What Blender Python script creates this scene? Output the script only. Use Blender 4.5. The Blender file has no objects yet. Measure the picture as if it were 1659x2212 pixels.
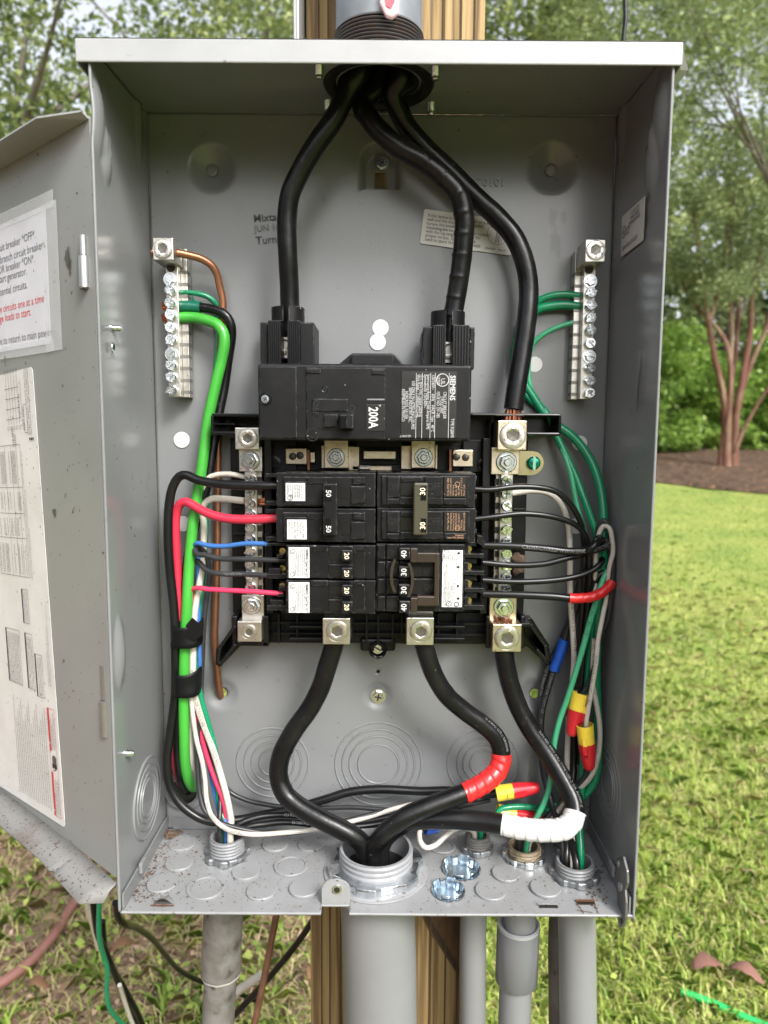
import bpy, math, random
import numpy as np
from mathutils import Vector, Matrix
random.seed(7); RNG = np.random.default_rng(7)
S = bpy.context.scene
COL = S.collection
R = math.radians
# ------------------------------------------------------------------ camera
CX, CY, CZ = 0.0036, -0.589, 0.343
PITCH, YAW, ROLL = -0.1064, 0.0002, -0.0065
FPX = 1533.7                      # focal length for a 1659 px wide frame
cam_d = bpy.data.cameras.new('camera')
cam = bpy.data.objects.new('camera', cam_d); COL.objects.link(cam); S.camera = cam
cam_d.sensor_fit = 'HORIZONTAL'; cam_d.sensor_width = 36.0
cam_d.lens = 36.0 * FPX / 1659.0
cam_d.clip_start = 0.02; cam_d.clip_end = 400
RM = (Matrix.Rotation(YAW, 3, 'Z') @ Matrix.Rotation(PITCH, 3, 'X') @ Matrix.Rotation(ROLL, 3, 'Y'))
cam.matrix_world = Matrix.Translation((CX, CY, CZ)) @ (RM @ Matrix.Rotation(R(90), 3, 'X')).to_4x4()
cam_d.dof.use_dof = True
cam_d.dof.focus_distance = 0.55
cam_d.dof.aperture_fstop = 10.5
CAM = Vector((CX, CY, CZ))
# ------------------------------------------------------------------ world, sun, exposure
SUN_EL, SUN_ROT = R(41), R(150)
W = bpy.data.worlds.new('World'); S.world = W; W.use_nodes = True
nt = W.node_tree; nt.nodes.clear()
sky = nt.nodes.new('ShaderNodeTexSky'); sky.sky_type = 'NISHITA'; sky.sun_disc = False
sky.sun_elevation = SUN_EL; sky.sun_rotation = SUN_ROT
sky.air_density = 1.0; sky.dust_density = 4.0; sky.ozone_density = 1.0
hs = nt.nodes.new('ShaderNodeHueSaturation'); hs.inputs['Saturation'].default_value = 0.30
bg = nt.nodes.new('ShaderNodeBackground'); bg.inputs['Strength'].default_value = 0.14
wo = nt.nodes.new('ShaderNodeOutputWorld')
nt.links.new(sky.outputs[0], hs.inputs['Color']); nt.links.new(hs.outputs[0], bg.inputs[0]); nt.links.new(bg.outputs[0], wo.inputs[0])
sd = bpy.data.lights.new('sun', 'SUN'); sd.energy = 1.5; sd.angle = R(15); sd.color = (1.0, 0.98, 0.955)
sun = bpy.data.objects.new('sun', sd); COL.objects.link(sun)
sdir = Vector((math.sin(SUN_ROT) * math.cos(SUN_EL), math.cos(SUN_ROT) * math.cos(SUN_EL), math.sin(SUN_EL)))
sun.rotation_euler = sdir.to_track_quat('Z', 'Y').to_euler(); sun.location = (1.5, -2, 4)
S.view_settings.view_transform = 'Standard'; S.view_settings.look = 'None'
S.view_settings.gamma = 1.0; S.view_settings.use_curve_mapping = False
S.view_settings.exposure = 1.42
S.render.engine = 'CYCLES'
S.cycles.use_denoising = True
S.cycles.max_bounces = 8; S.cycles.transparent_max_bounces = 12
S.cycles.sample_clamp_indirect = 6.0
# ------------------------------------------------------------------ pixel helpers (photo laid out 1659 x 2212)
def ray(u, v):
    return RM @ Vector(((u - 829.5) / FPX, 1.0, -(v - 1106.0) / FPX))
def P(u, v, y=0.0):
    d = ray(u, v); return CAM + d * ((y - CY) / d.y)
def PX(u, v, x):
    d = ray(u, v); return CAM + d * ((x - CX) / d.x)
def PZ(u, v, z):
    d = ray(u, v); return CAM + d * ((z - CZ) / d.z)
def PPL(u, v, o, n):
    d = ray(u, v); return CAM + d * ((o - CAM).dot(n) / d.dot(n))
# ------------------------------------------------------------------ materials
MATS = {}
def mat(name, col, rough=0.5, metal=0.0, bump=None, var=None, specks=None, spec=0.5, coat=0.0, wear=None, emit=None, alpha=1.0, aniso=None):
    """bump=(scale,distance_m,strength) var=(colour2,scale,sharp) specks=(colour,scale,threshold) wear=(colour,scale,threshold)"""
    if name in MATS: return MATS[name]
    m = bpy.data.materials.new(name); m.use_nodes = True
    n = m.node_tree.nodes; l = m.node_tree.links
    b = n['Principled BSDF']
    b.inputs['Base Color'].default_value = (*col, 1); b.inputs['Roughness'].default_value = rough
    b.inputs['Metallic'].default_value = metal; b.inputs['Specular IOR Level'].default_value = spec
    b.inputs['Coat Weight'].default_value = coat; b.inputs['Coat Roughness'].default_value = 0.08
    b.inputs['Alpha'].default_value = alpha
    tc = n.new('ShaderNodeTexCoord'); cur = None
    def mix(fac, c2):
        nonlocal cur
        mx = n.new('ShaderNodeMix'); mx.data_type = 'RGBA'
        l.new(fac, mx.inputs['Factor'])
        if cur is None: mx.inputs['A'].default_value = (*col, 1)
        else: l.new(cur, mx.inputs['A'])
        mx.inputs['B'].default_value = (*c2, 1); cur = mx.outputs['Result']
    def noise(scale, detail=4, rough_=0.6, stretch=None):
        t = n.new('ShaderNodeTexNoise'); t.inputs['Scale'].default_value = scale
        t.inputs['Detail'].default_value = detail; t.inputs['Roughness'].default_value = rough_
        if stretch:
            mp = n.new('ShaderNodeMapping'); mp.inputs['Scale'].default_value = stretch
            l.new(tc.outputs['Object'], mp.inputs[0]); l.new(mp.outputs[0], t.inputs['Vector'])
        else: l.new(tc.outputs['Object'], t.inputs['Vector'])
        return t.outputs['Fac']
    def ramp(f, a, b_):
        r = n.new('ShaderNodeMapRange'); r.inputs['From Min'].default_value = a; r.inputs['From Max'].default_value = b_
        r.clamp = True; l.new(f, r.inputs['Value']); return r.outputs['Result']
    if var:
        c2, sc, (a, b_) = var[:3]
        mix(ramp(noise(sc, 5, 0.6, var[3] if len(var) > 3 else None), a, b_), c2)
    if wear:
        c2, sc, (a, b_) = wear[:3]
        f1 = ramp(noise(sc, 6, 0.75), a, b_); mix(f1, c2)
    if specks:
        c2, sc, (a, b_) = specks
        mix(ramp(noise(sc, 2, 0.5), a, b_), c2)
    if cur is not None: l.new(cur, b.inputs['Base Color'])
    if bump:
        sc, dist, st = bump[:3]
        bp = n.new('ShaderNodeBump'); bp.inputs['Distance'].default_value = dist; bp.inputs['Strength'].default_value = st
        l.new(noise(sc, 3, 0.55, bump[3] if len(bump) > 3 else None), bp.inputs['Height']); l.new(bp.outputs[0], b.inputs['Normal'])
    if aniso: b.inputs['Anisotropic'].default_value = aniso
    MATS[name] = m; return m
def V3(*a): return a
GREY = mat('grey_enamel', (0.175, 0.181, 0.184), 0.25, bump=(520, 0.00025, 0.3), var=((0.158, 0.163, 0.166), 9, (0.35, 0.7)), wear=((0.13, 0.128, 0.123), 30, (0.60, 0.80)), specks=((0.07, 0.06, 0.05), 210, (0.735, 0.76)))
GREYW = mat('grey_enamel_wall', (0.19, 0.196, 0.199), 0.21, bump=(520, 0.0002, 0.12), var=((0.172, 0.177, 0.18), 9, (0.35, 0.7)), wear=((0.125, 0.122, 0.117), 30, (0.60, 0.80)), specks=((0.07, 0.06, 0.05), 210, (0.735, 0.76)))
GREYF = mat('grey_enamel_floor', (0.235, 0.24, 0.245), 0.40, bump=(420, 0.0003, 0.35), var=((0.195, 0.197, 0.198), 25, (0.35, 0.7)),
            wear=((0.16, 0.12, 0.08), 55, (0.60, 0.80)), specks=((0.07, 0.045, 0.03), 330, (0.655, 0.70)))
GREYD = mat('grey_enamel_door', (0.215, 0.22, 0.21), 0.34, bump=(420, 0.0002, 0.3), var=((0.19, 0.195, 0.185), 12, (0.35, 0.7)),
            wear=((0.17, 0.14, 0.10), 38, (0.68, 0.80)), specks=((0.07, 0.055, 0.04), 190, (0.70, 0.735)))
HOOD = mat('skylit_hood_enamel', (0.30, 0.305, 0.312), 0.38, bump=(260, 0.0002, 0.3), var=((0.265, 0.27, 0.276), 30, (0.4, 0.75)), specks=((0.16, 0.13, 0.11), 120, (0.74, 0.78)))  # same grey enamel, base lightened to carry the sky light on it
BLK = mat('black_phenolic', (0.0045, 0.0045, 0.005), 0.42, spec=0.22, bump=(900, 0.0002, 0.35), var=((0.009, 0.009, 0.0095), 60, (0.4, 0.7)), specks=((0.30, 0.28, 0.25), 380, (0.755, 0.77)))
BLKM = mat('black_moulded_plastic', (0.0045, 0.0045, 0.005), 0.38, spec=0.24, bump=(700, 0.0002, 0.25), var=((0.008, 0.008, 0.0085), 80, (0.4, 0.7)))
BLKG = mat('black_gloss_plastic', (0.005, 0.005, 0.0055), 0.22, spec=0.3)
BRN = mat('brown_black_plastic', (0.022, 0.015, 0.011), 0.32, var=((0.03, 0.02, 0.014), 90, (0.4, 0.7)))
OLIVE = mat('olive_black_plastic', (0.045, 0.042, 0.026), 0.35, var=((0.075, 0.07, 0.05), 60, (0.45, 0.8), (1, 1, 0.15)))
ALU = mat('tin_plated_aluminium', (0.60, 0.58, 0.54), 0.34, 1.0, bump=(500, 0.0002, 0.4), var=((0.45, 0.42, 0.38), 120, (0.45, 0.75)), specks=((0.16, 0.13, 0.10), 420, (0.68, 0.74)))
ALUB = mat('brass_tint_aluminium', (0.64, 0.56, 0.44), 0.34, 1.0, bump=(500, 0.0002, 0.4), var=((0.47, 0.39, 0.28), 90, (0.45, 0.75)), specks=((0.18, 0.12, 0.08), 420, (0.66, 0.74)))
ZINC = mat('zinc_plated_steel', (0.80, 0.83, 0.85), 0.24, 1.0, var=((0.60, 0.64, 0.67), 150, (0.4, 0.7)))
ZINCB = mat('blue_zinc_steel', (0.50, 0.60, 0.68), 0.30, 1.0, var=((0.66, 0.68, 0.68), 60, (0.4, 0.7)))
GALV = mat('cast_zinc_locknut', (0.40, 0.42, 0.43), 0.42, 0.9, bump=(350, 0.0006, 0.8), var=((0.25, 0.26, 0.27), 140, (0.4, 0.65)))
DARKIN = mat('shade_dark_steel', (0.05, 0.047, 0.042), 0.35, 0.7)  # dark tone painted in for shade inside holes, slots and recesses
GSCREW = mat('green_dyed_screw', (0.02, 0.22, 0.14), 0.22, 0.8)
COPPER = mat('bare_copper', (0.34, 0.155, 0.085), 0.38, 0.75, var=((0.22, 0.095, 0.055), 60, (0.4, 0.72)), bump=(120, 0.0004, 0.3))
COPB = mat('bright_copper_strand', (0.62, 0.25, 0.12), 0.25, 1.0)
COPD = mat('weathered_copper_strand', (0.20, 0.075, 0.04), 0.4, 0.85)
INS = mat('black_cable_insulation', (0.004, 0.004, 0.0045), 0.30, spec=0.28, bump=(160, 0.0006, 0.35), var=((0.012, 0.0117, 0.0113), 45, (0.45, 0.78)), wear=((0.034, 0.033, 0.031), 75, (0.62, 0.78)), specks=((0.07, 0.068, 0.064), 400, (0.72, 0.76)), coat=0.0)
INSG = mat('black_nylon_insulation', (0.005, 0.005, 0.0056), 0.28, spec=0.35, var=((0.011, 0.011, 0.0115), 45, (0.45, 0.78)))
INSD = mat('dark_grey_nylon_insulation', (0.022, 0.023, 0.025), 0.30, spec=0.35, var=((0.04, 0.041, 0.043), 45, (0.45, 0.78)))
WHT = mat('white_insulation', (0.48, 0.45, 0.40), 0.30, var=((0.40, 0.36, 0.31), 60, (0.45, 0.78)))
WHTT = mat('white_vinyl_tape', (0.56, 0.56, 0.55), 0.30, var=((0.48, 0.475, 0.46), 50, (0.5, 0.8)))
REDI = mat('red_insulation', (0.46, 0.022, 0.05), 0.30)
PINK = mat('pink_red_insulation', (0.60, 0.035, 0.095), 0.26)
REDT = mat('red_vinyl_tape', (0.58, 0.018, 0.018), 0.30, bump=(120, 0.0005, 0.4))
BLUEI = mat('blue_insulation', (0.035, 0.12, 0.34), 0.28)
BLUET = mat('blue_vinyl_tape', (0.01, 0.075, 0.40), 0.30, bump=(120, 0.0005, 0.4))
LIME = mat('bright_green_insulation', (0.045, 0.31, 0.035), 0.32, bump=(90, .0005, .25), var=((0.04, 0.25, 0.03), 40, (.4, .75)))
GRN = mat('green_nylon_insulation', (0.006, 0.215, 0.095), 0.25, var=((0.008, 0.17, 0.08), 60, (0.4, 0.7)))
MINT = mat('mint_green_insulation', (0.055, 0.34, 0.175), 0.30)
TEALT = mat('dark_green_tape', (0.005, 0.10, 0.062), 0.30)
BTAPE = mat('black_vinyl_tape', (0.004, 0.004, 0.0045), 0.45, spec=0.2, bump=(90, 0.0005, 0.5))
YEL = mat('yellow_nut_skirt', (0.68, 0.50, 0.045), 0.32)
REDN = mat('red_nut_body', (0.46, 0.012, 0.020), 0.34)
PVC = mat('grey_pvc', (0.19, 0.195, 0.20), 0.42, var=((0.165, 0.168, 0.17), 14, (0.35, 0.75)), specks=((0.08, 0.07, 0.06), 130, (0.74, 0.77)))
PVCW = mat('weathered_grey_pvc', (0.15, 0.146, 0.135), 0.55, var=((0.085, 0.078, 0.068), 45, (0.42, 0.66)), specks=((0.05, 0.045, 0.04), 90, (0.62, 0.70)), bump=(140, 0.0006, 0.4))
PVCD = mat('stained_pvc_adapter', (0.25, 0.20, 0.13), 0.5, var=((0.13, 0.10, 0.065), 160, (0.4, 0.65)))
PVCK = mat('dark_grey_pvc_coupling', (0.13, 0.135, 0.14), 0.30, bump=(60, 0.0005, 0.3))
STEELP = mat('galvanised_conduit', (0.20, 0.215, 0.23), 0.42, 0.35, var=((0.15, 0.16, 0.17), 40, (0.4, 0.7)))
THREAD = mat('rusty_threads', (0.09, 0.083, 0.08), 0.42, 0.6, var=((0.11, 0.075, 0.055), 160, (0.45, 0.7)))
PAPER = mat('white_paper', (0.52, 0.52, 0.55), 0.45, var=((0.46, 0.46, 0.49), 30, (0.4, 0.75)), wear=((0.45, 0.36, 0.27), 40, (0.72, 0.80)))
LABEL = mat('dirty_white_label', (0.56, 0.55, 0.525), 0.42, var=((0.48, 0.47, 0.445), 22, (0.4, 0.75)), wear=((0.35, 0.27, 0.19), 28, (0.66, 0.78)), specks=((0.22, 0.15, 0.10), 260, (0.69, 0.73)))
LABW = mat('white_label', (0.56, 0.56, 0.55), 0.38, specks=((0.40, 0.36, 0.30), 300, (0.72, 0.75)))
LABC = mat('cream_sticker', (0.52, 0.51, 0.48), 0.42)
LABK = mat('black_foil_label', (0.013, 0.012, 0.012), 0.28, 0.0, bump=(40, 0.0006, 0.5), specks=((0.35, 0.32, 0.27), 300, (0.73, 0.75)))
DOT = mat('white_dot', (0.55, 0.55, 0.55), 0.40)
INK = mat('black_ink', (0.02, 0.02, 0.024), 0.6)
INKG = mat('grey_ink', (0.12, 0.12, 0.13), 0.6)
INKR = mat('red_ink', (0.52, 0.03, 0.04), 0.5)
INKS = mat('stamp_ink', (0.045, 0.047, 0.05), 0.6)
INKW = mat('white_ink', (0.46, 0.46, 0.46), 0.5)
INKL = mat('light_grey_ink', (0.16, 0.16, 0.16), 0.5)
INKO = mat('copper_ink', (0.42, 0.24, 0.15), 0.5)
INKDG = mat('dark_print_on_green', (0.005, 0.05, 0.03), 0.5)
RELF = mat('moulded_relief', (0.020, 0.020, 0.022), 0.25)
RUST = mat('rust', (0.12, 0.045, 0.018), 0.85, var=((0.05, 0.025, 0.012), 500, (0.4, 0.7)))
DIRT = mat('dry_dirt', (0.065, 0.04, 0.026), 0.95, var=((0.13, 0.09, 0.06), 180, (0.4, 0.7)))
FOIL = mat('clear_tape_film', (0.75, 0.77, 0.78), 0.12, alpha=0.22, bump=(60, 0.0008, 0.8))
CLEARP = mat('clear_plastic', (0.7, 0.72, 0.72), 0.10, alpha=0.35)
REDP = mat('red_pink_plastic', (0.62, 0.07, 0.10), 0.25)
WPLAS = mat('white_plastic_housing', (0.56, 0.56, 0.56), 0.35)
def wood_material():
    m = bpy.data.materials.new('treated_pine'); m.use_nodes = True
    n = m.node_tree.nodes; l = m.node_tree.links; b = n['Principled BSDF']
    tc = n.new('ShaderNodeTexCoord'); mp = n.new('ShaderNodeMapping'); mp.inputs['Scale'].default_value = (1, 1, 0.035)
    l.new(tc.outputs['Object'], mp.inputs[0])
    w = n.new('ShaderNodeTexWave'); w.wave_type = 'BANDS'; w.bands_direction = 'X'; w.inputs['Scale'].default_value = 17
    w.inputs['Distortion'].default_value = 5.0; w.inputs['Detail'].default_value = 2.5; w.inputs['Detail Scale'].default_value = 6
    l.new(mp.outputs[0], w.inputs['Vector'])
    nz = n.new('ShaderNodeTexNoise'); nz.inputs['Scale'].default_value = 260; nz.inputs['Detail'].default_value = 4
    mp2 = n.new('ShaderNodeMapping'); mp2.inputs['Scale'].default_value = (1, 1, 0.03); l.new(tc.outputs['Object'], mp2.inputs[0]); l.new(mp2.outputs[0], nz.inputs['Vector'])
    cr = n.new('ShaderNodeValToRGB'); e = cr.color_ramp.elements
    e[0].position = 0.0; e[0].color = (0.14, 0.085, 0.034, 1); e[1].position = 1.0; e[1].color = (0.36, 0.25, 0.11, 1)
    x = e.new(0.35); x.color = (0.31, 0.205, 0.085, 1)
    l.new(w.outputs['Fac'], cr.inputs[0])
    mx = n.new('ShaderNodeMix'); mx.data_type = 'RGBA'; mx.blend_type = 'MULTIPLY'; mx.inputs['Factor'].default_value = 0.5
    l.new(cr.outputs[0], mx.inputs['A']); l.new(nz.outputs['Color'], mx.inputs['B'])
    mr = n.new('ShaderNodeMapRange'); mr.inputs['From Min'].default_value = 0.3; mr.inputs['From Max'].default_value = 0.75; mr.inputs['To Min'].default_value = 0.75; mr.inputs['To Max'].default_value = 1.1
    l.new(nz.outputs['Fac'], mr.inputs['Value']); m2 = n.new('ShaderNodeMix'); m2.data_type = 'RGBA'; m2.blend_type = 'MULTIPLY'; m2.inputs['Factor'].default_value = 1
    l.new(cr.outputs[0], m2.inputs['A']); l.new(mr.outputs[0], m2.inputs['B']); l.new(m2.outputs['Result'], b.inputs['Base Color'])
    b.inputs['Roughness'].default_value = 0.75
    bp = n.new('ShaderNodeBump'); bp.inputs['Distance'].default_value = 0.002; bp.inputs['Strength'].default_value = 0.6
    l.new(w.outputs['Fac'], bp.inputs['Height']); l.new(bp.outputs[0], b.inputs['Normal'])
    return m
WOOD = wood_material()
def edge_wear(m, col=(0.20, 0.195, 0.19), rad=.0008):
    n = m.node_tree.nodes; l = m.node_tree.links; b = n['Principled BSDF']
    bv = n.new('ShaderNodeBevel'); bv.samples = 3; bv.inputs['Radius'].default_value = rad
    ge = n.new('ShaderNodeNewGeometry'); dt = n.new('ShaderNodeVectorMath'); dt.operation = 'DOT_PRODUCT'
    l.new(bv.outputs[0], dt.inputs[0]); l.new(ge.outputs['True Normal'], dt.inputs[1])
    mr = n.new('ShaderNodeMapRange'); mr.inputs['From Min'].default_value = .96; mr.inputs['From Max'].default_value = .80; l.new(dt.outputs['Value'], mr.inputs['Value'])
    tc = n.new('ShaderNodeTexCoord'); nz = n.new('ShaderNodeTexNoise'); nz.inputs['Scale'].default_value = 260; nz.inputs['Detail'].default_value = 3; l.new(tc.outputs['Object'], nz.inputs[0])
    m2 = n.new('ShaderNodeMapRange'); m2.inputs['From Min'].default_value = .44; m2.inputs['From Max'].default_value = .62; l.new(nz.outputs['Fac'], m2.inputs['Value'])
    mu = n.new('ShaderNodeMath'); mu.operation = 'MULTIPLY'; l.new(mr.outputs[0], mu.inputs[0]); l.new(m2.outputs[0], mu.inputs[1])
    mx = n.new('ShaderNodeMix'); mx.data_type = 'RGBA'; l.new(mu.outputs[0], mx.inputs['Factor'])
    src = b.inputs['Base Color'].links[0].from_socket if b.inputs['Base Color'].links else None
    if src: l.new(src, mx.inputs['A'])
    else: mx.inputs['A'].default_value = b.inputs['Base Color'].default_value
    mx.inputs['B'].default_value = (*col, 1); l.new(mx.outputs['Result'], b.inputs['Base Color'])
edge_wear(BLK)
KNOT = mat('dark_knot_wood', (0.11, 0.055, 0.022), 0.8, var=((0.035, 0.02, 0.012), 40, (0.4, 0.65), (1, 1, 0.5)), bump=(60, 0.003, 0.6))
# ------------------------------------------------------------------ mesh builder
class MB:
    def __init__(s): s.v = []; s.f = []
    def add(s, vs, fs):
        k = len(s.v); s.v += [tuple(p) for p in vs]; s.f += [tuple(i + k for i in f) for f in fs]; return s
    def box(s, x0, x1, y0, y1, z0, z1):
        return s.add([(x0, y0, z0), (x1, y0, z0), (x1, y1, z0), (x0, y1, z0), (x0, y0, z1), (x1, y0, z1), (x1, y1, z1), (x0, y1, z1)],
                     [(0, 3, 2, 1), (4, 5, 6, 7), (0, 1, 5, 4), (1, 2, 6, 5), (2, 3, 7, 6), (3, 0, 4, 7)])
    def pbox(s, u0, v0, u1, v1, yf, yb):      # box whose front face (at depth yf) covers a picture rectangle
        a = P((u0 + u1) / 2, (v0 + v1) / 2, yf); sc = FPX / ((yf - CY) / ray((u0 + u1) / 2, (v0 + v1) / 2).y)
        hx = abs(u1 - u0) / 2 / sc; hz = abs(v1 - v0) / 2 / sc
        return s.box(a.x - hx, a.x + hx, yf, yb, a.z - hz, a.z + hz)
    def quad(s, a, b, c, d): return s.add([a, b, c, d], [(0, 1, 2, 3)])
    def prism(s, pts, d):                      # extrude a polygon (3-D points) by vector d
        n = len(pts); d = Vector(d)
        vs = [Vector(p) for p in pts] + [Vector(p) + d for p in pts]
        return s.add(vs, [tuple(range(n))[::-1], tuple(range(n, 2 * n))] + [(i, (i + 1) % n, n + (i + 1) % n, n + i) for i in range(n)])
    def lathe(s, prof, c=(0, 0, 0), axis='Z', n=24, close=False, wob=None):
        c = Vector(c); vs = []; m = len(prof)
        for i in range(n):
            a = 2 * math.pi * i / n; ca, sa = math.cos(a), math.sin(a)
            for j, (r, h) in enumerate(prof):
                if wob: r = r * wob(i, j)
                if axis == 'Z': p = (r * ca, r * sa, h)
                elif axis == 'Y': p = (r * ca, -h, r * sa)     # h towards the viewer (-y)
                else: p = (h, r * ca, r * sa)
                vs.append(c + Vector(p))
        fs = []
        mm = m if close else m - 1
        for i in range(n):
            k = (i + 1) % n
            for j in range(mm):
                q = (j + 1) % m
                fs.append((i * m + j, k * m + j, k * m + q, i * m + q))
        if not close:
            if prof[0][0] > 1e-6: pass
        return s.add(vs, fs)
    def cyl(s, c, r, h, axis='Z', n=16, r2=None):   # solid, base at c, height h along axis (viewer for 'Y')
        r2 = r if r2 is None else r2
        k = len(s.v); s.lathe([(r, 0), (r2, h)], c, axis, n)
        s.f.append(tuple(k + 2 * i for i in range(n))); s.f.append(tuple(k + 2 * i + 1 for i in range(n))[::-1]); return s
    def mesh(s, name):
        m = bpy.data.meshes.new(name); m.from_pydata(s.v, [], s.f); m.validate(); m.update()
        return m
WMX = {}
def fixnormals(me):
    import bmesh
    bm = bmesh.new(); bm.from_mesh(me); bmesh.ops.recalc_face_normals(bm, faces=bm.faces); bm.to_mesh(me); bm.free()
def put(name, me, m, parent=None, mw=None, smooth=None):
    o = bpy.data.objects.new(name, me); COL.objects.link(o)
    if m is not None and not me.materials: me.materials.append(m)
    mw = mw or Matrix.Identity(4); WMX[o.name] = mw
    if parent is not None:
        o.parent = parent; o.matrix_parent_inverse = WMX[parent.name].inverted()
    o.matrix_basis = mw
    if smooth is not None:
        me.polygons.foreach_set('use_smooth', [bool(smooth)] * len(me.polygons))
        if smooth and smooth is not True:
            try: me.set_sharp_from_angle(angle=R(smooth))
            except Exception: pass
    return o
def obj(name, mb, m, parent=None, bevel=0, smooth=None, seg=2):
    me = mb.mesh(name); fixnormals(me)
    o = put(name, me, m, parent, None, smooth)
    if bevel:
        b = o.modifiers.new('bevel', 'BEVEL'); b.width = bevel; b.segments = seg; b.limit_method = 'ANGLE'; b.angle_limit = R(40)
        b.harden_normals = False
    return o
def empty(name, loc):
    o = bpy.data.objects.new(name, None); COL.objects.link(o); o.empty_display_size = 0.02
    o.location = loc; WMX[o.name] = Matrix.Translation(loc); return o
def tag(o, label=None, cat=None, group=None, kind=None):
    if label: o['label'] = label
    if cat: o['category'] = cat
    if group: o['group'] = group
    if kind: o['kind'] = kind
    return o
def axes(o, x, up):
    x = Vector(x).normalized(); up = Vector(up); up = (up - x * up.dot(x)).normalized(); n = x.cross(up)
    return Matrix(((x.x, up.x, n.x, o[0]), (x.y, up.y, n.y, o[1]), (x.z, up.z, n.z, o[2]), (0, 0, 0, 1)))
def textmesh(body, size, align='LEFT', spacing=1.0, bold=0.0, linespace=1.0):
    c = bpy.data.curves.new('lettering', 'FONT'); c.body = body; c.size = size; c.resolution_u = 2; c.align_x = align
    c.space_character = spacing; c.offset = bold * size; c.space_line = linespace; c.fill_mode = 'FRONT' if hasattr(c, 'fill_mode') else 'FRONT'
    o = bpy.data.objects.new('lettering', c); me = bpy.data.meshes.new_from_object(o)
    bpy.data.objects.remove(o); bpy.data.curves.remove(c); me.name = 'lettering'; return me
X, Z, NX, NZ = Vector((1, 0, 0)), Vector((0, 0, 1)), Vector((-1, 0, 0)), Vector((0, 0, -1))
def text(body, loc, x, up, size, m, parent, align='LEFT', spacing=1.0, bold=0.0, fit=None, linespace=1.0, name='lettering', lift=0.00025):
    me = textmesh(body, size, align, spacing, bold, linespace)
    me.materials.clear()
    mw = axes(loc, x, up)
    if fit and len(me.vertices):
        w = max(v.co.x for v in me.vertices) - min(v.co.x for v in me.vertices)
        if w > 0: mw = mw @ Matrix.Diagonal((fit / w, 1, 1, 1))
    nrm = Vector(x).cross(Vector(up)).normalized()
    mw = Matrix.Translation(nrm * lift) @ mw
    return put(name, me, m, parent, mw)
def ring(c, x, up, r, w, m, parent, name='lettering', n=28, lift=0.0003):
    mb = MB(); vs = []; fs = []
    for i in range(n):
        a = 2 * math.pi * i / n
        for rr in (r - w, r): vs.append((rr * math.cos(a), rr * math.sin(a), 0))
        k = (i + 1) % n; fs.append((2 * i, 2 * i + 1, 2 * k + 1, 2 * k))
    mb.add(vs, fs); nrm = Vector(x).cross(Vector(up)).normalized()
    return put(name, mb.mesh(name), m, parent, Matrix.Translation(nrm * lift) @ axes(c, x, up))
def strip(o, x, up, rects, m, parent, name='lettering', lift=0.0002):
    mb = MB()
    for (a, b, c, d) in rects: mb.quad((a, b, 0), (c, b, 0), (c, d, 0), (a, d, 0))
    nrm = Vector(x).cross(Vector(up)).normalized()
    return put(name, mb.mesh(name), m, parent, Matrix.Translation(nrm * lift) @ axes(o, x, up))
# ------------------------------------------------------------------ tubes (wires, cables, pipes)
def smooth_path(pts, step=0.003):
    p = [np.array(tuple(q), float) for q in pts]
    p = [2 * p[0] - p[1]] + p + [2 * p[-1] - p[-2]]; out = []
    for i in range(1, len(p) - 2):
        a, b, c, d = p[i - 1], p[i], p[i + 1], p[i + 2]
        k = max(2, int(np.linalg.norm(c - b) / step))
        ta = max(np.linalg.norm(b - a), 1e-6) ** .5; tb = max(np.linalg.norm(c - b), 1e-6) ** .5; tc = max(np.linalg.norm(d - c), 1e-6) ** .5
        m1 = (c - b) + tb * ((b - a) / ta - (c - a) / (ta + tb)); m2 = (c - b) + tb * ((d - c) / tc - (d - b) / (tb + tc))
        for j in range(k):
            t = j / k; out.append((2 * t**3 - 3 * t**2 + 1) * b + (t**3 - 2 * t**2 + t) * m1 + (-2 * t**3 + 3 * t**2) * c + (t**3 - t**2) * m2)
    out.append(p[-2]); return np.array(out)
def arclen(p): return np.concatenate([[0], np.cumsum(np.linalg.norm(np.diff(p, axis=0), axis=1))])
def tube_mb(path, r, n=12, rmod=None, caps=True, mb=None, facing=False):
    mb = mb or MB(); p = path; L = arclen(p); T = np.gradient(p, axis=0); T /= np.linalg.norm(T, axis=1)[:, None] + 1e-12
    N = np.cross(T[0], [0.13, 0.9, 0.41]); N /= np.linalg.norm(N); vs = []
    for i in range(len(p)):
        N = N - T[i] * N.dot(T[i]); N /= np.linalg.norm(N) + 1e-12; B = np.cross(T[i], N)
        ri = r[i] if hasattr(r, '__len__') else r
        for j in range(n):
            a = 2 * math.pi * j / n; d = N * math.cos(a) + B * math.sin(a)
            rr = ri * (rmod(L[i], a, d) if rmod else 1.0); vs.append(p[i] + d * rr)
    m = len(p); fs = [(i * n + j, i * n + (j + 1) % n, (i + 1) * n + (j + 1) % n, (i + 1) * n + j) for i in range(m - 1) for j in range(n)]
    if caps: fs += [tuple(range(n))[::-1], tuple((m - 1) * n + j for j in range(n))]
    return mb.add(vs, fs)
def tube(name, pts, r, m, parent=None, n=12, step=0.003, rmod=None, raw=False, caps=True):
    path = pts if raw else smooth_path(pts, step)
    me = tube_mb(path, r, n, rmod, caps).mesh(name)
    o = put(name, me, m, parent, None, 50); return o
def uv(lst): return [P(*q) for q in lst]
def sub_path(path, p0, p1):        # piece of a sampled path between the samples nearest two points
    i = int(np.argmin(np.linalg.norm(path - np.array(tuple(p0)), axis=1))); j = int(np.argmin(np.linalg.norm(path - np.array(tuple(p1)), axis=1)))
    if i > j: i, j = j, i
    return path[i:j + 1]
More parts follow.
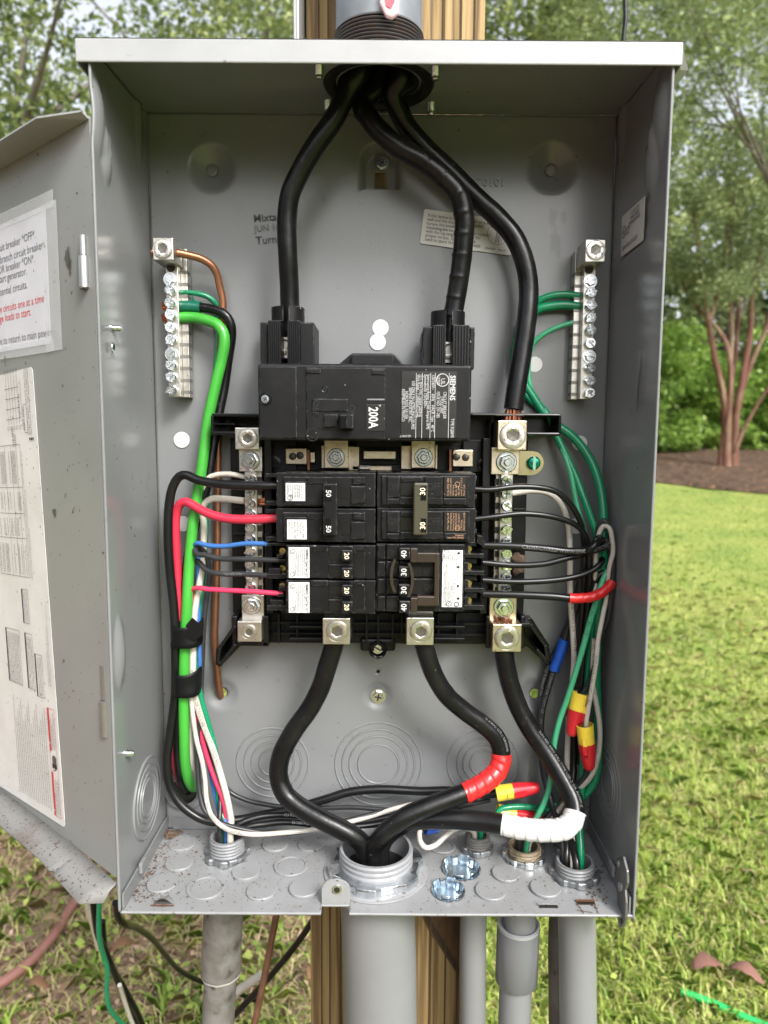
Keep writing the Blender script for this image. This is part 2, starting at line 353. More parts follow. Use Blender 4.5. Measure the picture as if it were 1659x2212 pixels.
def spiral(pitch, amp=0.07, sgn=1, ph=0.0):
    return lambda s, a, d: 1.0 + amp * (((s / pitch + sgn * a / (2 * math.pi) + ph) % 1.0) ** 1.5) + 0.015 * math.sin(s * 900 + 3 * a)
def wire_text(path, r, s0, body, size, m, parent, flip=False, roll=0.0):
    me = textmesh(body, size); L = arclen(path); T = np.gradient(path, axis=0); T /= np.linalg.norm(T, axis=1)[:, None]
    cams = np.array(tuple(CAM)); co = np.empty(len(me.vertices) * 3); me.vertices.foreach_get('co', co); co = co.reshape(-1, 3)
    for q in co:
        s = s0 + (-q[0] if flip else q[0]); s = min(max(s, 0), L[-1]); i = min(int(np.searchsorted(L, s)), len(L) - 1); k = max(i - 1, 0)
        t = 0 if i == k else (s - L[k]) / (L[i] - L[k]); c = path[k] * (1 - t) + path[i] * t; tt = T[k] * (1 - t) + T[i] * t; tt /= np.linalg.norm(tt)
        d = cams - c; nn = d - tt * d.dot(tt); nn /= np.linalg.norm(nn); b = np.cross(tt, nn)
        a = (q[1] - size * .34) / r + roll; up = b if flip else -b
        q[:] = c + (r + 0.00012) * (nn * math.cos(a) + up * math.sin(a))
    me.vertices.foreach_set('co', co.ravel()); me.update(); me.materials.clear()
    return put('lettering', me, m, parent)
# shared hardware meshes, facing the viewer (local +h = towards -y)
def shared(mb, m, smooth=None):
    me = mb.mesh('hardware'); fixnormals(me); me.materials.append(m)
    if smooth:
        me.polygons.foreach_set('use_smooth', [True] * len(me.polygons)); me.set_sharp_from_angle(angle=R(smooth))
    return me
def place(name, me, loc, parent, rot=0.0, s=1.0, tilt=(0, 0)):
    mw = Matrix.Translation(loc) @ Matrix.Rotation(tilt[0], 4, 'X') @ Matrix.Rotation(tilt[1], 4, 'Z') @ Matrix.Rotation(rot, 4, 'Y') @ Matrix.Scale(s, 4)
    return put(name, me, None, parent, mw)
# ================================================================== ENCLOSURE
BW, BH, BT = 0.185, 0.595, 0.110       # half width, height, depth
def sheet(name, A, B, hfun, mapf, m, parent, holes=(), rects=(), thick=0.0016, smooth=True, flip=False):
    ga, gb = np.meshgrid(A, B, indexing='ij'); a = ga.ravel().copy(); b = gb.ravel().copy()
    step = max(np.diff(A).max(), np.diff(B).max())
    for (ca, cb, r) in holes:
        d = np.hypot(a - ca, b - cb); k = np.abs(d - r) < step * 0.72
        a[k] = ca + (a[k] - ca) / d[k] * r; b[k] = cb + (b[k] - cb) / d[k] * r
    h = hfun(a, b) if hfun else np.zeros_like(a)
    vs = mapf(a, b, h); na, nb = len(A), len(B); fs = []
    fa = a.reshape(na, nb); fb = b.reshape(na, nb)
    for i in range(na - 1):
        for j in range(nb - 1):
            ma = (fa[i, j] + fa[i + 1, j] + fa[i, j + 1] + fa[i + 1, j + 1]) / 4; mb_ = (fb[i, j] + fb[i + 1, j] + fb[i, j + 1] + fb[i + 1, j + 1]) / 4
            if any((ma - ca) ** 2 + (mb_ - cb) ** 2 < (r * .985) ** 2 for ca, cb, r in holes): continue
            if any(r0 < ma < r1 and r2 < mb_ < r3 for r0, r1, r2, r3 in rects): continue
            q = (i * nb + j, (i + 1) * nb + j, (i + 1) * nb + j + 1, i * nb + j + 1); fs.append(q[::-1] if flip else q)
    me = bpy.data.meshes.new(name); me.from_pydata([tuple(p) for p in vs], [], fs); me.update()
    o = put(name, me, m, parent, None, 40 if smooth else None)
    if thick:
        md = o.modifiers.new('thickness', 'SOLIDIFY'); md.thickness = thick; md.offset = -1
    return o
box = tag(empty('electrical_panel_box', (0, -0.055, 0)), 'open grey steel outdoor electrical panel box with its door swung wide', 'panel box')
def c2(u, v): p = P(u, v, 0); return p.x, p.z
D1, D2, D3 = c2(458, 362), c2(1193, 362), c2(478, 1500); D4 = c2(1157, 1501); D5 = c2(817, 1503); KH = c2(822, 352)
def bowl(x, z, c, r, dep, p=2.0):
    d = np.hypot(x - c[0], z - c[1]) / r; return -dep * np.clip(1 - d ** p, 0, 1) ** 1.3
def back_h(x, z):
    h = bowl(x, z, D1, .019, .010) + bowl(x, z, D2, .020, .010) + bowl(x, z, D3, .015, .004) + bowl(x, z, D4, .0155, .004) + bowl(x, z, D5, .013, .004)
    kx, kz = KH; w = .0172
    dz = np.where(z > kz, np.hypot(x - kx, z - kz), np.abs(x - kx)); t = np.clip((w - dz) / .006, 0, 1); t = t * t * (3 - 2 * t)
    h += np.where(z > kz - .0185, -.009 * t, 0)
    for (u, v, r, a) in ((591, 267, .0032, .0012), (1087, 270, .0036, .0012), (1283, 271, .0036, .0012), (835, 262, .002, .0007)):
        c = c2(u, v); h += a * np.exp(-((x - c[0]) ** 2 + (z - c[1]) ** 2) / (r * r) * 1.6)
    h += .0006 * np.sin(x * 9 + 1) * np.sin(z * 6)
    return h
bx_ = np.unique(np.concatenate([np.linspace(-BW, BW, 190), [KH[0] - .0045, KH[0] + .0045]])); bz_ = np.unique(np.concatenate([np.linspace(0, BH, 304), [KH[1] - .0165, KH[1] - .004]]))
back = sheet('back_panel', bx_, bz_, back_h, lambda a, b, h: np.stack([a, -h, b], 1), GREY, box,
             holes=((*D3, .0042), (*D4, .0042), (*c2(817, 1451), .0016)), rects=((KH[0] - .0046, KH[0] + .0046, KH[1] - .0166, KH[1] - .0035),), flip=False)
def side(sgn):
    bumps = [(c.y, c.z, ry, rz, hh) for c, ry, rz, hh in (
        [(PX(212, 240, -BW), .007, .020, .0035), (PX(230, 322, -BW), .006, .016, .004), (PX(236, 330, -BW), .003, .006, -.003), (PX(257, 1405, -BW), .006, .021, .0035), (PX(300, 250, -BW), .005, .03, .002)] if sgn < 0 else
        [(PX(1428, 235, BW), .008, .022, .004), (PX(1412, 335, BW), .007, .020, .0045), (PX(1346, 262, BW), .006, .03, .0025)])]
    def hf(y, z):
        h = .0009 * np.sin(z * 11 + sgn) * np.sin((y + .11) * 28)
        for (cy, cz, ry, rz, hh) in bumps: h = h + hh * np.clip(1 - ((y - cy) / ry / 1.6) ** 2 - ((z - cz) / rz / 1.3) ** 2, 0, 1)
        return h
    return sheet('side_wall', np.linspace(-BT, 0, 60), np.linspace(-.004 if sgn > 0 else 0, BH, 260), hf,
                 lambda a, b, h: np.stack([sgn * (BW - h) * np.ones_like(a), a, b * (1 + .041 * a / BH)], 1), GREYW, box, flip=(sgn > 0))
wall_l, wall_r = side(-1), side(1)
HUBT = PZ(818, 175, BH)
top = sheet('top_panel', np.linspace(-BW, BW, 140), np.linspace(-BT, 0, 44), None, lambda a, b, h: np.stack([a, b, BH + .041 * b], 1), GREY, box, holes=((HUBT.x, HUBT.y, .0295),), flip=True, thick=0)
FIT = {  # floor fittings: centre on the floor, pipe radius, stub height
    'big': (PZ(812, 1880, 0), .0292, .020), 'left': (PZ(491, 1849, 0), .0142, .0175), 'one': (PZ(1031, 1836, 0), .0106, .014),
    'two': (PZ(1132, 1853, 0), .0136, .011), 'right': (PZ(1241, 1891, 0), .0150, .0125), 'rear': (PZ(1228, 1838, 0), .0100, .011)}
SEAL = [(PZ(996, 1878, 0), .0142), (PZ(968, 1926, 0), .0118)]
nl, nr = PZ(693, 1974, 0).x, PZ(754, 1974, 0).x
fx = np.unique(np.concatenate([np.linspace(-BW, BW, 230), [nl, nr]])); fy = np.unique(np.concatenate([np.linspace(-BT, 0, 74), [-BT + .0095]]))
def floor_h(x, y): return .0004 * np.sin(x * 40) * np.sin(y * 60)
floor = sheet('bottom_panel', fx, fy, floor_h, lambda a, b, h: np.stack([a, b, h], 1), GREYF, box,
              holes=[(c.x, c.y, r) for c, r, s in FIT.values()] + [(c.x, c.y, r) for c, r in SEAL], rects=((nl, nr, -BT - .01, -BT + .0095),))
# notch tab with its tapped hole
mb = MB(); tx = (nl + nr) / 2; pts = []
for i in range(9): a = math.pi * i / 8; pts.append((tx + .0105 * math.cos(a), -BT + .0098, .0115 + .0085 * math.sin(a)))
pts = [(tx + .0105, -BT + .0098, .0)] + pts + [(tx - .0105, -BT + .0098, .0)]
obj('screw_tab', mb.prism(pts, (0, .0016, 0)), GREYF, box, bevel=.0003)
obj('tab_screw', MB().cyl((tx + .001, -BT + .0098, .0125), .0036, .0012, 'Y', 18), ZINC, box, bevel=.0003)
obj('tab_screw_hole', MB().cyl((tx + .0008, -BT + .0086, .0123), .0022, .0002, 'Y', 14), DARKIN, box)
# flanges folded up along the floor edges
for s in (-1, 1):
    obj('floor_flange', MB().box(s * (BW - .0022), s * (BW - .0008), -BT + .002, -.002, .0006, .0125), GREY, box)
    y = -BT + .032
    obj('flange_tab', MB().box(s * (BW - .0052), s * (BW - .0022), y, y + .011, .008, .0165), GREY, box, bevel=.001)
obj('rear_flange', MB().box(-BW + .006, BW - .006, -.0022, -.0006, .0006, .011), GREY, box)
# hood
HY = -.1125
ha, hb = P(161, 87, HY), P(1475, 137, HY); hx0, hx1, hz1, hz0 = ha.x, hb.x, P(818, 87, HY).z + .0004, P(818, 137, HY).z
mb = MB(); t = .0016; zt = hz1
mb.box(hx0, hx1, HY, HY + t, hz0, zt)                                # front lip
for xx in (hx0, hx1 - t): mb.prism([(xx, HY + t, zt - .0005), (xx, .004, zt + .005), (xx, .004, hz0 + .002), (xx, HY + t, hz0 - .001)], (t, 0, 0))
hood = obj('rain_hood', mb, HOOD, box, bevel=.0009)
sheet('hood_top', np.linspace(hx0 + .0002, hx1 - .0002, 150), np.linspace(HY + .0006, .004, 44), None, lambda a_, b_, h_: np.stack([a_, b_, np.maximum(zt - .0003 + 0 * b_, BH + .041 * b_ + .0016)], 1), HOOD, hood, holes=((HUBT.x, HUBT.y, .0295),), thick=0)
# folded corner flap of the hood
fl = [P(1473, 92, HY + .001), P(1487, 152, HY + .012), P(1452, 196, HY + .022), P(1458, 150, HY + .010)]
obj('hood_corner_flap', MB().prism(fl, (0, .002, 0)), HOOD, box)
for (u) in (684, 941):
    q = P(u - 3, 85, -.1); obj('hood_rivet', MB().lathe([(.003, 0), (.0027, .0016), (.0014, .003), (0, .0031)], (q.x, -.1, zt + .0004), 'Z', 12), ZINC, box, smooth=40)
# knockouts -----------------------------------------------------------------
def floor_knock(u, v, r, kind):
    c = PZ(u, v, 0)
    if kind == 'disc': prof = [(r, .0002), (r, .0016), (r - .0005, .0021), (r * .5, .0021), (0, .0021)]
    else: prof = [(r, .0002), (r, .0012), (r - .0004, .0016), (r * .80, .0016), (r * .785, .0006), (r * .775, .0006), (r * .75, .0010), (r * .3, .0011), (0, .0011)]
    obj('knockout', MB().lathe(prof, c, 'Z', 36), GREYF, floor, smooth=35)
for (u, v, r, k) in ((394, 1824, .0115, 'disc'), (388, 1866, .0114, 'disc'), (351, 1911, .0116, 'disc'), (445, 1919, .0147, 'ring'), (532, 1885, .0114, 'disc'), (629, 1872, .0139, 'ring'),
                     (565, 1927, .0115, 'disc'), (657, 1921, .0115, 'disc'), (595, 1826, .0112, 'disc'), (672, 1826, .0112, 'disc'), (1093, 1889, .0111, 'disc'), (1060, 1927, .0117, 'disc'), (1178, 1921, .0115, 'disc'), (955, 1829, .0112, 'ring')):
    floor_knock(u, v, r, k)
c = FIT['big'][0]
obj('knockout', MB().lathe([(.0415, .0003), (.0412, .0011), (.0405, .0013), (.0345, .0013), (.0340, .0008), (.030, .0008)], c, 'Z', 48), GREYF, floor, smooth=35)
def rings_profile(rs):
    pr = [(0, .0010)]
    lv = .0010
    for i, r in enumerate(sorted(rs)):
        pr += [(r - .0009, lv), (r - .0003, lv + .0006), (r + .0003, lv + .0005), (r + .0008, max(lv - .0005, .0001)), (r + .0012, lv - .0001)]
        lv -= .00015
    pr[-1] = (pr[-1][0], -.0002); return pr
for (u, v, rs) in ((589, 1647, (30, 47, 63, 80)), (817, 1650, (45, 64, 80, 96)), (1043, 1648, (29, 44, 58, 80))):
    q = P(u, v, 0); obj('knockout', MB().lathe(rings_profile([r / 2570 for r in rs]), q, 'Y', 56), GREY, back, smooth=30)
for (u, v, x, w, dx) in ((318, 1722, -BW, wall_l, 1), (1314, 1690, BW, wall_r, -1)):
    q = PX(u, v, x); rs = [r / 2750 for r in (40, 52, 68, 86)]
    obj('knockout', MB().lathe([(r, h * dx) for r, h in rings_profile(rs)], q, 'X', 52), GREY, w, smooth=30)
# screws, studs and dots on the steel -----------------------------------------
def phillips_hex(r, cross=True):
    mb = MB(); mb.cyl((0, 0, 0), r * 1.0, r * .18, 'Y', 24)
    mb.lathe([(r * .74, r * .18), (r * .74, r * .5), (r * .66, r * .6), (0, r * .6)], (0, 0, 0), 'Y', 6)
    mb.lathe([(r * .58, r * .6), (r * .58, r * .55), (0, r * .52)], (0, 0, 0), 'Y', 20)
    return mb
def slotcut(r, h, w=.16): return MB().box(-r, r, -h - r * .03, -h + r * .02, -r * w, r * w)
M_HEX = shared(phillips_hex(.0058), ZINC, 30)
M_SLOT = shared(slotcut(.0037, .0035, .22), DARKIN)
M_CROSS = shared(slotcut(.0026, .0035, .22).box(-.0006, .0006, -.0036, -.0034, -.0026, .0026), DARKIN)
def hexscrew(u, v, y, parent, rot=.3, s=1.0, cross=True, name='screw'):
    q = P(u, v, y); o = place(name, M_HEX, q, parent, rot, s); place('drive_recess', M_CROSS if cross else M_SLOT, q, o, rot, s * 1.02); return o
hexscrew(825, 354, .004, box, .6, .95); hexscrew(817, 1503, .002, box, .2, 1.15)
for (u, v) in ((458, 369), (1190, 368)):
    q = P(u, v, .0088); obj('mounting_plug', MB().lathe([(.0050, 0), (.0048, .0016), (.0034, .0024), (.0030, .0017), (0, .0018)], q, 'Y', 20), GREY, back, smooth=35)
STUD = MB()
prof = [(.0046, 0)]
for i in range(7): prof += [(.0046, -.0014 * i - .0002), (.0039, -.0014 * i - .0009)]
prof += [(.0040, -.0105), (.0032, -.0125), (0, -.0127)]
STUD.lathe(prof, (0, 0, 0), 'Z', 14); M_STUD = shared(STUD, ZINC, 40)
for (u, v) in ((689, 132), (941, 135), (708, 216), (932, 220)):
    q = PZ(u, v, BH); s = .72 if v > 180 else .66; put('hub_bolt', M_STUD, None, top, Matrix.Translation((q.x, q.y, BH + .041 * q.y)) @ Matrix.Scale(s, 4))
for (u, v, s) in ((243, 709, -1), (271, 1627, -1)):
    q = PX(u, v, s * BW); mb = MB(); pr = [(.0030, 0), (.0030, .0008)]
    for i in range(4): pr += [(.0024, .001 + .0012 * i), (.0019, .0016 + .0012 * i)]
    pr += [(.0012, .0062), (0, .0063)]
    obj('screw_tip', mb.lathe([(r, -s * h) for r, h in pr], q, 'X', 12), ZINC, wall_l, smooth=40)
q = PX(239, 751, -BW); obj('screw_tip_hole', MB().lathe([(.0026, .0016), (.0022, .0022), (.0012, .0016), (0, .0014)], q, 'X', 12, wob=lambda i, j: 1 + .5 * abs(math.sin(2 * math.pi * i / 12))), ZINC, wall_l, smooth=40)
for (u, v, r) in ((822, 708, 17), (816, 739, 17), (393, 950, 17), (395, 1131, 17), (1155, 787, 16), (1252, 957, 16), (1244, 1136, 17)):
    q = P(u, v, -.0002); rr = r / 2600
    o = obj('round_dot_sticker', MB().cyl((q.x, -.0004 - (.0004 if v == 739 else 0), q.z), rr, .0004, 'Y', 30), DOT, back)
# paper sticker with mounting note
so, sx = P(907, 526, -.0012), (P(1103, 552, -.0012) - P(907, 526, -.0012)).normalized(); sup = Vector((0, -1, 0)).cross(sx) * -1
sup = Vector((-sx.z, 0, sx.x)); sw = (P(1103, 552, 0) - P(907, 526, 0)).length; sh = .0268
def plate(o, x, up, w, h, t, m, parent, name, rnd=.0015):
    pts = []
    for (cx_, cy_, a0) in ((w - rnd, rnd, -90), (w - rnd, h - rnd, 0), (rnd, h - rnd, 90), (rnd, rnd, 180)):
        for k in range(5): a = R(a0 + 22.5 * k); pts.append((cx_ + rnd * math.cos(a), cy_ + rnd * math.sin(a), 0))
    me = MB().prism(pts, (0, 0, t)).mesh(name); fixnormals(me); return put(name, me, m, parent, axes(o, x, up))
st = plate(so, sx, sup, sw, sh, .0002, LABC, back, 'mounting_note_sticker')
note = 'If this device is to be mounted on a solid\nwall and the neutral is not bonded,\ntorque the bonding screw to\nmounting the box to the lower contact\nwith the lug tang. See diagram for\nproper torque. Spacers may be\nused to space the unit off the wall.'
text(note, so + sx * .0035 + sup * (sh - .0055), sx, sup, .0036, INK, st, linespace=.86, fit=.053, lift=.0005)
cc = so + sx * (sw - .0125) + sup * .0155; ring(cc, sx, sup, .0088, .0003, INK, st, lift=.0005)
strip(cc, sx, sup, [(-.0015, -.008, -.0012, .006), (.0012, -.008, .0015, .006), (-.006, .004, .001, .0043), (.003, -.007, .0033, .004)], INK, st, lift=.0005)
for k in range(3): ring(cc + sup * (-.001 - .0024 * k), sx, sup, .0011, .0003, INK, st, lift=.0005)
text('4740081  Rev.01', so + sx * (sw - .0215) + sup * .0022, sx, sup, .0026, INK, st, lift=.0005)
# part number pressed into the steel
q = P(1005, 402, -.0003); me = textmesh('3370101', .0078, spacing=1.12, bold=.01)
o = text('3370101', q, X, Z, .0082, GREY, back, spacing=1.12, name='pressed_number', lift=.0002)
md = o.modifiers.new('relief', 'SOLIDIFY'); md.thickness = .0007; md.offset = 1
# inspector's stamp
rot = Vector((math.cos(R(5)), 0, math.sin(R(5)))); rup = Vector((-rot.z, 0, rot.x))
for (b_, u, v, s, m_) in (('Mixtape', 548, 480, .0083, INKS), ('JUN 16 2021', 550, 501, .0068, INKG), ('Turner', 553, 528, .0086, INKS)):
    text(b_, P(u, v, -.0003), rot, rup, s, m_, back, bold=.004, lift=.0006)
# listing sticker on the inner face of one side wall
lo = PX(1340, 563, BW - .0016)
def on_wall(u, v): return PX(u, v, BW - .0016)
lb0, lb1, lt0 = on_wall(1340, 565), on_wall(1389, 532), on_wall(1341, 486)
lx, lup = Vector((0, -1, 0)), Z
ls = plate(Vector((BW - .0014, lb0.y, lb0.z + .003)), lx, lup, lb0.y - lb1.y, .030, .0002, LABC, wall_r, 'listing_sticker')
lo = Vector((BW - .0017, lb0.y, lb0.z + .003))
ring(lo + lx * .0062 + lup * .017, lx, lup, .0043, .0007, INK, ls, lift=.0002)
text('UL', lo + lx * .0062 + lup * .0155, lx, lup, .0042, INK, ls, 'CENTER', bold=.02)
text('LISTED', lo + lx * .0112 + lup * .0165, lx, lup, .0034, INK, ls, fit=.008); text('E10703', lo + lx * .0112 + lup * .0130, lx, lup, .003, INK, ls, fit=.007)
text('CLASS CTL\nENCLOSED\nPANELBOARD', lo + lx * .029 + lup * .0255, lx, lup, .0037, INK, ls, 'CENTER', linespace=.95)
text('Issue No. 0114130', lo + lx * .0045 + lup * .004, lx, lup, .0052, INK, ls, fit=.031)
# scuffs on that wall
random.seed(3)
for (u, v, L_) in ((1400, 437, .030), (1404, 405, .016), (1396, 478, .014), (1383, 815, .045), (1379, 855, .028)):
    q = PX(u, v, BW - .0012); vs = []; n = 14
    for i in range(n):
        t_ = i / (n - 1); w_ = .0011 * math.sin(math.pi * t_) * random.uniform(.4, 1.2)
        yy = q.y + .002 * math.sin(t_ * 5 + u) * .5 - (t_ - .5) * .004; zz = q.z + (t_ - .5) * L_
        vs += [(BW - .0016, yy - w_, zz), (BW - .0016, yy + w_, zz)]
    obj('scuff_mark', MB().add(vs, [(2 * i, 2 * i + 1, 2 * i + 3, 2 * i + 2) for i in range(n - 1)]), INKS, wall_r)
SMUDGE = mat('faint_smudge', (0.10, 0.10, 0.095), 0.5, alpha=0.10); rs_ = random.Random(8)
def smudge(u, v, ru, rv, parent=None):
    c_ = P(u, v, -.0012); n_ = 16; vs_ = [c_ + Vector((ru * math.cos(2 * math.pi * i / n_), 0, rv * math.sin(2 * math.pi * i / n_))) * rs_.uniform(.45, 1.2) for i in range(n_)]
    put('smudge', MB().add(vs_, [tuple(range(n_))]).mesh('smudge'), SMUDGE, back)
for (u, v, a_, b_) in ((1195, 470, .004, .010), (1218, 468, .003, .006), (1200, 520, .004, .012), (1207, 545, .002, .005), (915, 608, .0018, .002), (914, 632, .002, .0024), (1010, 1012, .0015, .002), (600, 1470, .0018, .003), (640, 1480, .001, .002), (870, 1500, .001, .0015), (700, 430, .002, .003), (480, 700, .002, .002), (730, 620, .0012, .003), (905, 1580, .002, .004), (760, 1590, .002, .002)): smudge(u, v, a_, b_)
# rusty slots in the floor
def floor_slot(u0, u1, v, parent, m, hh):
    a, b = PZ(u0, v, 0), PZ(u1, v, 0); mb = MB(); n = 9; up = []; dn = []
    for i in range(n):
        t_ = i / (n - 1); xx = a.x + (b.x - a.x) * t_; k = math.sin(math.pi * t_)
        up.append((xx, a.y + .001, .0004 + hh * k)); dn.append((xx, a.y + .0045 + .006 * k, .0004))
    mb.add(up + dn, [(i, i + 1, n + i + 1, n + i) for i in range(n - 1)])
    obj('louvre_tab', mb, m, parent, smooth=40)
    mb = MB(); mb.add([(a.x, a.y + .0012, .0006), (b.x, a.y + .0012, .0006)] + [(x_, y_ + .0008, z_ - .0003) for x_, y_, z_ in up[::-1][1:-1]], [tuple(range(n))])
    obj('slot_opening_shade', mb, DARKIN, parent)  # dark plate laid in for the shade of an open slot
floor_slot(330, 372, 1956, floor, GREYF, .0042)
a = PZ(325, 1958, 0); b = PZ(377, 1956, 0)
mb = MB(); vs = []; n = 22
for i in range(n):
    t_ = i / (n - 1); w_ = .0004 + .0008 * random.random(); vs += [(a.x + (b.x - a.x) * t_, a.y - w_, .0009), (a.x + (b.x - a.x) * t_, a.y + w_, .0010)]
obj('rust_streak', mb.add(vs, [(2 * i, 2 * i + 1, 2 * i + 3, 2 * i + 2) for i in range(n - 1)]), RUST, floor)
for (u0, v0, u1, v1) in ((1166, 1957, 1204, 1962), (1248, 1950, 1283, 1955)):
    a, b = PZ(u0, v1, 0), PZ(u1, v0, 0); obj('slot_opening_shade', MB().box(a.x, b.x, a.y, b.y, .0002, .0009), DARKIN, floor)  # dark block again stands for the shaded opening
    obj('slot_edge', MB().box(a.x - .0006, b.x + .0006, b.y, b.y + .0014, .0002, .0016), RUST if u0 > 1200 else GREYF, floor)
for (u0, v0, u1, v1) in ((1245, 1952, 1262, 1976), (1279, 1938, 1293, 1976), (1246, 1968, 1280, 1973)):
    a, b = PZ(u0, v0, 0), PZ(u1, v1, 0); d = (b - a).normalized(); pn = Vector((-d.y, d.x, 0)) * .0004
    obj('scratch_mark', MB().quad(a + pn + Z * .0008, b + pn * .3 + Z * .0008, b - pn + Z * .0008, a - pn * .3 + Z * .0008), RUST, floor)
# hasp at the foot of the wall
hx = BW - .0075
def hq(u, v): q = PX(u, v, hx); return (hx, q.y, q.z)
hp = [hq(1333, 1852), hq(1345, 1850), hq(1353, 1882), hq(1354, 1908), hq(1349, 1922), hq(1351, 1950), hq(1350, 1985), hq(1344, 2003), hq(1336, 2002), hq(1332, 1980), hq(1333, 1935), hq(1329, 1900)]
hasp = obj('latch_hasp', MB().prism(hp, (.002, 0, 0)), mat('worn_grey_steel', (0.16, 0.16, 0.155), 0.32, 0.6, wear=((0.10, 0.05, 0.03), 200, (0.55, 0.7))), box, bevel=.0004)
obj('hasp_rivet', MB().lathe([(.0036, 0), (.0034, -.0012), (.002, -.0022), (0, -.0024)], Vector(hq(1342, 1915)), 'X', 14), GREY, hasp, smooth=40)
obj('hasp_pin', MB().lathe([(.0026, -.0002), (.0020, -.0016), (0, -.0018)], Vector(hq(1338, 1866)), 'X', 14), GREY, hasp, smooth=40)
obj('hasp_eye', MB().lathe([(.0018, -.0002), (.0018, -.0006), (0, -.0006)], Vector(hq(1342, 1990)), 'X', 14), DARKIN, hasp)
# crumbs of dry dirt on the floor, worst in one corner
mb = MB(); random.seed(11)
def crumb(c, r):
    if any((c.x - f[0].x) ** 2 + (c.y - f[0].y) ** 2 < (f[1] * 1.05) ** 2 for f in list(FIT.values()) + SEAL): return
    n = 6; vs = [c + Vector((0, 0, r * .8))]; 
    for i in range(n): a = 2 * math.pi * i / n; k = r * random.uniform(.6, 1.25); vs.append(c + Vector((k * math.cos(a), k * math.sin(a), random.uniform(-.1, .35) * r)))
    mb.add(vs, [(0, i + 1, (i + 1) % n + 1) for i in range(n)])
for i in range(520):
    t_ = random.random(); w_ = random.random() ** 2.2
    v = 1800 + 150 * t_; u = 352 - 85 * t_ + w_ * (75 + 40 * random.random()); q = PZ(u, v, 0)
    if q.x < -BW + .003 or q.y > -.003: continue
    crumb(q + Z * .0005, random.uniform(.00025, .0009) if random.random() < .93 else random.uniform(.001, .0021))
for i in range(40):
    q = PZ(random.gauss(368, 9), random.gauss(1802, 7), 0)
    if q.y < -.003 and q.x > -BW + .003: crumb(q + Z * random.uniform(.0005, .003), random.uniform(.001, .003))
for i in range(420):
    q = PZ(random.uniform(330, 1320), random.uniform(1808, 1960), 0)
    if q.y < -.003 and abs(q.x) < BW - .004 and q.y > -BT + .001: crumb(q + Z * .0012, random.uniform(.0002, .0006))
for i in range(70):
    q = PZ(random.gauss(1292, 14), random.gauss(1905, 40), 0)
    if q.y < -.003 and abs(q.x) < BW - .004 and q.y > -BT + .001: crumb(q + Z * .0006, random.uniform(.0003, .0012))
tag(obj('dirt', mb, DIRT), 'dry brown dirt crumbs scattered over the panel floor, thickest in one corner', 'dirt', kind='stuff')
# ------------------------------------------------------------------ door
DH = Vector((-.1872, -.1092, 0)); DD = Vector((-.764, .645, 0)).normalized(); DN = Vector((-DD.y, DD.x, 0))
if DN.y > 0: DN = -DN
def PD(u, v, off=0.0): return PPL(u, v, DH + DN * off, DN)
dz1, dz0 = PD(60, 329).z, PD(60, 1748).z
dw = .355; gap = .0004
mb = MB(); o0 = DH + DD * gap
def dpt(s, z, off): p = DH + DD * s + DN * off; return (p.x, p.y, z)
mb.prism([dpt(gap, dz0, 0), dpt(dw, dz0, 0), dpt(dw, dz1, 0), dpt(gap, dz1, 0)], -DN * .0016)
door = obj('door', mb, GREYD, box)
fe = .019
# upper flange (slopes out to its corner), outer flange, lower flange with scalloped edge
mb = MB(); n = 12; vs = []
for i in range(n):
    s = gap + (dw - gap) * i / (n - 1); k = fe * min(1, (s - gap) / .02 + .25)
    vs += [dpt(s, dz1, 0), dpt(s, dz1 + .003, k)]
mb.add(vs, [(2 * i, 2 * i + 1, 2 * i + 3, 2 * i + 2) for i in range(n - 1)])
o = obj('door_flange', mb, GREYD, door); md = o.modifiers.new('thickness', 'SOLIDIFY'); md.thickness = .0014
mb = MB(); vs = []; n = 160
for i in range(n):
    s = gap * .3 + (dw - gap) * i / (n - 1); k = fe + .004; near = max(0, 1 - s / .075)
    if .051 < s < .055: k = fe + .002
    if s < .010: k = fe * (.55 + .6 * s / .010)
    vs += [dpt(s, dz0 - .004 * near, 0), dpt(s, dz0 - .001 - .006 * near, k * .5), dpt(s, dz0 - .004 - .010 * near, k)]
mb.add(vs, [(3 * i + j, 3 * i + j + 1, 3 * i + j + 4, 3 * i + j + 3) for i in range(n - 1) for j in (0, 1)])
o = obj('door_flange', mb, mat('dirty_door_enamel', (0.165, 0.163, 0.156), 0.6, wear=((0.11, 0.085, 0.065), 30, (0.50, 0.75)), specks=((0.06, 0.038, 0.026), 420, (0.62, 0.67))), door, smooth=40); md = o.modifiers.new('thickness', 'SOLIDIFY'); md.thickness = .0014
# hinges
HZINC = mat('dull_hinge_zinc', (0.42, 0.43, 0.43), .30, .85, var=((0.22, 0.23, 0.23), 140, (.4, .7), (1, 1, .1)))
def hinge(v0, v1, v2):
    for (a, b, r, m_) in ((v0, v1, .0027, HZINC), (v1, v2, .0043, HZINC)):
        pa, pb = PPL(196 if v0 < 900 else 228, a, Vector((-.198, -.1, 0)), Vector((0, 1, 0))), PPL(196 if v0 < 900 else 228, b, Vector((-.198, -.1, 0)), Vector((0, 1, 0)))
        x_ = -.1972 if v0 < 900 else -.1935
        k = obj('hinge', MB().lathe([(r * .7, pb.z), (r, pb.z + .0008), (r, pa.z - .0004), (r * .8, pa.z), (0, pa.z)], (x_, -.102, 0), 'Z', 20), m_, door, smooth=40)
hinge(510, 555, 626); hinge(1433, 1510, 1588)
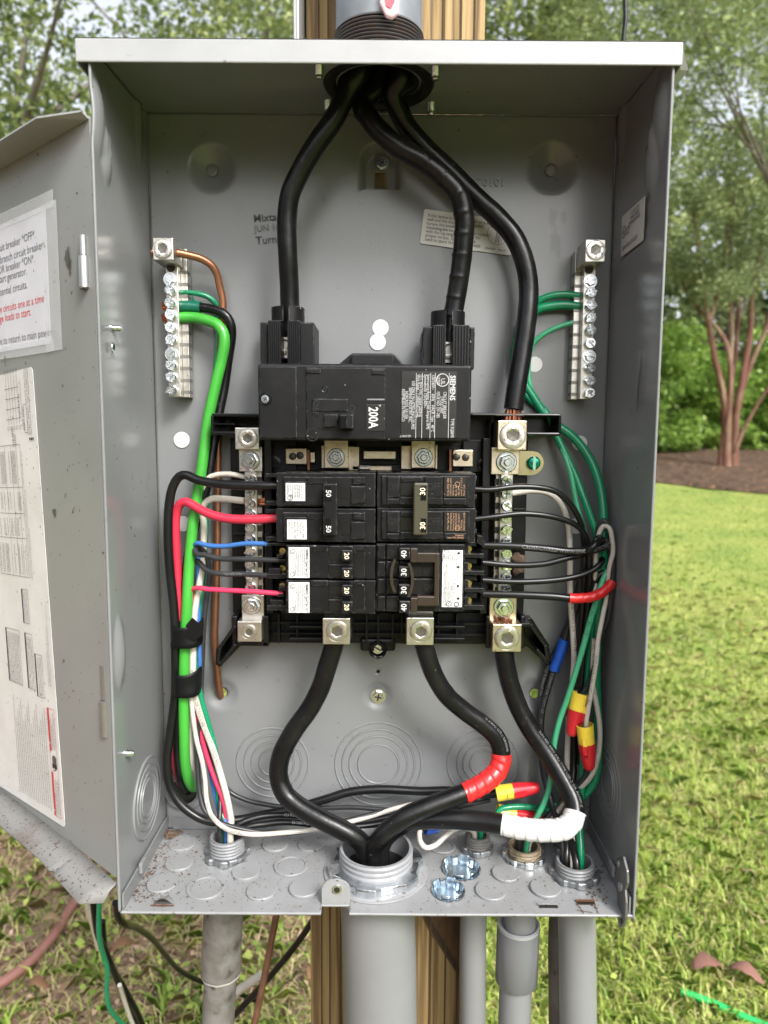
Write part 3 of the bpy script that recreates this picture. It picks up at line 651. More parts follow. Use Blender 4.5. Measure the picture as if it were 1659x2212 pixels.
# taped paper notice (reaches out of the picture)
du, dup = -DD, Z          # reading direction on the inner face
def dplate(u1, v1, u0, v0, m, name, wid, t=.0003, lift=.0004, rnd=.002):
    a, b = PD(u1, v0), PD(u1, v1); top_, bot = b.z, a.z; right = a
    o_ = Vector((right.x, right.y, bot)) + DD * wid + DN * lift
    return plate(o_, du, dup, wid, top_ - bot, t, m, door, name, rnd), o_
pn, po = dplate(112, 437, 0, 742, PAPER, 'paper_notice', .20)
phh = PD(112, 437).z - PD(112, 742).z
def dtext(body, u, v, size, m, name='lettering', align='RIGHT', x=None, up=None, off=.0009, fit=None, bold=0.0, linespace=1.0):
    q = PD(u, v) ; return text(body, q, x or du, up or dup, size, m, door, align, fit=fit, bold=bold, lift=off, linespace=linespace)
for (b_, u, v, m_) in (('Turn main circuit breaker *OFF*.', 80, 514, INKG), ('Turn off all branch circuit breakers.', 103, 534, INKG), ('Turn GENERATOR breaker *ON*.', 78, 566, INKG), ('Plug in and start generator.', 61, 593, INKG),
                       ('Turn on essential circuits.', 62, 622, INKG), ('Turn on large circuits one at a time', 98, 652, INKR), ('and allow large loads to start.', 70, 681, INKR), ('Reverse this procedure to return to main power.', 117, 724, INKG)):
    dtext(b_, u, v, .0082, m_)
# clear tape round the notice
for (ua, va, ub, vb, wid) in ((122, 431, 0, 760, .021), ):
    a, b = PD(124, 431), PD(124, 757); o_ = Vector((a.x, a.y, b.z)) + DD * .024 + DN * .0009
    plate(o_, du, dup, .024, a.z - b.z, .0001, FOIL, door, 'clear_tape', .0005)
a, b = PD(118, 424), PD(118, 447); o_ = Vector((a.x, a.y, b.z)) + DD * .20 + DN * .0010; plate(o_, du, dup, .20, .0115, .0001, FOIL, door, 'clear_tape', .0005)
a = PD(119, 756); o_ = Vector((a.x, a.y, a.z - .001)) + DD * .20 + DN * .0010; plate(o_, du, dup, .20, .0105, .0001, FOIL, door, 'clear_tape', .0005)
# big printed wiring label
a, b = PD(72, 792), PD(143, 1788); lw = .22
LUP = (a - b).normalized(); LDU = (du - LUP * du.dot(LUP)).normalized()
wo_ = b - LDU * lw + DN * .0004
wh = (a - b).length; plate(wo_, LDU, LUP, lw, wh, .0003, LABEL, door, 'wiring_label', .004)
TX, TU = LUP, -LDU        # label print runs upward, letters lean to the free edge
def LP(s, z): return wo_ + LDU * (lw - s) + LUP * z + DN * .0005        # s = distance in from the hinge-side edge
def ltext(body, s, z, size, m_=INK, fit=None, bold=0.0, align='LEFT'): return text(body, LP(s, z), TX, TU, size, m_, door, align, fit=fit, bold=bold, lift=.0007)
def lrect(s0, z0, s1, z1, m_): 
    A_, B_, C_, D_ = LP(s0, z0), LP(s1, z0), LP(s1, z1), LP(s0, z1); k = DN * .0003
    return put('print_block', MB().quad(A_ + k, B_ + k, C_ + k, D_ + k).mesh('print'), m_, door)
def lframe(s0, z0, s1, z1, w_, m_):
    for r_ in ((s0, z0, s0 + w_, z1), (s1 - w_, z0, s1, z1), (s0, z0, s1, z0 + w_), (s0, z1 - w_, s1, z1)): lrect(*r_, m_)
lframe(.0045, .006, .0165, .094, .0004, INKR)
lrect(.0135, .0065, .0165, .042, INKR); lrect(.0135, .059, .0165, .0935, INKR)
ltext('DANGER', .0158, .016, .0030, INKW, fit=.019, bold=.02); ltext('PELIGRO', .0158, .071, .0030, INKW, fit=.019, bold=.02)
for (zz) in (.0105, .0655):
    A_, B_, C_ = LP(.0160, zz) + DN * .0006, LP(.0140, zz - .0014) + DN * .0006, LP(.0140, zz + .0014) + DN * .0006
    A_, B_, C_ = LP(.0159, zz) + DN * .0006, LP(.0139, zz - .0014) + DN * .0006, LP(.0139, zz + .0014) + DN * .0006
    put('warning_triangle', MB().add([A_, B_, C_], [(0, 1, 2)]).mesh('print'), INKW, door)
ltext('Hazardous Voltage.\nWill cause death, serious injury\nor substantial property damage.\nTurn Off Power Supplying this\nequipment before working inside.', .0115, .0085, .00165, INK, fit=.030)
ltext('Voltaje peligroso. Causara la\nmuerte, lesiones graves, o dano\nsubstancial a la propiedad.\nDesconecte el suministro de energia\na este equipo antes de trabajar.', .0115, .061, .00165, INK, fit=.030)
for k in range(4): lrect(.0065 + .0018 * k, .048, .0077 + .0018 * k, .0565 - .0008 * abs(k - 1.5), INK)      # pictogram: fingers, palm, bolt
lrect(.0060, .0455, .0138, .0490, INK)
lrect(.0085, .0440, .0094, .0460, INK); lrect(.0090, .0435, .0128, .0442, INK)
rng = random.Random(5); LOR = 'Enclosure suitable for use as service equipment when the main is installed per the wiring diagram and listed kit '
for k in range(17):
    s = .0195 + .0036 * k; ltext((LOR * 3)[rng.randint(0, 60):][:150 - 4 * (k % 4)], s + .0008, .008 + .001 * rng.random(), .0024, INK, fit=.084 - .006 * (k % 4))
for (s0, z0, s1, z1) in ((.019, .100, .032, .135), (.034, .104, .048, .150), (.036, .158, .048, .186), (.058, .104, .085, .150)):
    lframe(s0, z0, s1, z1, .0003, INK); lrect(s1 - .0018, z0, s1, z1, INK)
    kk = int((s1 - s0 - .003) / .0026)
    for k in range(kk): ltext(''.join(rng.choice('ABCDEFGHIKLMNOPRSTU0123456789 ') for _ in range(26)), s0 + .0012 + .0026 * k, z0 + .0008, .0019, INK, fit=(z1 - z0) * .92)
lframe(.031, .196, .085, .302, .0003, INK)
for zz in (.227, .247, .268): lrect(.031, zz, .085, zz + .0003, INK)
for ss in (.038, .048, .060): lrect(ss, .196, ss + .0003, .302, INK)
for k in range(22):
    for (z0, z1) in ((.198, .225), (.229, .245), (.250, .266), (.271, .300)):
        if rng.random() < .55: ltext(''.join(rng.choice('ABCDEFGHIKLMNOPRSTU0123456789 ') for _ in range(int((z1 - z0) * 900))), (.0325 + .0023 * k), z0, .0020, INK, fit=(z1 - z0) * .9)
for k in range(3): ltext(LOR + 'for supply', .0275 - .0020 * k, .196, .0017, INKG, fit=.10 - .03 * k)
for k in range(3): ltext('The National Electrical Code is a registered trademark of the Association', .0045 + .0020 * k, .112, .0017, INKG, fit=.068 - .02 * k)
# wiring diagram
zz0 = .322
for k in range(4): lrect(.026, zz0 + .008 * k, .052, zz0 + .008 * k + .0003, INK)
for k in range(5): lrect(.028 + .005 * k, zz0 - .004, .0283 + .005 * k, zz0 + .034, INK)
for k in range(5): ring(LP(.027 + .0055 * k, zz0 - .007), TX, TU, .0016, .0003, INK, door, lift=.0004); ring(LP(.028 + .005 * k, zz0 + .037), TX, TU, .0016, .0003, INK, door, lift=.0004)
lframe(.0145, zz0 - .012, .0195, zz0 + .010, .0003, INK); ltext('EQPT GND', .0185, zz0 - .010, .0033, fit=.018); ltext('NEUTRAL', .0245, zz0, .0033, fit=.019)
lrect(.0225, zz0 - .008, .0228, zz0 + .030, INK); ltext('LINE', .044, zz0 + .042, .0042); ltext('SUB-FEED\n LUGS', .040, zz0 - .022, .0038)
for k, b_ in enumerate(('SUITABLE FOR USE PER NEUTRAL', 'BOND WHEN USED AS SERVICE', 'GROUND BAR KIT WHEN USED')): ltext(b_, .0125 - .0028 * k, zz0 - .014, .0021, fit=.050); ring(LP(.0118 - .0028 * k, zz0 - .017), TX, TU, .0011, .0010, INK, door, lift=.0004)
# grime on the door: smear beside the notice, mud flecks
def blotch(cs, m_, parent, name, rnd_):
    mb_ = MB()
    for (c_, ru, rv, x_, u_) in cs:
        n_ = 14; vs_ = [c_ + (x_ * ru * math.cos(2 * math.pi * i / n_) + u_ * rv * math.sin(2 * math.pi * i / n_)) * rnd_.uniform(.6, 1.2) for i in range(n_)]
        mb_.add(vs_, [tuple(range(n_))])
    return put(name, mb_.mesh(name), m_, parent)
GRIME = mat('grime', (0.07, 0.07, 0.055), 0.7, alpha=0.75); MUD = mat('mud_fleck', (0.13, 0.085, 0.05), 0.9)
blotch([(PD(147, 558) + DN * .0006, .0045, .0085, du, dup), (PD(152, 575) + DN * .0006, .0028, .008, du, dup), (PD(119, 1107) + DN * .0006, .003, .004, du, dup)], GRIME, door, 'grime_smear', rng)
blotch([(PD(rng.uniform(15, 215), rng.uniform(300, 1880)) + DN * .0008, rng.uniform(.0002, .0007), rng.uniform(.0002, .0013), du, dup) for _ in range(120)], MUD, door, 'mud_flecks', rng)['kind'] = 'stuff'
# ================================================================== HARDWARE MESHES
def hexnut_mb(r):
    mb = MB(); mb.lathe([(r, 0), (r, r * .10), (r * .93, r * .16), (r * .6, r * .16)], (0, 0, 0), 'Y', 28)
    mb.lathe([(r * .74, r * .14), (r * .74, r * .55), (r * .66, r * .66), (r * .40, r * .66), (r * .38, r * .40)], (0, 0, 0), 'Y', 6)
    mb.lathe([(r * .36, r * .3), (r * .36, r * .85), (r * .30, r * .95), (0, r * .95)], (0, 0, 0), 'Y', 20); return mb
M_NUT = shared(hexnut_mb(.0078), ZINC, 30)
def term_mb():
    mb = MB(); mb.lathe([(.0041, -.002), (.0041, .0036), (.0037, .0043), (.0024, .0043), (.0022, .0037), (0, .0036)], (0, 0, 0), 'Y', 20); return mb
M_TERM = shared(term_mb(), ZINC, 35)
M_TSLOT = shared(MB().box(-.0045, .0045, -.0044, -.0042, -.0006, .0006).box(-.0006, .0006, -.0044, -.0042, -.0026, .0026), mat('bright_slot_edge', (0.75, 0.78, 0.8), 0.12, 1.0))
M_SHEX = shared(phillips_hex(.0052), ZINC, 30)
M_SSLOT = shared(MB().box(-.0040, .0040, -.0034, -.0031, -.0006, .0006), mat('bright_slot_edge', (0.75, 0.78, 0.8), 0.12, 1.0))
def socket_mb(r, hexr):
    n = 24; vs = []; fs = []
    def hexpt(a): 
        k = a % (math.pi / 3) - math.pi / 6; rr = hexr * math.cos(math.pi / 6) / math.cos(k); return rr * math.cos(a), rr * math.sin(a)
    rows = []
    for i in range(n):
        a = 2 * math.pi * i / n; ca, sa = math.cos(a), math.sin(a); hx_, hz_ = hexpt(a)
        rows.append([(r * 1.16 * ca, -.00005, r * 1.16 * sa), (r * 1.12 * ca, -.0004, r * 1.12 * sa), (r * 1.05 * ca, -.0001, r * 1.05 * sa), (r * ca, -.0001, r * sa), (r * .97 * ca, -.0013, r * .97 * sa), (hexr * 1.2 * ca, -.0016, hexr * 1.2 * sa), (hx_, -.0012, hz_), (hx_ * .9, -.0002, hz_ * .9), (0, -.00015, 0)])
    m = len(rows[0])
    for rw in rows: vs += rw
    for i in range(n):
        k = (i + 1) % n
        for j in range(m - 1): fs.append((i * m + j, k * m + j, k * m + j + 1, i * m + j + 1))
    return MB().add(vs, fs)
M_SOCK = shared(socket_mb(.0066, .0037), ALU, 30)
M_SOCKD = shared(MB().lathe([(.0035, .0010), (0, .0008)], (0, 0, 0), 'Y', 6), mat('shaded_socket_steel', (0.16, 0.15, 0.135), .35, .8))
def lug(name, u0, v0, u1, v1, yf, yb, parent, m, su, sv, s=1.0):
    o = obj(name, MB().pbox(u0, v0, u1, v1, yf, yb), m, parent, bevel=.0006)
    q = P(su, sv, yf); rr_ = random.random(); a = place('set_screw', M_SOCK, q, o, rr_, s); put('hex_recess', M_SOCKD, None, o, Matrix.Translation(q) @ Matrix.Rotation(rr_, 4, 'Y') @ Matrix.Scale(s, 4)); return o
def bolt(u, v, y, parent, s=1.0, rot=.2): return place('hex_nut', M_NUT, P(u, v, y), parent, rot, s)
def tscrew(u, v, y, parent, rot): 
    o = place('terminal_screw', M_TERM, P(u, v, y), parent, rot, 1.0, (random.uniform(-.06, .06), random.uniform(-.08, .08))); place('screw_slot', M_TSLOT, P(u, v, y), o, rot); return o
def hscrew(u, v, y, parent, rot): 
    o = place('fixing_screw', M_SHEX, P(u, v, y), parent, rot); place('screw_slot', M_SSLOT, P(u, v, y), o, rot); return o
def strands(name, c, d, L_, spread, m, parent, n=7, r=.00055):
    mb = MB(); d = Vector(d).normalized(); a = d.orthogonal().normalized(); b = d.cross(a)
    for i in range(n):
        t_ = 2.4 * i; k = spread * math.sqrt(i / n); o = Vector(c) + a * k * math.cos(t_) + b * k * math.sin(t_)
        e = o + d * L_ * random.uniform(.75, 1.1) + (a * math.cos(t_) + b * math.sin(t_)) * k * .35
        tube_mb(np.array([tuple(o), tuple((o + e) / 2), tuple(e)]), r, 6, mb=mb)
    return put(name, mb.mesh(name), m, parent, None, 50)
random.seed(21)
# ================================================================== PANEL INTERIOR (bus assembly)
q = P(820, 1160, -.01)
bus = tag(empty('bus_assembly', q), 'black plastic bus assembly carrying both neutral bars and the breakers', 'bus assembly')
mb = MB()
mb.pbox(500, 950, 1136, 1330, -.012, -.003)
mb.pbox(560, 890, 1060, 960, -.014, -.003)
mb.pbox(574, 1322, 1062, 1391, -.016, -.003)
obj('base_plate', mb, BLKM, bus, bevel=.0008)
# pockets and ribs of the moulding
for (u0, v0, u1, v1, f) in ((572, 948, 588, 1330, -.030), (1040, 948, 1056, 1330, -.030), (588, 950, 640, 1020, -.020), (1000, 950, 1040, 1020, -.020), (770, 950, 868, 965, -.030), (745, 1003, 880, 1019, -.022),
                            (505, 1095, 530, 1100, -.016), (505, 1150, 530, 1157, -.016), (1108, 1098, 1136, 1103, -.016), (1108, 1184, 1132, 1190, -.016), (505, 1230, 530, 1236, -.016)):
    obj('moulding_rib', MB().pbox(u0, v0, u1, v1, f, -.004), BLKM, bus, bevel=.0006)
for (u, v) in ((592, 1000), (1046, 1004)):
    q = P(u, v, -.021); obj('moulded_boss', MB().lathe([(.0056, -.008), (.0056, 0), (.0036, .0003), (.0034, -.003), (.0012, -.003), (.0012, .0006), (0, .0006)], q, 'Y', 20), BLKG, bus, smooth=35)
# lower rib grid
for k, u in enumerate((600, 640, 760, 790, 815, 846, 866, 945, 985)): obj('moulding_rib', MB().pbox(u, 1326, u + 4, 1390, -.026, -.006), BLKM, bus)
for v in (1345, 1368): obj('moulding_rib', MB().pbox(590, v, 1050, v + 4, -.0245, -.006), BLKM, bus)
for v in (1352, 1378):
    for (u0, u1) in ((624, 696), (938, 1004)): obj('moulding_rib', MB().pbox(u0, v, u1, v + 6, -.032, -.006), BLKM, bus, bevel=.0006)
obj('fixing_tab', MB().pbox(778, 1380, 854, 1408, -.020, -.004), BLKM, bus, bevel=.002)
q = P(816, 1404, -.022)
obj('screw_well', MB().lathe([(.0074, -.018), (.0074, .0005), (.0066, .0012), (.0056, .0005), (.0055, -.006), (0, -.006)], q, 'Y', 28), BLKG, bus, smooth=35)
hexscrew(816, 1399, -.018, bus, .5, .85, False, 'fixing_screw')
# upper wings
def wing(pts, yb, yf, name='cable_guide'):
    w = [P(u, v, yf) for u, v in pts]; return MB().prism(w, (0, yb - yf, 0))
mb = MB()
mb.pbox(457, 893, 562, 900, -.040, -.006); mb.pbox(457, 932, 508, 940, -.040, -.006); mb.pbox(455, 897, 461, 937, -.040, -.006); mb.pbox(460, 914, 506, 918, -.034, -.006); mb.pbox(459, 898, 560, 938, -.010, -.004)
obj('cable_guide', mb, BLKG, bus, bevel=.0012)
mb = MB()
mb.pbox(1018, 893, 1212, 899, -.040, -.006); mb.pbox(1138, 934, 1212, 942, -.040, -.006); mb.pbox(1206, 895, 1213, 940, -.040, -.006); mb.pbox(1020, 896, 1210, 940, -.012, -.004); mb.pbox(1056, 905, 1062, 966, -.030, -.006)
obj('cable_guide', mb, BLKG, bus, bevel=.0012)
# lower spouts
for pts, pts2 in (([(575, 1330), (520, 1332), (467, 1402), (465, 1436), (476, 1441), (520, 1395), (580, 1395)], [(508, 1352), (474, 1400), (470, 1432), (477, 1434), (508, 1392)]),
                  ([(1060, 1335), (1148, 1334), (1186, 1393), (1191, 1436), (1184, 1439), (1140, 1397), (1060, 1397)], [(1120, 1350), (1146, 1350), (1178, 1394), (1184, 1430), (1160, 1404)])):
    mb = wing(pts, -.004, -.013); obj('cable_spout', mb, BLKG, bus, bevel=.001)
    k = len(pts2); lo_ = [P(u, v, -.0425) for u, v in pts2]; mb = MB()
    for i in (0, 1, 2, 3):
        a_, b_ = lo_[i], lo_[(i + 1) % k]; nrm = Vector((-(b_ - a_).z, 0, (b_ - a_).x)).normalized() * .0013
        mb.prism([a_ - nrm, b_ - nrm, b_ + nrm, a_ + nrm], (0, .033, 0))
    obj('spout_wall', mb, BLKG, bus, bevel=.0005)
for (u0, u1) in ((500, 512), (566, 580)): obj('spout_wall', MB().pbox(u0, 1330, u1, 1398, -.036, -.004), BLKG, bus, bevel=.001)
for (u0, u1) in ((1050, 1060), (1124, 1134)): obj('spout_wall', MB().pbox(u0, 1330, u1, 1402, -.034, -.004), BLKG, bus, bevel=.001)
obj('spout_wall', MB().pbox(508, 1386, 580, 1396, -.036, -.004), BLKG, bus, bevel=.001)
# bus bars and stabs
for (u0, u1, cu) in ((700, 752, 726), (888, 940, 915)):
    k = obj('bus_bar', MB().pbox(u0, 950, u1, 1012, -.034, -.020), ALUB, bus, bevel=.0008); bolt(cu, 988, -.034, k, .92)
for (u0, v0, u1, v1) in ((617, 968, 662, 1003), (978, 972, 1022, 1008), (694, 962, 702, 1012), (866, 962, 890, 1014), (752, 964, 776, 1016), (785, 974, 855, 992), (760, 1006, 846, 1017), (670, 976, 680, 1000), (940, 960, 945, 1014)):
    obj('bus_stab', MB().pbox(u0, v0, u1, v1, -.026, -.012), ALUB, bus, bevel=.0006)
for (u, v) in ((632, 986), (648, 984), (986, 987), (1006, 988)):
    q = P(u, v, -.0262); obj('stab_dimple', MB().lathe([(.0030, 0), (.0024, .0012), (0, .0016)], q, 'Y', 14), DARKIN, bus, smooth=50)
for (u0, u1) in ((664, 669), (971, 976)): obj('copper_link', MB().pbox(u0, 972, u1, 1022, -.022, -.012), COPPER, bus)
obj('bonding_strap', MB().pbox(772, 1004, 800, 1018, -.030, -.022), ALU, bus, bevel=.002)
# neutral bars
def bar(name, u0, v0, u1, v1, yf, yb, parent, m): return obj(name, MB().pbox(u0, v0, u1, v1, yf, yb), m, parent, bevel=.0004)
nb1 = bar('neutral_bar', 530, 1018, 556, 1288, -.032, -.024, bus, ALU)
nb2 = bar('neutral_bar', 1079, 1022, 1105, 1294, -.032, -.024, bus, ALU)
obj('bar_channel', MB().pbox(556, 1018, 567, 1288, -.026, -.013), ALU, nb1, bevel=.0004); obj('bar_channel', MB().pbox(1068, 1022, 1079, 1294, -.026, -.013), ALU, nb2, bevel=.0004)
for k in range(10):
    obj('wire_port', MB().pbox(557, 1030 + 26 * k, 566, 1044 + 26 * k, -.0263, -.020), DARKIN, nb1); obj('wire_port', MB().pbox(1069, 1034 + 26 * k, 1078, 1048 + 26 * k, -.0263, -.020), DARKIN, nb2)
for k, v in enumerate((1035, 1063, 1088, 1112, 1140, 1165, 1191, 1219, 1243, 1268)): tscrew(541.5, v, -.032, nb1, random.uniform(0, 3))
for k, v in enumerate((1039, 1066, 1092, 1118, 1144, 1170, 1195, 1221, 1245, 1270)): tscrew(1093, v, -.032, nb2, random.uniform(0, 3))
for (u0, v0, u1, v1, bu, bv, s, m_, pr) in ((516, 966, 566, 1019, 541, 994.6, .98, ALU, nb1), (522, 1285, 570, 1343, 544, 1308, .98, ALU, nb1), (1061, 967, 1122, 1025, 1094, 998, 1.05, ALUB, nb2), (1057, 1290, 1116, 1348, 1088, 1311, 1.05, ALUB, nb2)):
    k = obj('lug_plate', MB().pbox(u0, v0, u1, v1, -.034, -.028), m_, pr, bevel=.0006); bolt(bu, bv, -.034, k, s, random.random())
lug('lug', 507.5, 924, 559.5, 970.5, -.042, -.022, nb1, ALU, 535, 947, 1.02)
lug('lug', 512.7, 1342, 565, 1387, -.044, -.022, nb1, ALU, 538, 1365, .82)
lug('lug', 1075, 909, 1138, 972, -.046, -.022, nb2, ALUB, 1107, 942, 1.32)
lug('lug', 1064, 1348, 1126.5, 1409, -.046, -.022, nb2, ALUB, 1095, 1378, 1.32)
strands('copper_strands', P(1070, 1348, -.036) , (.0, -.15, 1), .006, .0060, COPD, nb2, 16, .0010).location = (.0065, 0, 0)
# bonding tab with green screw
mb = MB(); a = P(1128, 1000, -.020); rr = .0098; pts = [(a.x - .004, -.020, a.z - rr), (a.x + .008, -.020, a.z - rr)]
for i in range(9): t_ = -math.pi / 2 + math.pi * i / 8; pts.append((a.x + .008 + rr * math.cos(t_), -.020, a.z + rr * math.sin(t_)))
pts += [(a.x - .004, -.020, a.z + rr)]
obj('bonding_tab', mb.prism(pts, (0, .002, 0)), mat('brass_tab', (0.52, 0.46, 0.28), 0.25, 1.0), nb2, bevel=.0004)
q = P(1152, 1000, -.0205); k = obj('bonding_screw', MB().lathe([(.0054, 0), (.0054, .002), (.0042, .0034), (0, .0040)], q, 'Y', 24), GSCREW, nb2, smooth=40)
obj('screw_slot', MB().box(q.x - .001, q.x + .001, q.y - .0042, q.y - .0030, q.z - .0052, q.z + .0052), mat('pale_green_slot', (0.25, 0.5, 0.4), 0.3, 0.6), k)
# lower hot lugs
for (u0, v0, u1, v1, su, sv) in ((697, 1335, 756, 1393, 728, 1363), (878, 1334, 937, 1394.5, 909, 1364)):
    k = lug('lug', u0, v0, u1, v1, -.064, -.040, bus, ALU, su, sv, 1.12); obj('lug_strap', MB().pbox(u0 + 4, 1315, u1 - 2, 1340, -.046, -.038), ALU, k)
obj('mud_dauber_nest', MB().lathe([(.0058, 0), (.0050, .003), (.0025, .0045), (0, .005)], P(1118, 1208, -.013), 'Y', 12, wob=lambda i, j: 1 + .25 * math.sin(i * 2.3 + j)), DIRT, bus, smooth=50)
obj('mud_dauber_nest', MB().lathe([(.0056, 0), (.0046, .003), (.0025, .0040), (0, .0045)], P(1117, 1228, -.013), 'Y', 12, wob=lambda i, j: 1 + .25 * math.sin(i * 1.7 + j)), DIRT, bus, smooth=50)
# ================================================================== GROUND BARS
def ground_bar(pts, ch, lugr, so_, screws, label, face):
    (ut, vt), (ub, vb), hw = pts
    a, b = P(ut, vt, -.0205), P(ub, vb, -.0205); xc = (a.x + b.x) / 2; w = hw / 2750
    root = tag(empty('ground_bar', (xc, 0, b.z)), label, 'ground bar', 'ground bars on the back panel')
    s = 1 if ch > 0 else -1
    mb = MB().box(xc - w, xc + w, -.0205, -.0140, b.z, a.z); obj('bar', mb, ALU, root, bevel=.0004)
    mb = MB().box(min(xc + s * w, xc + s * (w + .0052)), max(xc + s * w, xc + s * (w + .0052)), -.0130, -.0015, b.z, a.z + .012).box(xc - w, xc + w, -.0145, -.0015, b.z, a.z + .014)
    obj('bar_channel', mb, ALU, root, bevel=.0004)
    n = 11
    for k in range(n):
        z = a.z - .006 - (a.z - b.z - .010) * k / (n - 1); x0 = xc + s * (w + .0053)
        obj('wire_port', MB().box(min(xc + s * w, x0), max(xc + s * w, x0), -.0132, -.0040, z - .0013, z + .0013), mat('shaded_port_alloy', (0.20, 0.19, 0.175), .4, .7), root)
    lug('lug', *lugr, -.040, -.016, root, ALU, *so_, .98)
    for i, (u, v) in enumerate(screws):
        if i in (0, 6): hscrew(u, v, -.0205, root, random.uniform(-.6, .6))
        else: tscrew(u, v, -.0205, root, random.uniform(0, 3))
    q = P(ut, vt + 12, -.0206); obj('open_hole', MB().cyl(q, .0034, .0002, 'Y', 18), DARKIN, root)
    return root
lv = (603.6, 627.5, 655, 681.4, 708.7, 734.4, 765, 790, 815.5, 843)
gbl = ground_bar(((369, 566), (379, 857), 13), 1, (330, 514, 374, 561), (351, 538), [(368 + 4.5 * (v - 603) / 240, v) for v in lv], 'ground bar with brown copper wire clamped in its lug', 1)
rv = (608, 633.5, 661, 687.4, 714, 742, 771, 795, 822.4, 849)
gbr = ground_bar(((1272.5, 570), (1267, 862), 12.5), -1, (1264.5, 518, 1308, 565), (1287, 541), [(1275 - 3 * (v - 608) / 240, v) for v in rv], 'ground bar with an empty lug and three thin green wires', -1)
# ================================================================== MAIN BREAKER
q = P(788, 950, -.04); MBK = tag(empty('main_breaker', q), 'large black 200A main circuit breaker across the top of the bus', 'circuit breaker')
YM = -.076
mbody = obj('body', MB().pbox(557, 787, 1018, 952, YM, -.014), BLK, MBK, bevel=.0024, seg=3)
obj('face_panel', MB().pbox(661, 795, 833, 948, YM - .0012, YM + .002), BLK, MBK, bevel=.0008)
obj('face_panel', MB().pbox(560, 793, 641, 946, YM - .0006, YM + .002), BLK, MBK, bevel=.0008)
for (u0, v0, u1, v1) in ((661, 796, 693, 806), (803, 798, 833, 809)): obj('moulded_lip', MB().pbox(u0, v0, u1, v1, YM - .0024, YM), BLK, MBK, bevel=.0006)
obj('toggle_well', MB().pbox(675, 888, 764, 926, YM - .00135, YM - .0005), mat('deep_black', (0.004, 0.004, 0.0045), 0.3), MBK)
obj('toggle_plate', MB().pbox(674, 861, 752, 889, YM - .0030, YM), BLK, MBK, bevel=.0010)
obj('toggle_plate', MB().pbox(699, 894, 730, 923, YM - .0042, YM - .001), BLK, MBK, bevel=.0010)
hd = obj('toggle_handle', MB().pbox(731, 894, 764, 927, YM - .0130, YM - .001), BLKG, MBK, bevel=.0016); obj('handle_face', MB().pbox(748, 896, 763, 925, YM - .0134, YM - .012), BLK, hd, bevel=.0003)
q = P(701, 841, YM - .00125); obj('test_hole', MB().lathe([(.0026, .0001), (.0022, .0004), (.0017, .0001), (0, .0001)], q, 'Y', 18), mat('deep_black', (0, 0, 0)), MBK)
q = P(573, 862, YM - .0007); obj('screw_recess', MB().lathe([(.0048, .0), (.0044, .0005), (.0040, .0002), (0, .0002)], q, 'Y', 24), BLKG, MBK, smooth=35)
k = place('cover_screw', M_HEX, q, MBK, .4, .48); place('drive_recess', M_CROSS, q, k, .4, .55)
q = P(675, 939, YM - .0012); ring(q, X, Z, .0046, .0006, RELF, MBK)
text('OFF', P(676, 864, YM - .0030), NZ, X, .0062, RELF, MBK, bold=.01); text('ON', P(754, 874, YM - .0012), NZ, X, .0062, RELF, MBK, bold=.01); strip(P(752, 935, YM - .0013), X, Z, [(0, 0, .004, .0007)], RELF, MBK)
strip(P(793, 863, YM - .0013), X, Z, [(0, -.0004, .0125, .0006)], INKL, MBK)
k = obj('rating_label', MB().pbox(790, 874, 832, 931, YM - .0017, YM - .001), LABK, MBK, bevel=.0003)
text('200A', P(797, 879, YM - .0018), NZ, X, .0094, INKW, k, bold=.02, fit=.0152)
k = obj('data_label', MB().pbox(867, 803, 986, 945, YM - .0008, YM), LABK, MBK)
def mtext(b_, u, v, s, fit=None, bold=0): return text(b_, P(u, v, YM - .0009), NZ, X, s, INKW, k, fit=fit, bold=bold, lift=.0004)
mtext('SIEMENS', 973, 811, .0052, .0175, .02); mtext('TYPE EQ8695', 974, 904, .0034, .0135)
for u in (970, 940, 930, 912, 899): 
    a_ = P(u, 806, YM - .0013); strip(a_, X, Z, [(0, -.046, .0003, 0)], INKW, k)
ring(P(956, 821, YM - .0010), NZ, X, .0046, .0005, INKW, k); mtext('UL', 953, 817, .0040); mtext('LISTED', 944, 812, .0032, .0062)
mtext('CIRCUIT BREAKER', 958, 846, .0032, .019); mtext('2 POLE UNIT', 951, 856, .0032, .0122); mtext('ISSUE NO. DY-785', 943.5, 846, .0032, .0182)
mtext('120/240V~    60Hz    HACR Type   40°C', 933, 809, .0031, .040); mtext('Interrupting Rating 22,000 Amperes RMS', 922.5, 809, .0031, .0385); mtext('Symmetrical 120/240V~', 916, 809, .0031, .0235); mtext('75°C Wire Only, Torque 250 lb-in', 906.5, 809, .0031, .0295); mtext('Wire Range - 1-300kcmil CU-AL', 900.5, 809, .0031, .0305)
mtext('USE ONLY IN LISTED ENCLOSURES', 890, 823, .0031, .034); mtext('SIEMENS INDUSTRY, INC.', 883.5, 837, .0031, .0245); mtext('NORCROSS, GA USA', 875.5, 845, .0031, .0195); mtext('ASSEMBLED IN MEXICO', 868.5, 840, .0031, .023)
text('6210417', P(887, 940, YM - .0009), NX, NZ, .0022, INKW, k, lift=.0004)
mb = wing([(728, 790), (757, 765), (853, 766), (876, 790)], -.010, -.040); obj('mounting_ear', mb, BLK, MBK, bevel=.001)
obj('mounting_ear', MB().pbox(757, 763, 852, 790, -.058, -.016), BLK, MBK, bevel=.0016)
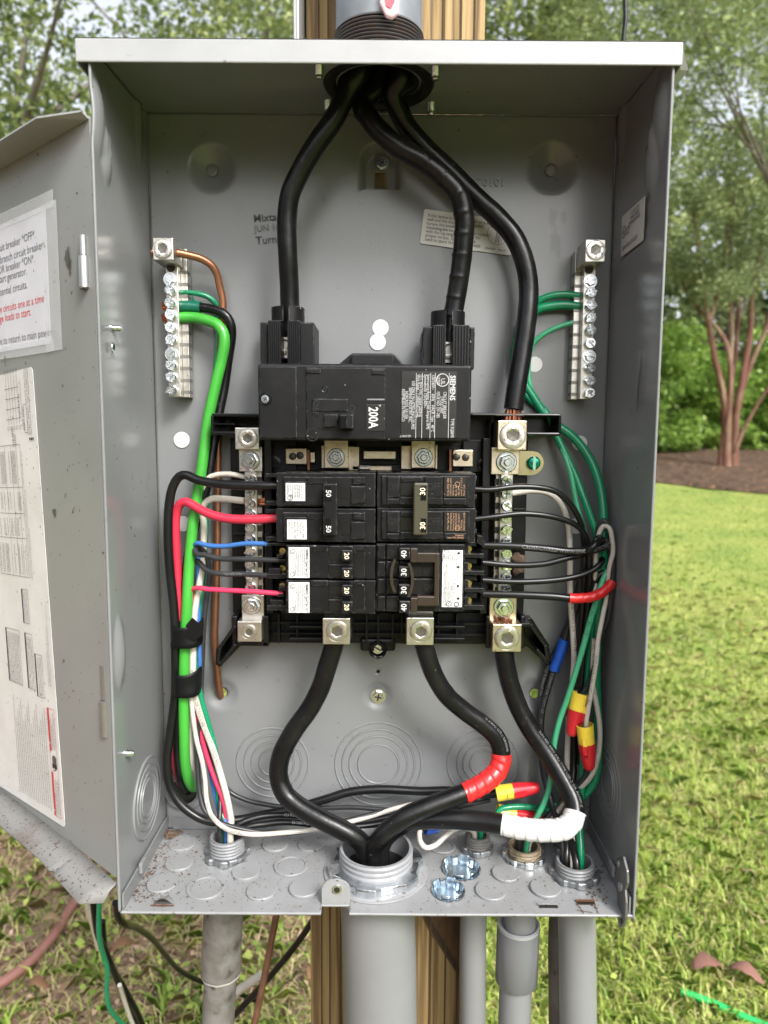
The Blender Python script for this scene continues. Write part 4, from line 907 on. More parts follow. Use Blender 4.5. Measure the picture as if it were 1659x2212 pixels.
def shroud(us, name='terminal_shroud'):
    (x0, x1, ra0, ra1, rb0, rb1, c0, c1, c2_, c3, vt, vb, vc) = us
    o = obj(name, MB().pbox(x0, vt + 4, ra0, vb, -.052, -.014).pbox(rb1, vt + 5, x1, vb, -.052, -.014).pbox(x0, vt + 4, x1, vb, -.020, -.012), BLK, MBK, bevel=.0008)
    for (a_, b_) in ((ra0, ra1), (rb0, rb1)):
        k = obj('grip_panel', MB().pbox(a_, vt, b_, vb, -.058, -.022), BLK, o, bevel=.0006); n = 6
        for i in range(n):
            u_ = a_ + (b_ - a_) * (i + .5) / n; obj('grip_rib', MB().pbox(u_ - 1.3, vt + 1, u_ + 1.3, vb - 1, -.0592, -.057), BLKG, o)
    cu = (c0 + c3) / 2; q = P(cu, vc + 9, -.036); r_ = (c3 - c0) / 2 / 2820
    for (a0, a1) in ((-168, -100), (-80, -12), (12, 168)):
        n = 12; vs = []
        for i in range(n):
            a = R(a0 + (a1 - a0) * i / (n - 1))
            for rr in (r_ - .0018, r_):
                for h in (-.0035, .0075): vs.append((q.x + rr * math.cos(a), q.y + rr * math.sin(a), q.z + h))
        fs = []
        for i in range(n - 1):
            p0, p1 = 4 * i, 4 * i + 4
            fs += [(p0, p1, p1 + 1, p0 + 1), (p0 + 2, p0 + 3, p1 + 3, p1 + 2), (p0 + 1, p1 + 1, p1 + 3, p0 + 3), (p0, p0 + 2, p1 + 2, p1)]
        obj('collar', MB().add(vs, fs + [(0, 1, 3, 2), (4 * n - 4, 4 * n - 3, 4 * n - 1, 4 * n - 2)]), BLK, o)
    um = (ra1 + rb0) / 2; obj('lug', MB().pbox(ra1 - 4, vt + 26, rb0 + 4, vb - 14, -.040, -.024), ALU, o)
    place('set_screw', M_SOCK, P(um, vt + 52, -.040), o, .2, 1.0)
shroud((562, 679, 579, 606.5, 620.5, 648, 587, 615, 621, 658, 693, 787, 679)); shroud((914, 1025, 935, 963, 977, 1014, 930, 965, 977, 1004, 703, 797, 688))
mb = wing([(664, 701), (678, 716), (678, 752), (665, 742)], -.020, -.046); obj('side_catch', mb, BLK, MBK); mb = wing([(924, 706), (911, 722), (911, 752), (922, 748)], -.020, -.046); obj('side_catch', mb, BLK, MBK)
# ================================================================== BRANCH BREAKERS
YK = -.066
def breaker(name, label, loc): return tag(empty('branch_breaker', P(*loc, -.02)), label, 'circuit breaker', 'branch breakers')
def fin(parent, u0, v0, u1, v1, yf=-.050, m=None): return obj('terminal_fin', MB().pbox(u0, v0, u1, v1, yf, -.026), m or BLK, parent, bevel=.0005)
def gold(parent, u, v, s=1.0):
    q = P(u, v, -.040); return obj('terminal_screw', MB().lathe([(.0029, -.003), (.0029, .001), (.0024, .0018), (0, .0018)], q, 'Y', 16), mat('brass_screw', (0.55, 0.42, 0.17), 0.25, 1.0), parent, smooth=40)
EDGE = .0007
def pole50(root, v0, v1, lab, first):
    obj('body', MB().pbox(597, v0 + 1, 811, v1 - 1, YK + .004, -.014), BLK, root, bevel=EDGE)
    obj('top_step', MB().pbox(612, v0 + 10, 789, v1 - 2, YK + .0015, YK + .006), BLK, root, bevel=EDGE)
    obj('label_seat', MB().pbox(614, v0 + 20, 697, v1 - 4, YK, YK + .004), BLK, root, bevel=EDGE)
    obj('pad', MB().pbox(664, v0 + 10, 706, v0 + 26, YK - .0008, YK + .003), BLK, root, bevel=EDGE); obj('pad', MB().pbox(762, v0 + 10, 789, v0 + 26, YK - .0008, YK + .003), BLK, root, bevel=EDGE)
    obj('end_block', MB().pbox(758, v0 + 30, 789, v1 - 8, YK - .0004, YK + .003), BLK, root, bevel=EDGE)
    obj('handle_slot', MB().pbox(736, v0 + 27, 757, v0 + 57, YK + .0012, YK + .0018), mat('deep_black', (0, 0, 0)), root)
    ring(P(685, v0 + 18, YK - .0008), X, Z, .0020, .0005, RELF, root); strip(P(769, v0 + 18, YK - .0009), X, Z, [(0, -.0006, .004, .0006)], RELF, root)
    text('OFF', P(664, v0 + 66, YK - .0001), X, Z, .0050, RELF, root); text('ON', P(763, v0 + 64, YK - .0005), X, Z, .0050, RELF, root)
    for (a_, b_) in ((3, 11), (62, 72)): fin(root, 574, v0 + a_, 602, v0 + b_); 
    fin(root, 598, v0 + 12, 610, v0 + 28, -.045); gold(root, 609, v0 + 36)
    u0, w0, u1, w1, body = lab; k = obj('label', MB().pbox(u0, w0, u1, w1, YK - .0004, YK + .001), LABW, root, bevel=.0002)
    return k, lambda b_, u, v, s, fit=None: text(b_, P(u, v, YK - .0005), NZ, X, s, INK, k, fit=fit, lift=.0002)
b50 = breaker('b', 'two-pole 50 amp breaker with thick black and red wires', (704, 1172))
k, tx = pole50(b50, 1020, 1096, (617, 1043.5, 659, 1082.5, ''), True)
for i, s in enumerate(('2 Pole Type / Tipo QPH', 'Interrupting Rating', 'MAX RMS SYM AMPS', '22,000 120/240V~', 'Circuit Breaker', 'Issue No. L-5338')): tx(s, 650.5 - 5 * i, 1046, .0019, .0112 - .0008 * (i % 3))
ring(P(627, 1075, YK - .0006), NZ, X, .0020, .0004, INK, k); tx('UL', 625.5, 1073, .0020); tx('SIEMENS', 620, 1047, .0019, .0075)
k, tx = pole50(b50, 1097, 1173, (620, 1122.5, 662.5, 1165.5, ''), False)
for i, s in enumerate(('CU / AL 75°C WIRE', 'CONDUCTOR 75°C', 'AWG   8   6-4', 'lb-in  45  45', 'mm2  8.4  13.3-21.2', 'N.m  4.5  5.1')): tx(s, 653 - 6 * i, 1127, .0021, .0120 - .0006 * (i % 3))
tie = obj('handle_tie', MB().pbox(698, 1044, 729, 1158, YK - .0125, YK - .0075), BLK, b50, bevel=.0012)
for v in (1046, 1122): obj('handle', MB().pbox(702, v, 727, v + 34, YK - .0110, YK + .002), BLK, b50, bevel=.0010)
for v, w in ((1050, 1083), (1120, 1152)): obj('rating_face', MB().pbox(702, v, 715, w, YK - .0129, YK - .012), BLKG, tie)
for v in (1058, 1135): text('50', P(704.5, v, YK - .0131), NZ, X, .0052, INKW, tie, bold=.02)
def tandem(v0, root, hv, labv, finv):
    v1 = v0 + 74
    obj('body', MB().pbox(618, v0, 811, v1, YK + .004, -.014), BLK, root, bevel=EDGE)
    obj('top_step', MB().pbox(620, v0 + 1, 789, v1 - 1, YK, YK + .005), BLK, root, bevel=EDGE)
    obj('pad', MB().pbox(670, v0 + 1, 708, v0 + 14, YK - .0008, YK + .002), BLK, root, bevel=EDGE); obj('pad', MB().pbox(763, v0 + 1, 788, v0 + 14, YK - .0008, YK + .002), BLK, root, bevel=EDGE)
    obj('pad', MB().pbox(709, v0 + 2, 762, v0 + 40, YK - .0004, YK + .002), BLK, root, bevel=EDGE); obj('pad', MB().pbox(709, v0 + 42, 762, v1 - 2, YK - .0004, YK + .002), BLK, root, bevel=EDGE)
    ring(P(690, v0 + 8, YK - .0008), X, Z, .0019, .0005, RELF, root); strip(P(774, v0 + 8, YK - .0009), X, Z, [(0, -.0005, .003, .0005)], RELF, root)
    text('ON', P(766, v1 - 4, YK - .0002), X, Z, .0042, RELF, root); text('OFF', P(672, v1 - 5, YK - .0002), X, Z, .0042, RELF, root)
    for v in hv:
        obj('handle_slot', MB().pbox(711, v - 6, 738, v + 9, YK - .0006, YK - .0002), mat('deep_black', (0, 0, 0)), root)
        h = obj('handle', MB().pbox(738, v - 11, 762, v + 14, YK - .0085, YK + .001), BLK, root, bevel=.0010); text('20', P(744, v - 5.5, YK - .0086), NZ, X, .0050, mat('cream_ink', (0.62, 0.55, 0.42), 0.5), h, bold=.02)
    k = obj('label', MB().pbox(623.5, labv, 668.5, labv + 67, YK - .0004, YK + .001), LABW, root, bevel=.0002)
    def tx(b_, u, v, s, fit=None, bold=0): return text(b_, P(u, v, YK - .0005), NZ, X, s, INK, k, fit=fit, lift=.0002, bold=bold)
    tx('SIEMENS Type/Tipo QT', 660.5, labv + 4, .0027, .0212, .012)
    for i, s in enumerate(('Interrupting Rating/Pouvoir de coupure', 'MAX RMS SYM AMPS / AMPS SYM EFF MAX', '10,000 120/240 V~ 60 Hz Class/Clase CTL', 'Circuit Breaker/Disjoncteur No Common Trip', '2-1 Pole/Pole')): tx(s, 656.5 - 4.2 * i, labv + 4, .0013, .0200 if i < 4 else .007)
    for i, s in enumerate(('Issue No. R-20 HACR Type 40C', 'CU-AL 60/75C WIRE FIL', 'AWG 14-10  mm2 2.1-5.3')): tx(s, 641 - 4.4 * i, labv + 22, .0013, .0140)
    ring(P(633, labv + 9, YK - .0006), NZ, X, .0018, .0003, INK, k); tx('UL', 631.5, labv + 7, .0018); tx('LISTED', 625.5, labv + 5, .0013); ring(P(632, labv + 58, YK - .0006), NZ, X, .0018, .0003, INK, k)
    for (a_, b_, c_, d_) in finv: fin(root, a_, b_, c_, d_)
    for v in (v0 + 12, v0 + 50): gold(root, 611, v)
    obj('terminal_block', MB().pbox(606, v0 + 2, 620, v1 - 2, -.040, -.016), BLK, root, bevel=.0006)
bt1 = breaker('b', 'twin 20 amp breaker fed by blue and two grey wires', (704, 1250)); tandem(1177, bt1, (1199, 1237), 1182, ((577, 1173, 620, 1179), (600, 1208, 620, 1214), (577, 1240, 622, 1250), (580, 1228, 606, 1240), (598, 1198, 612, 1206)))
bt2 = breaker('b', 'twin 20 amp breaker fed by one thin pink wire', (704, 1326)); tandem(1252.5, bt2, (1274, 1310), 1257.5, ((577, 1308, 620, 1319), (602, 1268, 620, 1277), (584, 1296, 612, 1308), (600, 1284, 614, 1290)))
b30 = breaker('b', 'two-pole 30 amp breaker with olive handle tie', (922, 1172))
for i, v0 in enumerate((1022, 1097)):
    v1 = v0 + 75
    obj('body', MB().pbox(814.5, v0, 1027, v1 - 1, YK + .004, -.014), BLK, b30, bevel=EDGE)
    obj('top_step', MB().pbox(825, v0 + 6, 1014, v1 - 6, YK + .001, YK + .005), BLK, b30, bevel=EDGE)
    for (a_, b_) in ((836, 863), (917, 956)): obj('pad', MB().pbox(a_, v0 + 7, b_, v0 + 53, YK - .0008, YK + .003), BLK, b30, bevel=EDGE)
    obj('pad', MB().pbox(836, v0 + 55, 863, v1 - 7, YK - .0002, YK + .003), BLK, b30, bevel=EDGE); obj('pad', MB().pbox(864, v0 + 52, 956, v1 - 7, YK - .0002, YK + .003), BLK, b30, bevel=EDGE)
    obj('pad', MB().pbox(866, v0 + 8, 914, v0 + 20, YK, YK + .003), BLK, b30, bevel=EDGE)
    obj('handle_slot', MB().pbox(866, v0 + 22, 893, v0 + 48, YK + .0004, YK + .0009), mat('deep_black', (0, 0, 0)), b30)
    text('ON', P(838, v0 + 37, YK - .0009), X, Z, .0080, RELF, b30, fit=.0072, bold=.008); text('OFF', P(922, v0 + 37, YK - .0009), X, Z, .0080, RELF, b30, fit=.0098, bold=.008)
    k = obj('label', MB().pbox(959, v0 + 7, 1007, v0 + 52, YK - .0004, YK + .003), LABK, b30, bevel=.0003); obj('pad', MB().pbox(959, v0 + 54, 1007, v1 - 7, YK, YK + .003), BLK, b30, bevel=EDGE)
    rows = (('CU-AL 60/75C WIRE', 'CONDUCTOR/FIL 60/75C', 'AWG 14-8', 'lb-in 35', 'SA', 'mm2 2.1-13.3', 'N.m 2.8') if i == 0 else ('2 Poles Type/Tipo QP', 'Interrupting Rating', 'Pouvoir de Coupure', 'MAX RMS SYM AMPS', '10,000 120/240V~', 'C.B./Disj.', 'ISSUE NO. L-5538'))
    for j, s in enumerate(rows): text(s, P(969 + 5.8 * j, v0 + 49, YK - .0006), Z, NX, .0017, INKO, k, fit=.0130 if len(s) > 10 else .008, lift=.0002)
    ring(P(988, v0 + (24 if i == 0 else 44), YK - .0006), X, Z, .0019, .0003, INKO, k)
    gold(b30, 1017, v0 + 34); fin(b30, 1010, v0 + 46, 1030, v0 + 56); fin(b30, 1012, v0 + 6, 1030, v0 + 18, -.045)
text('HACR Type 40C\nSIEMENS', P(1002, 1160, YK - .0001), NX, NZ, .0018, INKO, b30)
tie = obj('handle_tie', MB().pbox(893, 1043, 924, 1157, YK - .0125, YK - .0060), OLIVE, b30, bevel=.0012)
for v in (1046, 1122): obj('handle', MB().pbox(897, v, 921, v + 32, YK - .0100, YK + .002), BLK, b30, bevel=.0010)
for (v, w, tv) in ((1050, 1081, 1070), (1120, 1150, 1144)): 
    obj('rating_face', MB().pbox(909, v, 921, w, YK - .0128, YK - .012), BLKG, tie); text('30', P(918.5, tv, YK - .0130), Z, NX, .0056, mat('cream_ink', (0.62, 0.55, 0.42), 0.5), tie, bold=.02)
bq = breaker('b', 'four-pole 40/30/30/40 amp breaker with brown handle tie', (920, 1324))
obj('body', MB().pbox(813, 1174, 1003, 1323, YK + .004, -.014), BLK, bq, bevel=EDGE)
for i in range(4):
    v = 1174 + 37.3 * i
    obj('pole_step', MB().pbox(835, v + 1, 862, v + 35, YK - .0006, YK + .005), BLK, bq, bevel=EDGE); obj('pole_step', MB().pbox(816, v + 2, 832, v + 34, YK + .001, YK + .005), BLK, bq, bevel=EDGE)
    obj('pole_step', MB().pbox(864, v + 1, 950, v + 35, YK + .0006, YK + .005), BLK, bq, bevel=EDGE)
    text('ON', P(838, v + 26, YK - .0007), X, Z, .0066, RELF, bq, fit=.0064); text('OFF', P(915, v + 26, YK + .0004), X, Z, .0066, RELF, bq, fit=.0072)
obj('label_seat', MB().pbox(948, 1175, 1003, 1322, YK, YK + .005), BLK, bq, bevel=EDGE)
k = obj('label', MB().pbox(955, 1188, 999, 1313, YK - .0004, YK + .001), LABW, bq, bevel=.0002)
for j, (s, v_, f_) in enumerate((('Current Interrupting Rating / Pouvoir de coupure', 1309, .026), ('MAX RMS SYM AMPS / AMPS SYM EFF MAX  10,000 120/240V~', 1309, .033), ('Circuit Breaker Disjoncteur', 1300, .016), ('2-2 Pole/Poles', 1298, .008), ('Issue No. R-21  SIEMENS', 1298, .012), ('Class CTL 40C HACR Type', 1298, .014))): text(s, P(960 + 4.4 * j, v_, YK - .0005), Z, NX, .0017, INK, k, fit=f_, lift=.0002)
text('Type QT', P(961, 1212, YK - .0005), Z, NX, .0028, INK, k, lift=.0002)
for j, s in enumerate(('OUTSIDE POLES HAVE', 'COMMON TRIP', 'Declenchement', 'simultane', 'poles externes')): text(s, P(966 + 4 * j, 1214, YK - .0005), Z, NX, .0013, INK, k, lift=.0002)
for (u, v) in ((991, 1195), (990, 1225), (989, 1266), (990, 1293)): obj('label_dot', MB().cyl(P(u, v, YK - .0005), .0010, .0001, 'Y', 12), INK, k)
for (u, v, L_) in ((987, 1195, .0113), (987, 1268, .0098)): strip(P(u, v, YK - .0006), X, Z, [(0, -L_, .00025, 0)], INK, k)
ring(P(970, 1304, YK - .0006), Z, NX, .0020, .0004, INK, k); text('UL', P(971.5, 1307, YK - .0006), Z, NX, .002, INK, k); ring(P(986, 1305, YK - .0006), Z, NX, .0020, .0006, INK, k)
for (v0, v1, s, hy) in ((1183, 1210, '40', .0085), (1223, 1249, '30', .0085), (1262, 1288, '30', .0085), (1298, 1325, '40', .0085)):
    h = obj('handle', MB().pbox(861.5, v0, 886, v1, YK - hy, YK + .002), BLK, bq, bevel=.0010); text(s, P(878, v1 - 4.5, YK - hy - .0001), Z, NX, .0058, INKW, h, bold=.02)
    if s == '30': obj('handle_slot', MB().pbox(889, v0 + 2, 910, v1 - 4, YK + .0001, YK + .0007), mat('deep_black', (0, 0, 0)), bq)
mb = MB(); mb.pbox(886, 1184, 902, 1216, YK - .0070, YK + .001); mb.pbox(886, 1291, 902, 1323, YK - .0070, YK + .001); mb.pbox(900, 1194, 948, 1216, YK - .0060, YK + .001); mb.pbox(900, 1288, 948, 1310, YK - .0060, YK + .001); mb.pbox(938, 1194, 948.5, 1310, YK - .0062, YK + .001)
obj('handle_tie', mb, BRN, bq, bevel=.0008)
for (c, r0, sgn) in (((850, 1243), 0, -1), ((886, 1256), 0, 1)):
    pts = []; 
    for i in range(9): t_ = -1 + 2 * i / 8; pts.append(P(c[0] + (sgn * 8) * (1 - t_ * t_), 1243 + 36 * t_ + (12 if sgn > 0 else 0) * .6, YK - .0065))
    path = smooth_path(pts, .002); mb = MB()
    vs = []; 
    for p_ in path: vs += [(p_[0], p_[1] - .003, p_[2]), (p_[0], p_[1] + .006, p_[2])]
    o = obj('inner_tie', mb.add(vs, [(2 * i, 2 * i + 1, 2 * i + 3, 2 * i + 2) for i in range(len(path) - 1)]), BRN, bq); md = o.modifiers.new('thickness', 'SOLIDIFY'); md.thickness = .0022
for i in range(4):
    v = 1170 + 37 * i
    fin(bq, 1003, v + 26, 1046, v + 36, -.050); fin(bq, 1003, v + 1, 1030, v + 10, -.046); obj('terminal_fin', MB().pbox(1003, v + 8, 1012, v + 30, -.048, -.020), BLK, bq, bevel=.0005); gold(bq, 1012, v + 15)
mb = wing([(1030, 1172), (1031, 1156), (1042, 1158), (1047, 1174), (1047, 1184)], -.030, -.049); obj('terminal_fin', mb, BLK, bq, bevel=.0004)
# ================================================================== CABLES AND WIRES
def ridges(ss, amp=.10, side=None, w=.0011):
    sd_ = None if side is None else Vector(side).normalized()
    def f(s, a, d):
        k = 1.0 + .006 * math.sin(s * 310 + 2 * a)
        for c in ss:
            e = math.exp(-((s - c) / w) ** 2)
            if e > .01: k += amp * e * (1 if sd_ is None else max(0, d[0] * sd_.x + d[1] * sd_.y + d[2] * sd_.z) ** .6 if sd_ else 1)
        return k
    return f
def wire(name, pts, r, m, label, group, cat='wire', n=12, rmod=None, step=.003, pre=(), post=()):
    path = smooth_path(list(pre) + uv(pts) + list(post), step)
    o = put(name, tube_mb(path, r, n, rmod).mesh(name), m, None, None, 50)
    tag(o, label, cat, group); return o, path
def into(k, dx=0.0, dy=0.0, up=.03):
    c = FIT[k][0]; return [Vector((c.x + dx, c.y + dy, up)), Vector((c.x + dx * .8, c.y + dy * .8, -.005)), Vector((c.x + dx * .7, c.y + dy * .7, -.019))]
def outof(k, dx=0.0, dy=0.0, up=.03): return into(k, dx, dy, up)[::-1]
def tape(path, a, b, r, m, parent, pitch=.010, name='tape_wrap', n=22, amp=.07, sgn=1):
    sp = sub_path(path, P(*a), P(*b)); L = arclen(sp); k = max(8, int(L[-1] / .0006)); s = np.linspace(0, L[-1], k)
    sp = np.stack([np.interp(s, L, sp[:, i]) for i in range(3)], 1)
    return put(name, tube_mb(sp, r, n, spiral(pitch, amp, sgn), True).mesh(name), m, parent, None, 60)
GS, GL, GW = 'service cables above the main breaker', 'load cables below the bus', 'branch circuit wires'
random.seed(9)
up_ = lambda dx, dy: [Vector((HUBT.x + dx, HUBT.y + dy, .70)), Vector((HUBT.x + dx, HUBT.y + dy, .60))]
c1, p1 = wire('service_cable', [(751, 196, -.053), (723, 254, -.052), (682, 313, -.050), (648, 372, -.047), (627, 420, -.045), (620, 475, -.043), (622, 553, -.041), (625, 615, -.038), (627, 690, -.036), (628, 730, -.036)], .0073, INS,
              'thick black service cable that bows out to the breaker terminal by JUN stamp', GS, 'cable', 20, ridges((.118, .163, .166, .205), .05, (1, 0, -.3)), pre=up_(-.014, -.004))
c2_, p2 = wire('service_cable', [(781, 225, -.044), (796, 254, -.046), (821, 284, -.047), (866, 321, -.048), (922, 353, -.047), (963, 388, -.046), (990, 420, -.044), (1003, 470, -.042), (1001, 525, -.040), (995, 580, -.038), (985, 645, -.036), (975, 700, -.036), (971, 740, -.036)], .0074, INS,
              'thick ribbed black service cable crossing in front of the mounting note sticker', GS, 'cable', 24, ridges((.115, .128, .190, .204, .219, .233, .248, .263, .279, .294, .308), .09, (-1, -.5, -.2), .0012), pre=up_(.0, .012), step=.001)
c3, p3 = wire('service_cable', [(849, 205, -.042), (866, 249, -.036), (887, 284, -.032), (920, 322, -.028), (969, 368, -.024), (1029, 428, -.022), (1072, 467, -.022), (1112, 515, -.023), (1135, 573, -.024), (1142, 625, -.025), (1138, 690, -.028), (1128, 760, -.030), (1116, 835, -.033), (1109, 884, -.034)], .0076, INS,
              'thick black neutral cable with bared copper end reaching the upper brass lug', GS, 'cable', 20, ridges((.19, .232), .05, (-1, 0, -.4)), pre=up_(.016, .004))
strands('copper_strands', P(1108, 886, -.034), P(1106, 915, -.034) - P(1108, 886, -.034), .013, .0055, COPD, c3, 22, .0012)
wire_text(p1, .0073, .30, '', .004, INKL, c1) if False else None
l1, q1 = wire('load_cable', [(724, 1380, -.052), (720, 1398, -.051), (707, 1440, -.050), (692, 1486, -.049), (668, 1532, -.048), (634, 1580, -.048), (608, 1630, -.048), (602, 1676, -.049), (616, 1715, -.052), (650, 1745, -.056), (700, 1773, -.060), (760, 1804, -.062), (784, 1826, -.061)], .0076, INS,
              'thick black load cable that swings out past the ringed knockouts', GL, 'cable', 20, ridges((.06, .1, .135, .155), .07, (1, 0, -.6)), post=into('big', -.006, -.004, .008)[1:])
l2, q2 = wire('load_cable', [(912, 1380, -.052), (919, 1404, -.052), (937, 1456, -.050), (966, 1503, -.047), (1005, 1537, -.045), (1046, 1567, -.044), (1073, 1594, -.044), (1083, 1628, -.045), (1077, 1660, -.048), (1054, 1685, -.052), (1020, 1706, -.055), (985, 1720, -.058), (929, 1741, -.062), (879, 1762, -.065), (845, 1787, -.066), (820, 1812, -.066), (806, 1835, -.064)], .0073, INS,
              'thick black load cable marked with a red tape wrap', GL, 'cable', 20, ridges((.05, .085), .06, (1, 0, .5)), post=into('big', -.002, -.004, .004)[1:])
tape(q2, (1083, 1624, -.045), (1000, 1714, -.0565), .0077, REDT, l2, .0075, amp=.08)
l3, q3 = wire('load_cable', [(1088, 1396, -.036), (1090, 1422, -.036), (1103, 1481, -.036), (1124, 1536, -.038), (1150, 1582, -.041), (1182, 1628, -.046), (1219, 1690, -.056), (1240, 1734, -.064), (1240, 1764, -.070), (1222, 1788, -.074), (1180, 1794, -.074), (1130, 1790, -.070), (1084, 1780, -.066), (1030, 1773, -.060), (960, 1769, -.056), (890, 1774, -.052), (845, 1795, -.050), (822, 1830, -.052)], .0077, INS,
              'thick black neutral load cable marked with a white tape wrap', GL, 'cable', 20, ridges((.1, .2), .04, (-1, 0, -.6)), post=into('big', .006, .004, .004)[1:])
tape(q3, (1241, 1754, -.068), (1086, 1780, -.066), .0081, WHTT, l3, .0085, sgn=-1, amp=.075)
obj('insulation_nick', MB().lathe([(.002, 0), (.003, .002), (0, .004)], P(1104, 1506, -.036), 'Y', 7), INS, l3)
for (pp, r, s0, b_, par) in ((q2, .0073, .085, '4/0 AWG (UL) E83028', l2), (q3, .0077, .075, 'SUN RES 600V (UL) TYPE USE-2 OR RHW-2', l3)): wire_text(pp, r, s0, b_, .0034, INKL, par, False, .75)
# --- bare copper and the earth wires at one bar
w, p = wire('copper_ground_wire', [(328, 546, -.028), (352, 546, -.028), (380, 546, -.027), (406, 551, -.024), (437, 560, -.020), (458, 574, -.017), (469, 593, -.014), (475, 620, -.011), (481, 647, -.009), (481, 680, -.008), (477, 760, -.007), (472, 880, -.006), (471, 980, -.006), (470, 1106, -.006), (469, 1206, -.0065), (466, 1306, -.007), (464, 1381, -.007), (469, 1446, -.005), (474, 1490, -.002), (476, 1503, .003), (477, 1508, .012)], .0030, COPPER,
            'bare brown copper ground wire running down to a hole in the back', None, n=14)
w, p = wire('green_ground_wire', [(386, 633, -.012), (400, 632, -.012), (417, 633, -.012), (444, 639, -.011), (463, 652, -.009), (470, 672, -.006), (471, 720, -.005), (467, 780, -.005), (462, 860, -.006), (452, 1000, -.010), (446, 1120, -.014), (440, 1240, -.020), (433, 1295, -.024), (428, 1360, -.028), (427, 1440, -.030), (434, 1504, -.031), (453, 1572, -.031), (467, 1631, -.031), (469, 1690, -.030), (476, 1750, -.034)], .0021, GRN, 'thin dark green wire from the second screw of the ground bar', GW, post=into('left', -.003, .003))
wire_text(p, .0021, .003, 'OR AWM --- c(UL) T90 NYLON OR TWN75', .0030, INKDG, w)
strands('copper_strands', P(384, 633, -.012), (1, 0, 0), .003, .0016, COPB, w, 7)
w, p = wire('black_ground_wire', [(384, 661, -.013), (434, 664, -.014), (455, 667, -.016), (477, 674, -.018), (492, 686, -.018), (500, 706, -.017), (500, 730, -.015), (494, 770, -.013), (489, 806, -.012), (484, 840, -.012), (474, 890, -.014), (460, 970, -.017), (447, 1050, -.020), (420, 1140, -.022), (402, 1230, -.025), (391, 1310, -.028), (388, 1400, -.030), (386, 1506, -.030), (384, 1580, -.028), (385, 1640, -.025), (392, 1688, -.018), (402, 1706, -.008), (412, 1706, .006)], .0037, INS, 'black wire whose end is wrapped in dark green tape at the ground bar', GW)
tape(p, (386, 661, -.013), (434, 664, -.014), .0044, TEALT, w, .012, amp=.10)
mb = MB(); a = P(412, 655, -.0145); obj('tape_tail', mb.prism([a, a + Vector((.004, -.001, 0)), a + Vector((.0045, -.001, .001)), a + Vector((.0012, -.001, .006))], (0, .0003, 0)), TEALT, w)
w, p = wire('green_earth_wire', [(386, 686, -.016), (417, 686, -.017), (447, 692, -.020), (469, 701, -.022), (482, 718, -.023), (485, 738, -.023), (478, 780, -.022), (468, 822, -.022), (456, 875, -.022), (449, 910, -.022), (437, 1003, -.024), (425, 1078, -.026), (417, 1131, -.028), (408, 1231, -.030), (404, 1306, -.033), (399, 1406, -.034), (397, 1506, -.034), (398, 1595, -.032), (400, 1650, -.028), (406, 1681, -.022), (415, 1699, -.012), (424, 1700, .006)], .0043, LIME, 'thick bright green wire running the height of the panel', GW, n=16)
for v in (661, 686): strands('copper_strands', P(350, v, -.0165), (1, 0, 0), .007, .0030, COPB, w, 9, .0007).name = 'copper_strands'
# --- left breakers
TB = -.046
w, p = wire('black_hot_wire', [(608, 1049, TB), (562, 1049, -.047), (510, 1048, -.044), (458, 1043, -.040), (425, 1036, -.037), (402, 1026, -.035), (388, 1029, -.034), (374, 1050, -.033), (366, 1085, -.033), (363, 1156, -.033), (367, 1231, -.033), (376, 1316, -.033), (379, 1406, -.034), (378, 1506, -.033), (368, 1580, -.032), (361, 1640, -.032), (364, 1686, -.032), (381, 1725, -.033), (411, 1755, -.034), (449, 1773, -.034), (506, 1772, -.030), (575, 1759, -.024), (640, 1745, -.020), (702, 1727, -.018), (754, 1711, -.017), (819, 1705, -.017), (910, 1709, -.018), (968, 1708, -.020), (1040, 1716, -.024), (1080, 1713, -.026)], .0036, INSG, 'thick black wire from the 50 amp breaker looping around the box floor', GW, n=14)
strands('copper_strands', P(612, 1048, TB), (-1, 0, 0), .006, .0022, COPB, w, 8)
w, p = wire('red_hot_wire', [(605, 1118, TB), (549, 1122, -.046), (484, 1119, -.043), (447, 1108, -.040), (425, 1096, -.037), (402, 1084, -.034), (388, 1090, -.032), (381, 1110, -.030), (379, 1140, -.029), (381, 1190, -.028), (384, 1256, -.028), (389, 1331, -.029), (390, 1406, -.027), (379, 1506, -.026), (376, 1572, -.024), (378, 1640, -.020), (390, 1690, -.008), (402, 1700, .006)], .0036, REDI, 'thick red wire from the lower pole of the 50 amp breaker', GW, n=14)
wire_text(p, .0036, .030, 'MTW AWG -- LIGHT RESISTANT VW-1 OR AWM', .0036, mat('dark_red_ink', (0.2, 0.01, 0.02), .5), w, True, .5)
strands('copper_strands', P(611, 1118, TB), (-1, 0, 0), .006, .0022, COPB, w, 8)
w, p = wire('white_neutral_wire', [(533, 1031, -.026), (515, 1027, -.026), (497, 1024, -.026), (466, 1026, -.024), (448, 1034, -.023), (440, 1056, -.022), (430, 1105, -.021), (412, 1180, -.022), (404, 1290, -.026), (411, 1400, -.029), (411, 1506, -.029), (412, 1600, -.026), (415, 1660, -.020), (421, 1690, .004)], .0021, WHT, 'thin white wire from the top screw of the neutral bar', GW)
w, p = wire('white_neutral_wire', [(528, 1082, -.026), (484, 1078, -.026), (458, 1078, -.025), (442, 1087, -.024), (437, 1107, -.023), (440, 1135, -.023), (438, 1206, -.024), (430, 1266, -.027), (421, 1321, -.030), (417, 1406, -.033), (418, 1490, -.034), (424, 1516, -.033), (438, 1560, -.032), (461, 1622, -.033), (479, 1681, -.036), (492, 1731, -.038), (500, 1778, -.039)], .0027, WHT, 'thick white wire from the neutral bar with copper strands showing', GW, n=14, post=into('left', .004, -.004))
